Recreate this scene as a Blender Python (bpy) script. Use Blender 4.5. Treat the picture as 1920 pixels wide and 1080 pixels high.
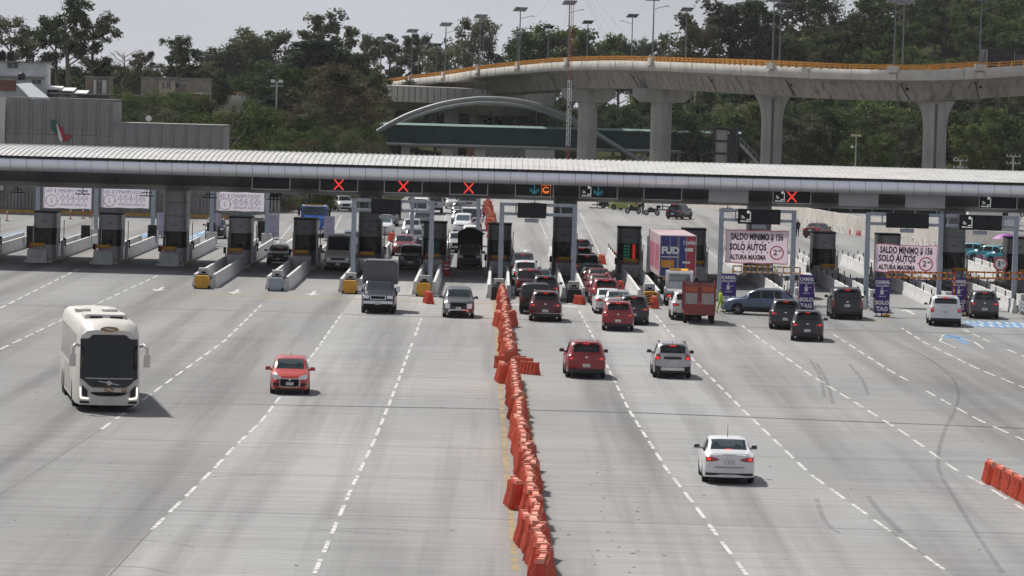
import bpy, math, random
import numpy as np
from mathutils import Vector, Matrix
R = math.radians
rnd = random.Random(11)
for _o in list(bpy.data.objects): bpy.data.objects.remove(_o)
scene = bpy.context.scene
COL = scene.collection

# ------------------------------------------------------------------ camera, sky, sun, exposure
EYE = 12.7                                   # eye height above the plaza, metres
F = 8000.0                                   # focal length in photograph pixels (1920 wide)
CM = (Matrix.Rotation(-0.00367, 3, 'Z') @ Matrix.Rotation(math.pi/2 - math.atan(352/F), 3, 'X')
      @ Matrix.Rotation(0.027, 3, 'Z'))
cd = bpy.data.cameras.new('camera'); cam = bpy.data.objects.new('camera', cd); COL.objects.link(cam)
cd.sensor_width = 36; cd.lens = 36*F/1920; cd.clip_start = 1; cd.clip_end = 12000
cam.matrix_world = Matrix.Translation((0, 0, EYE)) @ CM.to_4x4()
scene.camera = cam

SUN = Vector((-1.8, 2.6, 3.7)).normalized()   # towards the sun
SUN_EL = math.asin(SUN.z); SUN_AZ = math.atan2(SUN.x, SUN.y)
world = bpy.data.worlds.new('World'); scene.world = world; world.use_nodes = True
_n = world.node_tree.nodes; _l = world.node_tree.links; _n.clear()
_sky = _n.new('ShaderNodeTexSky'); _sky.sky_type = 'NISHITA'; _sky.sun_disc = False
_sky.sun_elevation = SUN_EL; _sky.sun_rotation = SUN_AZ
_sky.air_density = 1.0; _sky.dust_density = 3.0; _sky.ozone_density = 1.0; _sky.altitude = 2200
_hs = _n.new('ShaderNodeHueSaturation'); _hs.inputs['Saturation'].default_value = 0.22
_mx = _n.new('ShaderNodeMix'); _mx.data_type = 'RGBA'; _mx.inputs[0].default_value = 0.78
_mx.inputs[7].default_value = (2.55, 2.68, 3.15, 1)             # the veil of high cloud
_tc = _n.new('ShaderNodeTexCoord'); _mp = _n.new('ShaderNodeMapping'); _mp.inputs['Scale'].default_value = (7, 7, 26)
_nz = _n.new('ShaderNodeTexNoise'); _nz.inputs['Scale'].default_value = 1.4; _nz.inputs['Detail'].default_value = 6
_mr = _n.new('ShaderNodeMapRange'); _mr.inputs[1].default_value = 0.3; _mr.inputs[2].default_value = 0.7; _mr.inputs[3].default_value = 0.86; _mr.inputs[4].default_value = 1.12
_mv = _n.new('ShaderNodeMix'); _mv.data_type = 'RGBA'; _mv.blend_type = 'MULTIPLY'; _mv.inputs[0].default_value = 1; _mv.inputs[6].default_value = (2.55, 2.68, 3.15, 1)
_l.new(_tc.outputs['Generated'], _mp.inputs[0]); _l.new(_mp.outputs[0], _nz.inputs['Vector']); _l.new(_nz.outputs[0], _mr.inputs[0]); _l.new(_mr.outputs[0], _mv.inputs[7]); _l.new(_mv.outputs[2], _mx.inputs[7])
_bg = _n.new('ShaderNodeBackground'); _bg.inputs[1].default_value = 0.10
_out = _n.new('ShaderNodeOutputWorld')
_l.new(_sky.outputs[0], _hs.inputs['Color']); _l.new(_hs.outputs[0], _mx.inputs[6])
_l.new(_mx.outputs[2], _bg.inputs[0]); _l.new(_bg.outputs[0], _out.inputs[0])
sd = bpy.data.lights.new('sun', 'SUN'); sd.energy = 3.8; sd.angle = R(2.4); sd.color = (1.0, 0.955, 0.89)
sun = bpy.data.objects.new('sun', sd); COL.objects.link(sun)
sun.rotation_euler = (-SUN).to_track_quat('-Z', 'Y').to_euler()
sun.location = (-60, 60, 120)
scene.view_settings.view_transform = 'Standard'; scene.view_settings.look = 'None'
scene.view_settings.gamma = 1.0; scene.view_settings.use_curve_mapping = False
scene.view_settings.exposure = 0.48

# ------------------------------------------------------------------ photo pixel -> place in the world
def ray(px, py): return CM @ Vector(((px-960)/F, -(py-540)/F, -1.0))
def G(px, py, z=0.0):                        # point on the horizontal plane at height z
    d = ray(px, py); t = (z-EYE)/d.z; return Vector((d.x*t, d.y*t, z))
def at(px, py, Y):                           # point at distance Y
    d = ray(px, py); t = Y/d.y; return Vector((d.x*t, Y, EYE+d.z*t))
def proj(p):
    q = CM.transposed() @ (Vector(p)-Vector((0, 0, EYE))); return 960+F*q.x/-q.z, 540-F*q.y/-q.z
def pxm(Y): return F/Y

# ------------------------------------------------------------------ materials
MATS = {}
def nodes_of(name):
    m = bpy.data.materials.new(name); m.use_nodes = True
    nt = m.node_tree; return m, nt, nt.nodes['Principled BSDF']
def mat(name, rgb, rough=0.6, metal=0.0, var=0.12, scale=1.5, bump=0.0, coat=0.0, emit=0.0, stretch=(1, 1, 1), spec=0.5,
        fine=0.0, alpha=1.0, trans=0.0):
    if name in MATS: return MATS[name]
    m, nt, b = nodes_of(name); N = nt.nodes; L = nt.links
    b.inputs['Roughness'].default_value = rough; b.inputs['Metallic'].default_value = metal
    b.inputs['Specular IOR Level'].default_value = spec
    if coat: b.inputs['Coat Weight'].default_value = coat; b.inputs['Coat Roughness'].default_value = 0.06
    if var > 0:
        tc = N.new('ShaderNodeTexCoord'); mp = N.new('ShaderNodeMapping'); mp.inputs['Scale'].default_value = stretch
        nz = N.new('ShaderNodeTexNoise'); nz.inputs['Scale'].default_value = scale; nz.inputs['Detail'].default_value = 6
        nz.inputs['Roughness'].default_value = 0.62
        L.new(tc.outputs['Object'], mp.inputs[0]); L.new(mp.outputs[0], nz.inputs['Vector'])
        rp = N.new('ShaderNodeMapRange'); rp.inputs[1].default_value = 0.3; rp.inputs[2].default_value = 0.7
        rp.inputs[3].default_value = 1-var; rp.inputs[4].default_value = 1+var
        L.new(nz.outputs[0], rp.inputs[0])
        mu = N.new('ShaderNodeMix'); mu.data_type = 'RGBA'; mu.blend_type = 'MULTIPLY'; mu.inputs[0].default_value = 1
        mu.inputs[6].default_value = (*rgb, 1); L.new(rp.outputs[0], mu.inputs[7])
        L.new(mu.outputs[2], b.inputs['Base Color'])
        if bump:
            bp = N.new('ShaderNodeBump'); bp.inputs['Strength'].default_value = bump; bp.inputs['Distance'].default_value = 0.03
            L.new(nz.outputs[0], bp.inputs['Height']); L.new(bp.outputs[0], b.inputs['Normal'])
    else:
        b.inputs['Base Color'].default_value = (*rgb, 1)
    if emit:
        b.inputs['Emission Color'].default_value = (*rgb, 1); b.inputs['Emission Strength'].default_value = emit
    if alpha < 1: b.inputs['Alpha'].default_value = alpha
    MATS[name] = m; return m
def paint(name, rgb, metal=0.0, rough=0.32):
    return mat('paint_'+name, rgb, rough, metal, var=0.05, scale=3, coat=0.5)

def leaf_mat(name, c1, c2, c3):
    """leaves: tone by leaf cluster and by tree, a little light let through"""
    m, nt, b = nodes_of(name); N = nt.nodes; L = nt.links
    tc = N.new('ShaderNodeTexCoord'); nz = N.new('ShaderNodeTexNoise'); nz.inputs['Scale'].default_value = 0.75; nz.inputs['Detail'].default_value = 5
    oi = N.new('ShaderNodeObjectInfo'); ad = N.new('ShaderNodeMath'); ad.operation = 'MULTIPLY_ADD'
    L.new(tc.outputs['Object'], nz.inputs['Vector'])
    L.new(oi.outputs['Random'], ad.inputs[0]); ad.inputs[1].default_value = 0.30; ad.inputs[2].default_value = -0.15
    a2 = N.new('ShaderNodeMath'); a2.operation = 'ADD'; L.new(nz.outputs[0], a2.inputs[0]); L.new(ad.outputs[0], a2.inputs[1])
    cr = N.new('ShaderNodeValToRGB'); e = cr.color_ramp.elements
    e[0].position = 0.3; e[0].color = (*c1, 1); e[1].position = 0.72; e[1].color = (*c3, 1)
    k = e.new(0.5); k.color = (*c2, 1)
    L.new(a2.outputs[0], cr.inputs[0]); L.new(cr.outputs[0], b.inputs['Base Color'])
    b.inputs['Roughness'].default_value = 0.8; b.inputs['Specular IOR Level'].default_value = 0.08
    tr = N.new('ShaderNodeBsdfTranslucent'); mx = N.new('ShaderNodeMixShader'); mx.inputs[0].default_value = 0.30
    L.new(cr.outputs[0], tr.inputs[0]); L.new(b.outputs[0], mx.inputs[1]); L.new(tr.outputs[0], mx.inputs[2])
    L.new(mx.outputs[0], N['Material Output'].inputs[0]); MATS[name] = m; return m

def pane_mat(name, tint, a):
    m, nt, b = nodes_of(name); N = nt.nodes; L = nt.links
    b.inputs['Base Color'].default_value = (*tint, 1); b.inputs['Roughness'].default_value = 0.05
    tp = N.new('ShaderNodeBsdfTransparent'); tp.inputs[0].default_value = (0.55, 0.6, 0.6, 1)
    mx = N.new('ShaderNodeMixShader'); mx.inputs[0].default_value = a
    L.new(tp.outputs[0], mx.inputs[1]); L.new(b.outputs[0], mx.inputs[2]); L.new(mx.outputs[0], N['Material Output'].inputs[0])
    MATS[name] = m; return m

def streak_mat(name, rgb, dark, rough=0.8, amount=0.6, zs=0.25, xs=1.6, base_noise=0.5):
    """weathered concrete: rain streaks running down it"""
    m, nt, b = nodes_of(name); N = nt.nodes; L = nt.links
    tc = N.new('ShaderNodeTexCoord')
    def nz(sc, s, det=6):
        mp = N.new('ShaderNodeMapping'); mp.inputs['Scale'].default_value = sc
        t = N.new('ShaderNodeTexNoise'); t.inputs['Scale'].default_value = s; t.inputs['Detail'].default_value = det
        t.inputs['Roughness'].default_value = 0.65
        L.new(tc.outputs['Object'], mp.inputs[0]); L.new(mp.outputs[0], t.inputs['Vector']); return t
    a = nz((xs, xs, zs), 1.0); c = nz((1, 1, 1), base_noise)
    r = N.new('ShaderNodeMapRange'); r.inputs[1].default_value = 0.47; r.inputs[2].default_value = 0.72; r.inputs[4].default_value = amount
    L.new(a.outputs[0], r.inputs[0])
    mx = N.new('ShaderNodeMix'); mx.data_type = 'RGBA'; mx.inputs[6].default_value = (*rgb, 1); mx.inputs[7].default_value = (*dark, 1)
    L.new(r.outputs[0], mx.inputs[0])
    r2 = N.new('ShaderNodeMapRange'); r2.inputs[1].default_value = 0.3; r2.inputs[2].default_value = 0.7; r2.inputs[3].default_value = 0.82; r2.inputs[4].default_value = 1.15
    L.new(c.outputs[0], r2.inputs[0])
    mu = N.new('ShaderNodeMix'); mu.data_type = 'RGBA'; mu.blend_type = 'MULTIPLY'; mu.inputs[0].default_value = 1
    L.new(mx.outputs[2], mu.inputs[6]); L.new(r2.outputs[0], mu.inputs[7]); L.new(mu.outputs[2], b.inputs['Base Color'])
    b.inputs['Roughness'].default_value = rough; b.inputs['Specular IOR Level'].default_value = 0.3
    MATS[name] = m; return m

def road_mat():
    """broomed concrete, transverse texture, wheel-worn dark bands down the lanes, patches by pour"""
    m, nt, b = nodes_of('road_concrete'); N = nt.nodes; L = nt.links
    tc = N.new('ShaderNodeTexCoord'); sp = N.new('ShaderNodeSeparateXYZ'); L.new(tc.outputs['Object'], sp.inputs[0])
    def nz(sc, s, det=5, ro=0.6):
        mp = N.new('ShaderNodeMapping'); mp.inputs['Scale'].default_value = sc
        t = N.new('ShaderNodeTexNoise'); t.inputs['Scale'].default_value = s; t.inputs['Detail'].default_value = det; t.inputs['Roughness'].default_value = ro
        L.new(tc.outputs['Object'], mp.inputs[0]); L.new(mp.outputs[0], t.inputs['Vector']); return t.outputs[0]
    def rng(x, a, b_, c, d):
        r = N.new('ShaderNodeMapRange'); r.inputs[1].default_value = a; r.inputs[2].default_value = b_; r.inputs[3].default_value = c; r.inputs[4].default_value = d
        L.new(x, r.inputs[0]); return r.outputs[0]
    def mul(x, y):
        k = N.new('ShaderNodeMath'); k.operation = 'MULTIPLY'; L.new(x, k.inputs[0]); L.new(y, k.inputs[1]); return k.outputs[0]
    broom = rng(nz((0.10, 1.6, 1), 1.0, 8, 0.7), 0.3, 0.7, 0.82, 1.16)
    fine = rng(nz((0.35, 9, 1), 1.0, 4), 0.3, 0.7, 0.90, 1.09)
    patch = rng(nz((1, 0.35, 1), 0.07, 3), 0.35, 0.65, 0.86, 1.10)
    grain = rng(nz((1, 1, 1), 9, 3), 0.3, 0.7, 0.94, 1.06)
    tyre = rng(nz((1, 0.02, 1), 0.42, 4), 0.46, 0.68, 1.05, 0.62)          # rubber laid down lane by lane
    blot = rng(nz((0.6, 0.35, 1), 0.9, 6, 0.7), 0.60, 0.78, 1.0, 0.78)    # oil spots
    v = mul(mul(mul(broom, fine), mul(patch, grain)), mul(tyre, blot))
    warm = nz((1, 0.5, 1), 0.05, 2)
    cm = N.new('ShaderNodeMix'); cm.data_type = 'RGBA'; cm.inputs[6].default_value = (0.256, 0.260, 0.260, 1); cm.inputs[7].default_value = (0.276, 0.267, 0.258, 1)
    L.new(rng(warm, 0.42, 0.6, 0, 1), cm.inputs[0])
    mu = N.new('ShaderNodeMix'); mu.data_type = 'RGBA'; mu.blend_type = 'MULTIPLY'; mu.inputs[0].default_value = 1
    L.new(cm.outputs[2], mu.inputs[6]); L.new(v, mu.inputs[7]); L.new(mu.outputs[2], b.inputs['Base Color'])
    b.inputs['Roughness'].default_value = 0.82; b.inputs['Specular IOR Level'].default_value = 0.3
    MATS['road_concrete'] = m; return m

def worn_mat(name, rgb, wear=0.5, scale=3.0, most=1.0):
    """road paint worn through in patches"""
    m, nt, b = nodes_of(name); N = nt.nodes; L = nt.links
    tc = N.new('ShaderNodeTexCoord'); t = N.new('ShaderNodeTexNoise'); t.inputs['Scale'].default_value = scale; t.inputs['Detail'].default_value = 8; t.inputs['Roughness'].default_value = 0.75
    L.new(tc.outputs['Object'], t.inputs['Vector'])
    r = N.new('ShaderNodeMapRange'); r.inputs[1].default_value = wear; r.inputs[2].default_value = wear+0.10; r.inputs[3].default_value = most; r.inputs[4].default_value = 0.0
    L.new(t.outputs[0], r.inputs[0])
    tp = N.new('ShaderNodeBsdfTransparent'); mx = N.new('ShaderNodeMixShader')
    L.new(r.outputs[0], mx.inputs[0]); L.new(tp.outputs[0], mx.inputs[1]); L.new(b.outputs[0], mx.inputs[2]); L.new(mx.outputs[0], N['Material Output'].inputs[0])
    b.inputs['Base Color'].default_value = (*rgb, 1); b.inputs['Roughness'].default_value = 0.7
    MATS[name] = m; return m

M = {}
M['road'] = road_mat()
M['line'] = worn_mat('lane_paint_white', (0.56, 0.56, 0.54), 0.50, 3.0)
M['line_y'] = worn_mat('lane_paint_yellow', (0.36, 0.28, 0.13), 0.50, 1.1, 0.75)
M['line_b'] = worn_mat('lane_paint_blue', (0.10, 0.22, 0.38), 0.55, 1.6)
M['line_pale'] = worn_mat('lane_paint_faded_white', (0.55, 0.56, 0.56), 0.52, 1.2)
M['rubber_mark'] = worn_mat('tyre_mark', (0.10, 0.098, 0.095), 0.55, 0.35, 0.2)
M['joint'] = mat('joint_sealant', (0.055, 0.055, 0.055), 0.8, var=0.4, scale=0.6)
M['crack'] = worn_mat('hairline_joint', (0.10, 0.098, 0.095), 0.55, 0.7)
M['soil'] = mat('hill_soil', (0.038, 0.044, 0.022), 1.0, var=0.5, scale=0.12, spec=0.0)
M['grass'] = mat('verge_grass', (0.06, 0.085, 0.025), 0.95, var=0.4, scale=0.4)
M['steel'] = mat('galvanised_grey', (0.30, 0.34, 0.39), 0.5, 0.2, var=0.12, scale=2)
M['silver'] = mat('brushed_steel', (0.45, 0.46, 0.47), 0.38, 0.7, var=0.15, scale=3)
M['black'] = mat('black_plastic', (0.012, 0.012, 0.013), 0.55, var=0.2, scale=4, spec=0.18)
M['dark'] = mat('dark_metal', (0.026, 0.027, 0.029), 0.5, 0.1, var=0.25, scale=2, spec=0.25)
M['tyre'] = mat('tyre_rubber', (0.018, 0.018, 0.019), 0.8, var=0.25, scale=6)
M['rim'] = mat('wheel_alloy', (0.32, 0.32, 0.33), 0.35, 0.8, var=0.1)
M['glass'] = mat('vehicle_glass', (0.012, 0.015, 0.018), 0.06, var=0, spec=0.6, coat=0.3)
M['glass_pale'] = mat('vehicle_glass_sky', (0.085, 0.125, 0.150), 0.06, var=0.5, scale=2.2, spec=0.8, coat=0.6)
M['chrome'] = mat('bright_trim', (0.62, 0.62, 0.62), 0.2, 0.9, var=0)
M['lamp_clear'] = mat('headlight_lens', (0.80, 0.82, 0.84), 0.08, var=0.25, scale=9, coat=1)
M['lamp_lit'] = mat('headlight_on', (1.0, 0.96, 0.85), 0.3, var=0, emit=1.2)
M['lamp_red'] = mat('taillight_lens', (0.33, 0.012, 0.010), 0.12, var=0.2, scale=9, coat=1)
M['lamp_on'] = mat('brake_light_on', (0.9, 0.04, 0.025), 0.3, var=0, emit=0.55)
M['lamp_amber'] = mat('amber_light_on', (1.0, 0.36, 0.06), 0.3, var=0, emit=0.9)
M['plate'] = mat('number_plate', (0.55, 0.55, 0.53), 0.5, var=0.35, scale=14)
M['white'] = mat('white_paint', (0.72, 0.72, 0.70), 0.45, var=0.08, scale=1)
M['panel_fascia'] = mat('fascia_aluminium', (0.86, 0.87, 0.91), 0.34, 0.45, var=0.08, scale=1.2)
M['roof_white'] = mat('roof_sheet_white', (0.43, 0.43, 0.42), 0.55, var=0.2, scale=0.5)
M['soffit_shade'] = mat('soffit_painted_shade', (0.125, 0.126, 0.134), 0.5, 0.2, var=0.15, scale=0.5)  # front of the underside: deep shade behind the fascia painted into the colour
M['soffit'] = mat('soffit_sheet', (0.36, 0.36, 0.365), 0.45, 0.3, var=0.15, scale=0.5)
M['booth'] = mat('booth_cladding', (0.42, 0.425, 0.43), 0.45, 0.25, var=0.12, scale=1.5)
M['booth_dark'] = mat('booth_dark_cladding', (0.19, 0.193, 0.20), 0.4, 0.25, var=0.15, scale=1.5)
M['cabin_glass'] = pane_mat('cabin_glass', (0.05, 0.075, 0.09), 0.45)
M['privacy_glass'] = pane_mat('privacy_glass', (0.012, 0.015, 0.018), 0.86)
M['seat'] = mat('seat_cloth', (0.035, 0.037, 0.042), 0.85, var=0.15)
M['booth_pane'] = pane_mat('booth_glass', (0.010, 0.011, 0.012), 0.62)
M['conc'] = streak_mat('island_concrete', (0.55, 0.55, 0.535), (0.25, 0.24, 0.225), amount=0.45, zs=0.8, xs=2.5, base_noise=1.5)
M['conc_white'] = streak_mat('white_barrier_concrete', (0.58, 0.58, 0.57), (0.28, 0.27, 0.255), amount=0.45, zs=0.6, xs=2.2, base_noise=1.2)
M['conc_wall'] = streak_mat('building_concrete', (0.27, 0.27, 0.257), (0.13, 0.127, 0.118), amount=0.8, zs=0.09, xs=1.5, base_noise=0.3)
M['conc_deck'] = streak_mat('girder_concrete', (0.335, 0.31, 0.28), (0.085, 0.075, 0.066), amount=0.95, zs=0.13, xs=1.0, base_noise=0.12)
M['conc_par'] = streak_mat('parapet_concrete', (0.56, 0.53, 0.48), (0.30, 0.275, 0.24), amount=0.45, zs=0.5, xs=0.5, base_noise=0.3)
M['conc_pier'] = streak_mat('pier_concrete', (0.37, 0.36, 0.335), (0.15, 0.145, 0.135), amount=0.5, zs=0.06, xs=0.7, base_noise=0.2)
M['yellow'] = mat('safety_yellow', (0.58, 0.30, 0.025), 0.5, var=0.22, scale=3)
M['kerb_y'] = mat('kerb_yellow', (0.42, 0.25, 0.06), 0.7, var=0.3, scale=1.5)
M['rail_o'] = mat('rail_orange', (0.56, 0.24, 0.018), 0.5, var=0.18, scale=1)
M['orange'] = mat('barrier_orange', (0.60, 0.075, 0.026), 0.5, var=0.22, scale=1.6)
M['orange_faded'] = mat('barrier_orange_faded', (0.60, 0.130, 0.072), 0.62, var=0.25, scale=2.5)
M['orange_pale'] = mat('barrier_sunbleached', (0.62, 0.27, 0.19), 0.65, var=0.25, scale=3)
M['red'] = mat('signal_red_paint', (0.45, 0.02, 0.02), 0.5, var=0.15)
M['white_tube'] = mat('white_tube_paint', (0.27, 0.28, 0.28), 0.5, var=0.2, scale=0.4)
M['green_mesh'] = mat('green_screen', (0.008, 0.042, 0.040), 0.8, var=0.3, scale=0.5)
M['green_roof'] = mat('pale_green_roof', (0.085, 0.165, 0.145), 0.7, var=0.12, scale=0.4)
M['solar'] = mat('solar_cell', (0.10, 0.115, 0.15), 0.22, 0.2, var=0.1, scale=1)
M['pole'] = mat('lamp_pole', (0.16, 0.175, 0.185), 0.5, 0.3, var=0.08)
M['led_red'] = mat('led_red', (1.0, 0.055, 0.035), 0.4, var=0, emit=0.65)
M['led_teal'] = mat('led_teal', (0.02, 0.22, 0.27), 0.4, var=0, emit=0.55)
M['led_orange'] = mat('led_orange', (0.9, 0.22, 0.03), 0.4, var=0, emit=0.6)
M['led_panel'] = mat('led_panel_red', (0.75, 0.03, 0.02), 0.4, var=0, emit=0.45)
M['led_white'] = mat('led_white', (0.55, 0.58, 0.55), 0.4, var=0, emit=0.35)
M['screen'] = mat('dark_screen', (0.011, 0.012, 0.014), 0.25, var=0.2, scale=2)
M['screen2'] = mat('dark_screen_cell', (0.016, 0.018, 0.021), 0.4, var=0.2, scale=2, spec=0.2)
M['purple'] = mat('sign_purple', (0.055, 0.016, 0.19), 0.45, var=0.06)
M['lilac'] = mat('sign_back_lilac', (0.34, 0.31, 0.43), 0.6, var=0.08)
def cloth_mat(name, rgb, through):
    m, nt, b = nodes_of(name); b.inputs['Base Color'].default_value = (*rgb, 1); b.inputs['Roughness'].default_value = 0.6
    tr = nt.nodes.new('ShaderNodeBsdfTranslucent'); tr.inputs[0].default_value = (*rgb, 1); mx = nt.nodes.new('ShaderNodeMixShader'); mx.inputs[0].default_value = through
    nt.links.new(b.outputs[0], mx.inputs[1]); nt.links.new(tr.outputs[0], mx.inputs[2]); nt.links.new(mx.outputs[0], nt.nodes['Material Output'].inputs[0]); return m
M['banner'] = cloth_mat('banner_vinyl', (0.88, 0.80, 0.85), 0.55)
M['banner_back'] = cloth_mat('banner_reverse', (0.84, 0.82, 0.86), 0.55)
M['ink'] = mat('black_ink', (0.016, 0.014, 0.018), 0.6, var=0)
M['ink_red'] = mat('red_ink', (0.50, 0.025, 0.045), 0.6, var=0)
M['ink_faint'] = mat('show_through_ink', (0.30, 0.26, 0.33), 0.7, var=0)
M['ink_pink'] = mat('show_through_red', (0.52, 0.30, 0.37), 0.7, var=0)
M['bark'] = mat('bark', (0.085, 0.068, 0.052), 0.9, var=0.35, scale=2, stretch=(2, 2, 0.4))
M['bark_pale'] = mat('pale_bark', (0.17, 0.15, 0.125), 0.9, var=0.35, scale=2, stretch=(2, 2, 0.4))
M['leaf_dark'] = leaf_mat('leaf_dark', (0.022, 0.037, 0.017), (0.052, 0.074, 0.029), (0.102, 0.122, 0.048))
M['leaf_euc'] = leaf_mat('leaf_eucalyptus', (0.056, 0.068, 0.040), (0.108, 0.124, 0.068), (0.175, 0.185, 0.110))
M['leaf_green'] = leaf_mat('leaf_fresh', (0.027, 0.049, 0.015), (0.063, 0.093, 0.025), (0.128, 0.158, 0.046))
M['leaf_cedar'] = leaf_mat('leaf_cedar', (0.014, 0.028, 0.018), (0.032, 0.052, 0.028), (0.060, 0.082, 0.040))
M['leaf_dry'] = leaf_mat('leaf_dry', (0.040, 0.036, 0.022), (0.075, 0.066, 0.038), (0.115, 0.102, 0.058))
M['skin'] = mat('skin', (0.34, 0.19, 0.13), 0.6, var=0.08)
M['hair'] = mat('hair', (0.012, 0.009, 0.008), 0.6, var=0.2)
M['brick'] = mat('brick_render', (0.26, 0.11, 0.075), 0.85, var=0.2, scale=2)

# ------------------------------------------------------------------ mesh building
class MB:
    def __init__(s): s.v = []; s.f = []; s.m = []
    def add(s, vs, fs, mi=0):
        o = len(s.v); s.v += [tuple(v) for v in vs]; s.f += [tuple(i+o for i in f) for f in fs]; s.m += [mi]*len(fs); return s
    def box(s, x0, x1, y0, y1, z0, z1, mi=0, T=None):
        vs = [Vector(p) for p in ((x0, y0, z0), (x1, y0, z0), (x1, y1, z0), (x0, y1, z0), (x0, y0, z1), (x1, y0, z1), (x1, y1, z1), (x0, y1, z1))]
        if T is not None: vs = [T @ v for v in vs]
        return s.add(vs, [(3, 2, 1, 0), (4, 5, 6, 7), (0, 1, 5, 4), (1, 2, 6, 5), (2, 3, 7, 6), (3, 0, 4, 7)], mi)
    def cbox(s, x0, x1, y0, y1, z0, z1, c=0.05, mi=0):
        """box with chamfered upright and top edges"""
        def ring(i, z): return [(x0+i, y0+c, z), (x0+c, y0+i, z), (x1-c, y0+i, z), (x1-i, y0+c, z), (x1-i, y1-c, z), (x1-c, y1-i, z), (x0+c, y1-i, z), (x0+i, y1-c, z)]
        rs = [ring(0, z0), ring(0, z1-c), ring(c*0.8, z1)]
        vs = [p for r in rs for p in r]; fs = []
        for k in range(2):
            for i in range(8): fs.append((k*8+i, k*8+(i+1) % 8, k*8+8+(i+1) % 8, k*8+8+i))
        fs.append(tuple(range(16, 24))); fs.append(tuple(reversed(range(8))))
        return s.add(vs, fs, mi)
    def prism(s, poly, axis, a0, a1, mi=0, T=None):
        """2D outline extruded along an axis: x -> outline is (y,z); y -> (x,z); z -> (x,y)"""
        def p(u, v, a): return Vector({'x': (a, u, v), 'y': (u, a, v), 'z': (u, v, a)}[axis])
        n = len(poly); vs = [p(u, v, a0) for u, v in poly]+[p(u, v, a1) for u, v in poly]
        if T is not None: vs = [T @ v for v in vs]
        fs = [tuple(reversed(range(n))), tuple(range(n, 2*n))]+[(i, (i+1) % n, n+(i+1) % n, n+i) for i in range(n)]
        return s.add(vs, fs, mi)
    def tube(s, pts, r, n=8, mi=0, caps=True):
        pts = [Vector(p) for p in pts]; k = len(pts); rs = r if isinstance(r, (list, tuple)) else [r]*k
        vs = []; u = None
        for i, p in enumerate(pts):
            t = (pts[min(i+1, k-1)]-pts[max(i-1, 0)]).normalized()
            if u is None: u = t.orthogonal().normalized()
            else:
                u = u-t*u.dot(t)
                u = u.normalized() if u.length > 1e-6 else t.orthogonal().normalized()
            w = t.cross(u)
            for j in range(n):
                a = 2*math.pi*j/n; vs.append(p+(u*math.cos(a)+w*math.sin(a))*rs[i])
        fs = [(i*n+j, i*n+(j+1) % n, (i+1)*n+(j+1) % n, (i+1)*n+j) for i in range(k-1) for j in range(n)]
        if caps: fs += [tuple(reversed(range(n))), tuple(range((k-1)*n, k*n))]
        return s.add(vs, fs, mi)
    def bar(s, a, b, w, h, mi=0, up=(0, 0, 1)):
        a = Vector(a); b = Vector(b); t = (b-a).normalized(); up = Vector(up)
        if abs(t.dot(up)) > 0.98: up = Vector((0, 1, 0))
        x = t.cross(up).normalized()*w/2; z = x.cross(t).normalized()*h/2
        vs = [q+sx*x+sz*z for q in (a, b) for sx, sz in ((-1, -1), (1, -1), (1, 1), (-1, 1))]
        return s.add(vs, [(3, 2, 1, 0), (4, 5, 6, 7), (0, 1, 5, 4), (1, 2, 6, 5), (2, 3, 7, 6), (3, 0, 4, 7)], mi)
    def grid(s, P, mi=0, flip=False):
        a = len(P); b = len(P[0]); vs = [p for r in P for p in r]
        fs = [(i*b+j, i*b+j+1, (i+1)*b+j+1, (i+1)*b+j) for i in range(a-1) for j in range(b-1)]
        if flip: fs = [tuple(reversed(f)) for f in fs]
        return s.add(vs, fs, mi)
    def lathe(s, prof, n=16, c=(0, 0, 0), mi=0, axis='z', sx=1.0, sy=1.0):
        vs = []
        for r, z in prof:
            for j in range(n):
                a = 2*math.pi*j/n; p = (r*math.cos(a)*sx, r*math.sin(a)*sy, z)
                if axis == 'x': p = (p[2], p[0], p[1])
                if axis == 'y': p = (p[0], p[2], p[1])
                vs.append((p[0]+c[0], p[1]+c[1], p[2]+c[2]))
        fs = [(i*n+j, i*n+(j+1) % n, (i+1)*n+(j+1) % n, (i+1)*n+j) for i in range(len(prof)-1) for j in range(n)]
        if axis == 'y': fs = [tuple(reversed(f)) for f in fs]
        return s.add(vs, fs, mi)
    def disc(s, c, r, n=16, axis='y', mi=0, r0=0.0):
        def p(rr, a):
            u, v = rr*math.cos(a), rr*math.sin(a)
            return {'x': (c[0], c[1]+u, c[2]+v), 'y': (c[0]+u, c[1], c[2]+v), 'z': (c[0]+u, c[1]+v, c[2])}[axis]
        A = [2*math.pi*j/n for j in range(n)]
        if r0 <= 0: return s.add([p(r, a) for a in A], [tuple(range(n))], mi)
        return s.add([p(r, a) for a in A]+[p(r0, a) for a in A], [(i, (i+1) % n, n+(i+1) % n, n+i) for i in range(n)], mi)
    def quad(s, a, b, c, d, mi=0): return s.add([a, b, c, d], [(0, 1, 2, 3)], mi)
    def mesh(s, name, mats, smooth=35):
        me = bpy.data.meshes.new(name); me.from_pydata(s.v, [], s.f)
        for m in (mats if isinstance(mats, (list, tuple)) else [mats]): me.materials.append(m)
        if len(me.polygons):
            me.polygons.foreach_set('material_index', s.m)
            if smooth:
                me.polygons.foreach_set('use_smooth', [True]*len(me.polygons))
        me.update()
        if smooth and len(me.polygons): me.set_sharp_from_angle(angle=R(smooth))
        return me

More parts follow.
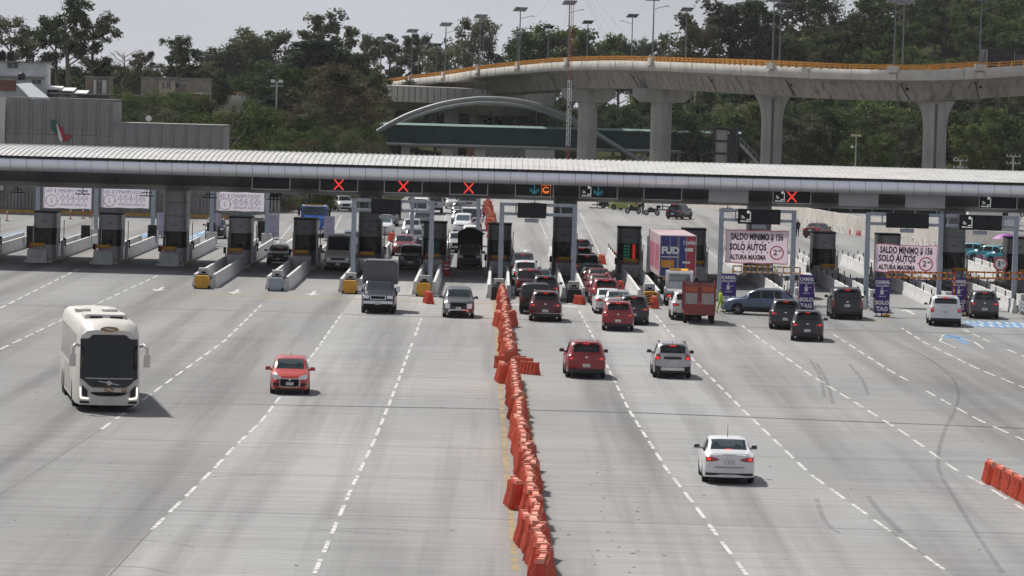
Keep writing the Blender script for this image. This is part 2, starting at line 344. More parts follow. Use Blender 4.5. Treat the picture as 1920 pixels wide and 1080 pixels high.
def obj(name, mb, mats, parent=None, loc=(0, 0, 0), rz=0.0, smooth=35, label=None, cat=None, group=None, kind=None):
    me = mb if isinstance(mb, bpy.types.Mesh) else mb.mesh(name, mats, smooth)
    o = bpy.data.objects.new(name, me); COL.objects.link(o)
    o.location = loc
    if rz: o.rotation_euler = (0, 0, rz)
    if parent: o.parent = parent
    return tag(o, label, cat, group, kind)
def tag(o, label=None, cat=None, group=None, kind=None):
    if label: o['label'] = label
    if cat: o['category'] = cat
    if group: o['group'] = group
    if kind: o['kind'] = kind
    return o
def thing(name, label, cat, loc=(0, 0, 0), rz=0.0, group=None):
    o = bpy.data.objects.new(name, None); COL.objects.link(o); o.location = loc; o.rotation_euler = (0, 0, rz)
    o.empty_display_size = 0.3
    return tag(o, label, cat, group)
KIDS = {}
def tree_copy(o, parent=None):
    c = o.copy(); COL.objects.link(c)
    if parent: c.parent = parent
    for ch in o.children: tree_copy(ch, c)
    return c
def clone(o, label, loc=None, rz=None, group=None):
    c = tree_copy(o); c['label'] = label
    if group: c['group'] = group
    if loc is not None: c.location = loc
    if rz is not None: c.rotation_euler = (0, 0, rz)
    return c
def text_mesh(body, size, extrude=0.004, align='CENTER', mirror=False, shear=0.0, bold=0.0, sx=1.0):
    cu = bpy.data.curves.new('lettering', 'FONT'); cu.body = body; cu.size = size; cu.align_x = align; cu.align_y = 'CENTER'
    cu.extrude = extrude; cu.resolution_u = 2; cu.shear = shear; cu.offset = bold
    t = bpy.data.objects.new('lettering', cu); COL.objects.link(t)
    dg = bpy.context.evaluated_depsgraph_get(); me = bpy.data.meshes.new_from_object(t.evaluated_get(dg))
    bpy.data.objects.remove(t); bpy.data.curves.remove(cu)
    Mx = Matrix.Rotation(math.pi/2, 4, 'X') @ Matrix.Diagonal((-sx if mirror else sx, 1, 1, 1))   # stand it up, facing -Y
    me.transform(Mx)
    if mirror: me.flip_normals()
    return me
def lettering(parent, body, size, m, x, y, z, **k):
    me = text_mesh(body, size, **k); me.materials.clear(); me.materials.append(m); me.name = 'lettering'
    return obj('lettering', me, m, parent, (x, y, z))
def pchip(keys):
    x = np.array([k[0] for k in keys], float); y = np.array([k[1] for k in keys], float)
    h = np.diff(x); d = np.diff(y)/h; m_ = np.zeros(len(x))
    for i in range(1, len(x)-1):
        if d[i-1]*d[i] > 0: m_[i] = 2*d[i-1]*d[i]/(d[i-1]+d[i])
    m_[0] = d[0]; m_[-1] = d[-1]
    def f(t):
        t = min(max(t, x[0]), x[-1]); i = min(max(int(np.searchsorted(x, t)-1), 0), len(x)-2)
        u = (t-x[i])/h[i]
        return float((2*u**3-3*u**2+1)*y[i]+(u**3-2*u**2+u)*h[i]*m_[i]+(-2*u**3+3*u**2)*y[i+1]+(u**3-u**2)*h[i]*m_[i+1])
    return f
ORD = ['first', 'second', 'third', 'fourth', 'fifth', 'sixth', 'seventh', 'eighth', 'ninth', 'tenth', 'eleventh', 'twelfth', 'thirteenth', 'fourteenth', 'fifteenth', 'sixteenth']
# ------------------------------------------------------------------ vehicles
class Node:
    """a part waiting to be linked: name, mesh, children"""
    def __init__(s, name, me, loc=(0, 0, 0), rz=0, label=None): s.name = name; s.me = me; s.loc = loc; s.rz = rz; s.kids = []; s.label = label
def link_node(n, parent, mods, paintm):
    o = bpy.data.objects.new(n.name, n.me); COL.objects.link(o); o.parent = parent; o.location = n.loc; o.rotation_euler = (0, 0, n.rz)
    if n.label: o['label'] = n.label
    for sl in o.material_slots:
        if sl.material and sl.material.name == 'paint_slot' and paintm: sl.link = 'OBJECT'; sl.material = paintm
        elif sl.material and sl.material.name in mods: q = mods[sl.material.name]; sl.link = 'OBJECT'; sl.material = q
    for k in n.kids: link_node(k, o, mods, paintm)
    return o
M['paint'] = mat('paint_slot', (0.3, 0.3, 0.3), 0.3, var=0, coat=0.8)
M['clad'] = mat('body_cladding', (0.022, 0.022, 0.023), 0.6, var=0.15, scale=3)
M['glass_w'] = mat('windscreen_glass', (0.020, 0.026, 0.031), 0.06, var=0, spec=0.7, coat=0.5)

def wheel_node(r, w, loc, side, rimr=0.66, dark=False):
    mb = MB(); t = w/2
    mb.lathe([(r*rimr, -t), (r*0.90, -t), (r*0.985, -t*0.72), (r, -t*0.4), (r, t*0.4), (r*0.985, t*0.72), (r*0.90, t), (r*rimr, t)], 20, axis='x')
    me = mb.mesh('tyre', M['tyre'])
    n = Node('wheel', me, loc)
    q = MB(); x = side*(t-0.02); q.lathe([(r*rimr, x), (r*rimr*0.92, x-side*0.045), (r*rimr*0.90, x-side*0.05)], 20, axis='x')
    q.disc((x-side*0.05, 0, 0), r*rimr*0.91, 20, 'x', 1)
    for k in range(5):
        a = 2*math.pi*k/5+0.3; c, s_ = math.cos(a), math.sin(a)
        q.bar((x-side*0.02, c*r*0.10, s_*r*0.10), (x-side*0.03, c*r*rimr*0.94, s_*r*rimr*0.94), r*0.16, 0.03, 0, up=(1, 0, 0))
    q.disc((x, 0, 0), r*0.14, 10, 'x', 0)
    n.kids.append(Node('rim', q.mesh('rim', [M['dark'] if dark else M['rim'], M['black']])))
    return n

class Body:
    """lofted car body; y = 0 at the rear bumper, y = L at the nose, x to the right, z up"""
    def __init__(s, P):
        s.P = P; s.L = P['L']; s.W = P['W']
        s.top = pchip(P['top']); s.belt = pchip(P['belt'])
        s.wfun = pchip([(0, P.get('wr0', 0.88)), (0.10, P.get('wr1', 0.94)), (0.5, 1.0), (s.L-0.95, 1.0), (s.L-0.35, 0.945), (s.L-0.10, 0.85), (s.L, P.get('wf', 0.76))])
        s.r = P['r']; s.axles = P['axles']; s.sill = P.get('sill', 0.24)
        s.tumble = P.get('tumble', 0.20); s.rr = P.get('rake_r', 0.0); s.rf = P.get('rake_f', 0.12); s.bulge = P.get('bulge', 0.09)
    def zb(s, y):
        z = s.sill+0.05*max(0, 1-y/0.6)+0.02*max(0, 1-(s.L-y)/0.5)
        for a in s.axles:
            R_ = s.r+0.055; d = abs(y-a)
            if d < R_: z = max(z, s.r+math.sqrt(R_*R_-d*d))
        return z
    def shear(s, y, z):
        d = 0.0
        if y < 0.6: d += (1-y/0.6)*s.rr*max(0, z-0.55)
        if y > s.L-0.6: d -= (1-(s.L-y)/0.6)*s.rf*max(0, z-0.5)
        return d
    def sec(s, y):
        w = s.W/2*s.wfun(y); zb = s.zb(y); zT = s.top(y); zB = min(s.belt(y), zT-0.004); h = zB-zb
        g = min(1.0, max(0.0, (zT-zB)/0.34)); wr = w-s.tumble
        x5 = w-0.07; x6 = (w-0.12)*(1-g)+wr*g; x7 = (w-0.24)*(1-g)+(wr-0.085)*g
        pts = [(w-0.05, zb), (w-0.015, zb+0.04), (w, zb+0.38*h), (w-0.012, zb+0.74*h), (w-0.045, zB),
               (x5, zB+0.06*(zT-zB)), (x6, zB+0.84*(zT-zB)), (x7, zB+0.965*(zT-zB)), (x7*0.5, zB+0.995*(zT-zB)), (0, zT)]
        return [(x, y+s.shear(y, z), z) for x, z in pts]
    def S(s, y, u, side=1):
        p = s.sec(y); i = min(int(u), len(p)-2); t = u-i
        a, b = Vector(p[i]), Vector(p[i+1]); q = a.lerp(b, t); q.x *= side; return q
    def patch(s, mb, y0, y1, u0, u1, side=1, off=0.008, ny=6, nu=3, mi=0, trim=None):
        P = []
        for i in range(ny+1):
            row = []
            for j in range(nu+1):
                y = y0+(y1-y0)*i/ny; u = u0+(u1-u0)*j/nu
                if trim: y = trim(y, j/nu)
                e = 0.01; p = s.S(y, u, side); a = s.S(y+e, u, side)-s.S(y-e, u, side)
                b = s.S(y, min(u+0.02, 8.99), side)-s.S(y, u-0.02, side); n = a.cross(b)
                n = n.normalized() if n.length > 1e-9 else Vector((0, 0, 1))
                if n.x*side < 0 and abs(n.x) > 0.3: n = -n
                if n.z < 0 and abs(n.x) <= 0.3: n = -n
                row.append(p+n*off)
            P.append(row)
        mb.grid(P, mi, flip=(side > 0))
    def over(s, mb, y0, y1, f, off=0.008, ny=6, u=7.0, mi=0):
        """glass across the roof line (windscreen, rear window), f = fraction of the width between the pillars"""
        P = []
        for i in range(ny+1):
            y = y0+(y1-y0)*i/ny; e = 0.012
            tz = s.top(y+e)-s.top(y-e); n = Vector((0, -tz, 2*e)).normalized(); row = []
            for k in (1, 0.5, 0):
                q = s.S(y, 9-(9-u)*k); q.x *= f if k else 0; row.append(q+n*off)
            P.append([Vector((-q.x, q.y, q.z)) for q in row[:2]]+[row[2]]+[row[1], row[0]])
        mb.grid(P, mi)
    def yend(s, x, z, front):
        w = s.W/2*s.wfun(s.L if front else 0); b = s.bulge*(1-min(1, (x/w)**2))
        return (s.L+s.shear(s.L, z)+b) if front else (s.shear(0, z)-b)
    def band(s, mb, xs, zt, zbm, front, off=0.012, mi=0, mirror=False):
        """a raised strip on the nose or tail: outline by top and bottom heights at each x"""
        d = []; zt0, zb0, x0 = list(zt), list(zbm), list(xs)
        for i in range(len(x0)-1):
            q = max(1, int(abs(x0[i+1]-x0[i])/0.10))
            d += [(x0[i]+(x0[i+1]-x0[i])*k/q, zt0[i]+(zt0[i+1]-zt0[i])*k/q, zb0[i]+(zb0[i+1]-zb0[i])*k/q) for k in range(q)]
        d.append((x0[-1], zt0[-1], zb0[-1])); xs = [v[0] for v in d]; zt = [v[1] for v in d]; zbm = [v[2] for v in d]
        n = len(xs); sg = 1 if front else -1; A = []; B = []
        for i, x in enumerate(xs):
            xx = -x if mirror else x; rows = []
            for k in range(3):
                z = zbm[i]+(zt[i]-zbm[i])*k/2; rows.append((xx, s.yend(xx, z, front)+sg*off, z))
            A.append(rows); B.append([(p[0], p[1]-sg*(off+0.04), p[2]) for p in rows])
        fl = front != mirror
        mb.grid(A, mi, flip=not fl); m = n
        ring_f = [A[i][0] for i in range(m)]+[A[m-1][1]]+[A[i][2] for i in reversed(range(m))]+[A[0][1]]
        ring_b = [B[i][0] for i in range(m)]+[B[m-1][1]]+[B[i][2] for i in reversed(range(m))]+[B[0][1]]
        k = len(ring_f); mb.add(ring_f+ring_b, [((i, k+i, k+(i+1) % k, (i+1) % k) if fl else ((i+1) % k, k+(i+1) % k, k+i, i)) for i in range(k)], mi)
    def hull(s):
        ys = sorted(set([round(v, 3) for v in np.linspace(0, s.L, 44)]+[0.03, 0.08, 0.14, s.L-0.03, s.L-0.08, s.L-0.15]+[a+d for a in s.axles for d in (-s.r-0.056, s.r+0.056, 0)]+[k[0] for k in s.P['top']]+list(s.P['ws'])+list(s.P.get('rw') or ())+[v for q in s.P['side'] for v in q]))
        secs = [s.sec(y) for y in ys]; mb = MB()
        rows = [[(p[0], p[1], p[2]) for p in sc]+[(-p[0], p[1], p[2]) for p in reversed(sc[:-1])] for sc in secs]
        if s.P.get('cabin'):           # real openings where the glass sits
            def inside(a, b, rg, pad): return rg and a >= min(rg)+pad-1e-4 and b <= max(rg)-pad+1e-4
            nb = len(rows[0]); o0 = len(mb.v); mb.v += [p for r in rows for p in r]
            for i in range(len(rows)-1):
                a, b = ys[i], ys[i+1]
                top = inside(a, b, s.P['ws'], 0.0) or inside(a, b, s.P.get('rw'), 0.0); sd = any(inside(a, b, q, 0.0) for q in s.P['side'])
                for j in range(nb-1):
                    if (top and 7 <= j <= 10) or (sd and j in (5, 12)): continue
                    mb.f.append((o0+i*nb+j, o0+i*nb+j+1, o0+(i+1)*nb+j+1, o0+(i+1)*nb+j)); mb.m.append(0)
        else: mb.grid(rows)
        for front in (False, True):
            sc = secs[-1] if front else secs[0]; g = []
            for x, y, z in sc[:-1]:
                g.append([((x*k/4), s.yend(x*k/4, z, front) if abs(k) < 4 else y, z) for k in range(-4, 5)])
            zt = sc[-1][2]; g.append([(sc[-2][0]*k/4, s.yend(sc[-2][0]*k/4, zt-0.004*abs(k), front) if abs(k) < 4 else sc[-2][1], zt-(zt-sc[-2][2])*abs(k)/4) for k in range(-4, 5)])
            mb.grid(g, 0, flip=front)
        return mb

def car_parts(P):
    B = Body(P); L = B.L; W = B.W; hw = W/2; out = []
    def add(name, mb, m, **k): n = Node(name, mb.mesh(name, m if isinstance(m, list) else [m], k.pop('smooth', 40)), **k); out.append(n); return n
    add('body', B.hull(), M['paint'])
    ub = MB(); ub.box(-hw+0.30, hw-0.30, 0.12, L-0.15, 0.20, 0.62); ub.box(-hw+0.12, hw-0.12, B.axles[0]+B.r+0.1, B.axles[1]-B.r-0.1, 0.22, 0.5)
    ub.box(-hw+0.2, hw-0.2, 0.10, 0.30, 0.26, 0.5); ub.box(-hw+0.25, hw-0.25, L-0.35, L-0.12, 0.26, 0.5)
    for a in B.axles: ub.box(-hw+0.05, hw-0.05, a-B.r*0.9, a+B.r*0.9, B.r*1.25, B.r*1.9)      # wheel housings
    add('underbody', ub, M['black'])
    if P.get('cabin'):
        yf = P['ws'][0]-0.75; yr = P['axles'][0]+0.35; zs = B.belt(2.0)-0.10
        mb = MB(); mb.box(-hw+0.2, hw-0.2, 0.5, P['ws'][1]+0.1, 0.60, 0.64); mb.cbox(-hw+0.18, hw-0.18, P['ws'][1]-0.28, P['ws'][1]+0.12, 0.62, B.belt(P['ws'][1])-0.02, 0.06); mb.box(-hw+0.2, hw-0.2, 0.45, yr-0.1, 0.6, zs-0.05); add('dashboard', mb, M['seat'])
        for x in (-0.37, 0.37):
            mb = MB(); mb.cbox(x-0.25, x+0.25, yf-0.10, yf+0.06, 0.62, zs+0.10, 0.06); mb.cbox(x-0.13, x+0.13, yf-0.12, yf, zs+0.14, zs+0.34, 0.05); add('front_seat', mb, M['seat'])
        mb = MB(); mb.cbox(-0.62, 0.62, yr-0.08, yr+0.08, 0.62, zs+0.04, 0.06)
        for x in (-0.42, 0.42): mb.cbox(x-0.12, x+0.12, yr-0.08, yr+0.02, zs+0.06, zs+0.20, 0.04)
        add('rear_seat', mb, M['seat'])
        mb = MB(); x = 0.37 if P.get('lhd_right') else -0.37; mb.lathe([(0.0, -0.14), (0.075, -0.10), (0.095, 0.0), (0.08, 0.09), (0.0, 0.13)], 12, (x, yf+0.12, zs+0.28)); mb.cbox(x-0.21, x+0.21, yf+0.05, yf+0.25, zs-0.35, zs+0.12, 0.08); add('driver', mb, M['dark'])
    ws = P['ws']; mb = MB(); B.over(mb, ws[0], ws[1], 1.0 if P.get('cabin') else 0.97, u=7.0); add('windscreen', mb, M['cabin_glass' if P.get('cabin') else P.get('ws_mat', 'glass_w')])
    if P.get('rw'):
        rw = P['rw']; mb = MB(); B.over(mb, rw[0], rw[1], 1.0 if P.get('cabin') else P.get('rw_f', 0.95), u=P.get('rw_u', 7.0)); add('rear_window', mb, M[('privacy_glass' if P['cabin'] == 2 else 'cabin_glass') if P.get('cabin') else P.get('rw_mat', 'glass')])
    if P.get('rw_band'):
        x, z0, z1 = P['rw_band']; mb = MB(); B.band(mb, [-x, -x*0.5, 0, x*0.5, x], [z1]*5, [z0]*5, False, 0.012); add('rear_window', mb, M['glass'])
    for (a, b) in P['side']:
        for sd_ in (1, -1):
            mb = MB(); B.patch(mb, a, b, 5.0 if P.get('cabin') else 5.10, 6.0 if P.get('cabin') else 5.93, sd_, 0.006, 6, 2); add('side_window', mb, M['privacy_glass' if P.get('cabin') else 'glass'])
    for a in B.axles:
        for sd_ in (1, -1): out.append(wheel_node(B.r, P.get('tw', 0.215), (sd_*(hw-P.get('tw', 0.215)/2-0.005), a, B.r), sd_, dark=P.get('dark_rim', False)))
    for xs, zt, zb_ in P.get('head', []):
        for mr in (False, True):
            mb = MB(); B.band(mb, xs, zt, zb_, True, 0.014, mirror=mr); add('headlight', mb, M[P.get('head_mat', 'lamp_clear')])
    for xs, zt, zb_ in P.get('tail', []):
        for mr in (False, True):
            mb = MB(); B.band(mb, xs, zt, zb_, False, 0.016, mirror=mr); n = add('taillight', mb, M['lamp_red'])
            if P.get('tail_glow'):
                gx, gz, gr = P['tail_glow']; q = MB(); B.band(q, [gx-gr, gx, gx+gr], [gz+gr*0.7]*3, [gz-gr*0.7]*3, False, 0.022, mirror=mr); n.kids.append(Node('bulb', q.mesh('bulb', M['lamp_on'])))
    for kb_, (name, xs, zt, zb_, fr, mk) in enumerate(P.get('bands', [])):
        mb = MB(); B.band(mb, xs, zt, zb_, fr, 0.008+0.004*kb_ if mk != 'plate' else 0.030); add(name, mb, M[mk])
    for name, xs, zt, zb_, fr, mk in P.get('bands2', []):
        for mr in (False, True):
            mb = MB(); B.band(mb, xs, zt, zb_, fr, 0.013, mirror=mr); add(name, mb, M[mk])
    for name, y0, y1, u0, u1, mk in P.get('sides', []):
        for sd_ in (1, -1):
            mb = MB(); B.patch(mb, y0, y1, u0, u1, sd_, 0.006, max(2, int((y1-y0)/0.08)), 2); add(name, mb, M[mk])
    if P.get('cladding'):
        mb = MB()
        for sd_ in (1, -1): B.patch(mb, B.axles[0]+B.r+0.06, B.axles[1]-B.r-0.06, 0.1, 1.9, sd_, 0.012, 8, 2)
        add('sill_cladding', mb, M['clad'])
    if P.get('third') is not None:
        y, z, w = P['third']; mb = MB(); mb.box(-w, w, y-0.03, y+0.02, z-0.022, z+0.022); add('brake_light', mb, M['lamp_on'])
    ym = P['mirror']; zB = B.belt(ym)
    for sd_ in (1, -1):
        mb = MB(); x0 = hw*B.wfun(ym)-0.07
        mb.bar((sd_*(x0-0.02), ym, zB+0.03), (sd_*(x0+0.12), ym-0.01, zB+0.07), 0.09, 0.07)
        c = (sd_*(x0+0.175), ym-0.02, zB+0.10)
        mb.cbox(c[0]-0.115, c[0]+0.115, c[1]-0.08, c[1]+0.07, c[2]-0.08, c[2]+0.075, 0.045)
        n = add('mirror', mb, M['paint'] if P.get('mirror_paint', True) else M['black'])
        q = MB(); q.box(c[0]-0.085, c[0]+0.085, c[1]-0.086, c[1]-0.081, c[2]-0.055, c[2]+0.055); n.kids.append(Node('mirror_glass', q.mesh('mirror_glass', M['glass'])))
    if P.get('rails'):
        a, b = P['rails']
        for sd_ in (1, -1):
            pts = [B.S(a+(b-a)*k/6, 7.0, sd_)+Vector((0, 0, 0.05 if 0 < k < 6 else 0.0)) for k in range(7)]
            mb = MB(); mb.tube(pts, 0.026, 6); add('roof_rail', mb, M[P.get('rail_mat', 'chrome')])
    if P.get('antenna'):
        y, h = P['antenna']; mb = MB(); z = B.top(y); mb.tube([(0, y, z-0.01), (0, y-0.05*h, z+h)], [0.012, 0.005], 5); add('antenna', mb, M['black'])
    if P.get('spoiler'):
        y, z, w = P['spoiler']; mb = MB(); mb.cbox(-w, w, y-0.14, y+0.12, z-0.04, z+0.015, 0.015); add('spoiler', mb, M['paint'])
    for yy in P.get('doors', []):
        for sd_ in (1, -1):
            mb = MB(); p = B.S(yy, 3.75, sd_); mb.cbox(p.x-0.018, p.x+0.018, yy-0.10, yy+0.10, p.z-0.018, p.z+0.018, 0.008); add('door_handle', mb, M['paint'])
    for yy in P.get('gaps', []):
        for sd_ in (1, -1):
            mb = MB(); B.patch(mb, yy-0.007, yy+0.007, 1.2, 4.9, sd_, 0.003, 1, 6); add('door_gap', mb, M['black'])
    if P.get('spare'):
        mb = MB(); mb.lathe([(0.20, -0.25), (0.34, -0.25), (0.37, -0.22), (0.37, -0.08), (0.30, -0.05)], 20, (0, 0, P['spare']), axis='y'); mb.disc((0, -0.25, P['spare']), 0.21, 16, 'y'); add('spare_wheel', mb, M['tyre'])
    if P.get('bed'):
        a, b = P['bed']; mb = MB(); z = B.top((a+b)/2)+0.012; w = hw-0.17; mb.box(-w, w, a, b, z-0.03, z); add('bed_cover', mb, M['black'])
    for f in P.get('extra', []): f(B, add)
    return out

TPL = {}
def template(name, P): TPL[name] = (car_parts(P), P)
VEH = []
def heading(px0, py0, px1, py1):
    a, b = G(px0, py0), G(px1, py1); return math.atan2(-(b.x-a.x), b.y-a.y)
def place(tname, kind, px, py, rz, label, cat, paintm=None, mods={}, group=None, near=None, scale=None, z=0.0, pt=None):
    """px,py = photograph pixel where the tyres nearest the camera meet the road, midway between them"""
    parts, P = TPL[tname]; g = G(px, py, z) if pt is None else Vector(pt)
    ya = P['axles'][0] if abs(rz) < math.pi/2 else P['axles'][-1]
    if near is not None: ya = near
    c, s_ = math.cos(rz), math.sin(rz); k = scale or 1.0
    loc = g-Vector((-s_*ya*k, c*ya*k, 0))
    t = thing(kind, label, cat, loc, rz, group)
    if scale: t.scale = (k, k, k)
    for n in parts: link_node(n, t, mods, paintm)
    VEH.append((tname, t)); return t

def sym(*xs): return [-x for x in xs[::-1]]+[x for x in xs]
PLATE_R = lambda z, w=0.17: ('number_plate', [-w, 0, w], [z+0.075]*3, [z-0.075]*3, False, 'plate')
PLATE_F = lambda z, w=0.17: ('number_plate', [-w, 0, w], [z+0.075]*3, [z-0.075]*3, True, 'plate')

# --- saloon
SED = dict(L=4.45, W=1.76, r=0.31, axles=(0.92, 3.55), sill=0.20, tumble=0.22, rake_r=0.06, bulge=0.13,
    top=[(0, 1.0), (0.06, 1.06), (0.55, 1.09), (0.72, 1.12), (1.40, 1.42), (1.85, 1.475), (2.35, 1.475), (2.75, 1.42), (3.42, 1.03), (3.55, 1.0), (4.1, 0.88), (4.36, 0.75), (4.45, 0.66)],
    belt=[(0, 0.92), (0.5, 1.0), (1.5, 0.97), (3.4, 0.93), (4.1, 0.80), (4.45, 0.60)],
    cabin=1, rw_f=1.0, ws=(2.78, 3.40), rw=(0.74, 1.40), rw_mat='glass_pale', side=[(1.0, 1.75), (1.82, 2.62), (2.68, 3.12)], mirror=3.05,
    head=[([0.40, 0.55, 0.68], [0.72, 0.76, 0.76], [0.63, 0.62, 0.62])],
    tail=[([0.36, 0.50, 0.66, 0.80], [0.86, 0.905, 0.925, 0.925], [0.82, 0.78, 0.77, 0.775])], tail_glow=(0.70, 0.855, 0.06),
    bands=[PLATE_R(0.76), PLATE_F(0.45), ('grille', sym(0.10, 0.36), [0.68]*4, [0.50, 0.54, 0.54, 0.50], True, 'black'), ('intake', sym(0.2, 0.5), [0.40]*4, [0.28]*4, True, 'black'),
           ('bumper_trim', sym(0.25, 0.52, 0.55, 0.80), [0.39]*8, [0.31, 0.31, 0.31, 0.35, 0.35, 0.31, 0.31, 0.31][:8], False, 'clad'),
           ('emblem', [-0.06, 0, 0.06], [0.93]*3, [0.86]*3, False, 'chrome'),
           ('boot_gap', sym(0.15, 0.50), [0.592]*4, [0.580]*4, False, 'clad')],
    third=(0.80, 1.13, 0.13), antenna=(1.75, 0.45), doors=(1.55, 2.5), gaps=(1.78, 2.66))
template('sedan', SED)
# --- small hatch seen from the front
HAT = dict(L=3.9, W=1.68, r=0.30, axles=(0.62, 3.10), sill=0.20, tumble=0.20, rake_r=0.25, bulge=0.14,
    top=[(0, 1.0), (0.05, 1.06), (0.36, 1.42), (0.6, 1.51), (1.4, 1.535), (1.9, 1.51), (2.25, 1.45), (2.95, 1.04), (3.05, 1.01), (3.5, 0.92), (3.8, 0.79), (3.9, 0.68)],
    belt=[(0, 0.94), (0.5, 0.98), (2.9, 0.93), (3.5, 0.83), (3.9, 0.62)],
    cabin=1, ws=(2.28, 2.92), rw=(0.08, 0.34), ws_mat='glass_pale', side=[(0.55, 1.25), (1.32, 2.15), (2.2, 2.65)], mirror=2.6, wf=0.80,
    head=[([0.36, 0.48, 0.64, 0.74], [0.74, 0.82, 0.88, 0.87], [0.70, 0.66, 0.67, 0.73])], head_mat='lamp_clear',
    tail=[([0.50, 0.62, 0.74], [0.95]*3, [0.70]*3)],
    bands=[('grille_frame', sym(0.05, 0.28, 0.43, 0.44), [0.66, 0.70, 0.70, 0.70, 0.70, 0.70, 0.70, 0.66], [0.57, 0.36, 0.33, 0.33, 0.33, 0.33, 0.36, 0.57], True, 'chrome'),
           ('number_plate', [-0.16, 0, 0.16], [0.55]*3, [0.42]*3, True, 'plate'), PLATE_R(0.7),
           ('lower_lip', sym(0.3, 0.62), [0.28]*4, [0.22]*4, True, 'clad')],
    bands2=[('fog_recess', [0.46, 0.58, 0.70], [0.50, 0.51, 0.50], [0.38, 0.37, 0.42], True, 'clad')],
    antenna=(0.75, 0.18), third=(0.4, 1.45, 0.12))
def _hat_grille(B, add):
    mb = MB(); B.band(mb, sym(0.05, 0.26, 0.39, 0.40), [0.63, 0.675, 0.675, 0.675, 0.675, 0.675, 0.675, 0.63], [0.57, 0.38, 0.355, 0.355, 0.355, 0.355, 0.38, 0.57], True, 0.016); add('grille', mb, M['black'])
    mb = MB(); mb.disc((0, B.yend(0, 0.69, True)+0.03, 0.655), 0.05, 12, 'y'); add('emblem', mb, M['chrome'])
HAT['extra'] = [_hat_grille]
template('hatch', HAT)
# --- crossover suv
SUV = dict(L=4.5, W=1.84, r=0.345, axles=(0.85, 3.55), sill=0.27, tumble=0.21, rake_r=0.10, bulge=0.12,
    top=[(0, 1.10), (0.05, 1.17), (0.40, 1.55), (0.62, 1.645), (1.2, 1.69), (2.1, 1.68), (2.6, 1.60), (3.28, 1.17), (3.4, 1.14), (4.0, 1.05), (4.35, 0.92), (4.5, 0.78)],
    belt=[(0, 1.05), (0.6, 1.09), (3.3, 1.03), (4.0, 0.94), (4.5, 0.70)],
    cabin=2, ws=(2.63, 3.25), rw=(0.09, 0.39), side=[(0.72, 1.15), (1.22, 2.0), (2.07, 2.85)], mirror=2.85,
    head=[([0.36, 0.52, 0.70], [0.86, 0.90, 0.92], [0.79, 0.78, 0.80])],
    tail=[([0.46, 0.60, 0.76, 0.83], [0.95, 0.99, 1.02, 1.02], [0.87, 0.86, 0.85, 0.84])], tail_glow=(0.70, 0.935, 0.05),
    bands=[PLATE_R(0.62), PLATE_F(0.52), ('grille', sym(0.10, 0.34, 0.42), [0.84]*6, [0.66, 0.58, 0.58, 0.58, 0.58, 0.66], True, 'black'), ('intake', sym(0.2, 0.55), [0.45]*4, [0.31]*4, True, 'black'),
           ('bumper_cladding', sym(0.3, 0.6, 0.82), [0.47, 0.46, 0.46, 0.46, 0.46, 0.47], [0.28]*6, False, 'clad'),
           ('emblem', [-0.06, 0, 0.06], [1.03]*3, [0.96]*3, False, 'chrome')],
    bands2=[('reflector', [0.55, 0.68, 0.80], [0.52]*3, [0.485]*3, False, 'lamp_red')],
    cladding=True, third=(0.36, 1.60, 0.14), spoiler=(0.40, 1.655, 0.55), rails=(0.8, 2.5), mirror_paint=True, doors=(1.35, 2.25), gaps=(1.18, 2.03), antenna=(0.75, 0.10))
template('suv', SUV)
S2 = dict(SUV); S2['bands'] = SUV['bands']+[('bumper_chrome', sym(0.25, 0.62, 0.84), [0.50]*6, [0.475]*6, False, 'chrome')]
S2['mirror_paint'] = False; template('suv_chrome', S2)
S3 = dict(SUV); S3['tail'] = [([0.60, 0.68, 0.80], [1.22, 1.20, 1.16], [0.92, 0.90, 0.90]), ([0.80, 0.83], [1.0, 1.0], [0.90, 0.90])]; S3['tail_glow'] = (0.72, 0.98, 0.06)
S3['bands'] = [PLATE_R(0.80), PLATE_F(0.52), ('tailgate_strip', sym(0.2, 0.42), [1.06]*4, [0.93]*4, False, 'clad'),
    ('bumper_cladding', sym(0.42, 0.72, 0.84), [0.62, 0.60, 0.55, 0.55, 0.60, 0.62], [0.28]*6, False, 'clad'), ('skid_plate', sym(0.3, 0.56), [0.54]*4, [0.40]*4, False, 'chrome'), ('grille', sym(0.10, 0.34, 0.42), [0.84]*6, [0.66, 0.58, 0.58, 0.58, 0.58, 0.66], True, 'black')]
S3['rail_mat'] = 'black'; S3['mirror_paint'] = False
def _bars(B, add):
    mb = MB()
    for y in (1.1, 2.1): mb.tube([(-0.62, y, 1.78), (0.62, y, 1.78)], 0.022, 6)
    add('roof_bar', mb, M['black'])
S3['third'] = (0.33, 1.565, 0.16); template('suv_split', S3)
# front-view suv, lamps lit
S4 = dict(SUV); S4['head'] = [([0.50, 0.62, 0.78], [0.83, 0.84, 0.86], [0.56, 0.55, 0.58])]; S4['ws_mat'] = 'glass_pale'
S4['bands'] = [PLATE_R(0.62), ('grille', sym(0.16, 0.44), [0.90]*4, [0.72, 0.66, 0.66, 0.72], True, 'black'), ('number_plate', [-0.16, 0, 0.16], [0.66]*3, [0.53]*3, True, 'plate'), ('bumper_bow', sym(0.1, 0.45, 0.60), [0.50, 0.52, 0.52, 0.52, 0.52, 0.50], [0.34, 0.44, 0.46, 0.46, 0.44, 0.34], True, 'chrome'),
   ('intake', sym(0.2, 0.44), [0.43]*4, [0.30]*4, True, 'black'), ('lower_grille', sym(0.2, 0.46), [0.645]*4, [0.53]*4, True, 'clad')]
S4['bands2'] = [('lamp_beam', [0.60, 0.66, 0.72], [0.74]*3, [0.62]*3, True, 'lamp_lit')]
template('suv_front', S4)
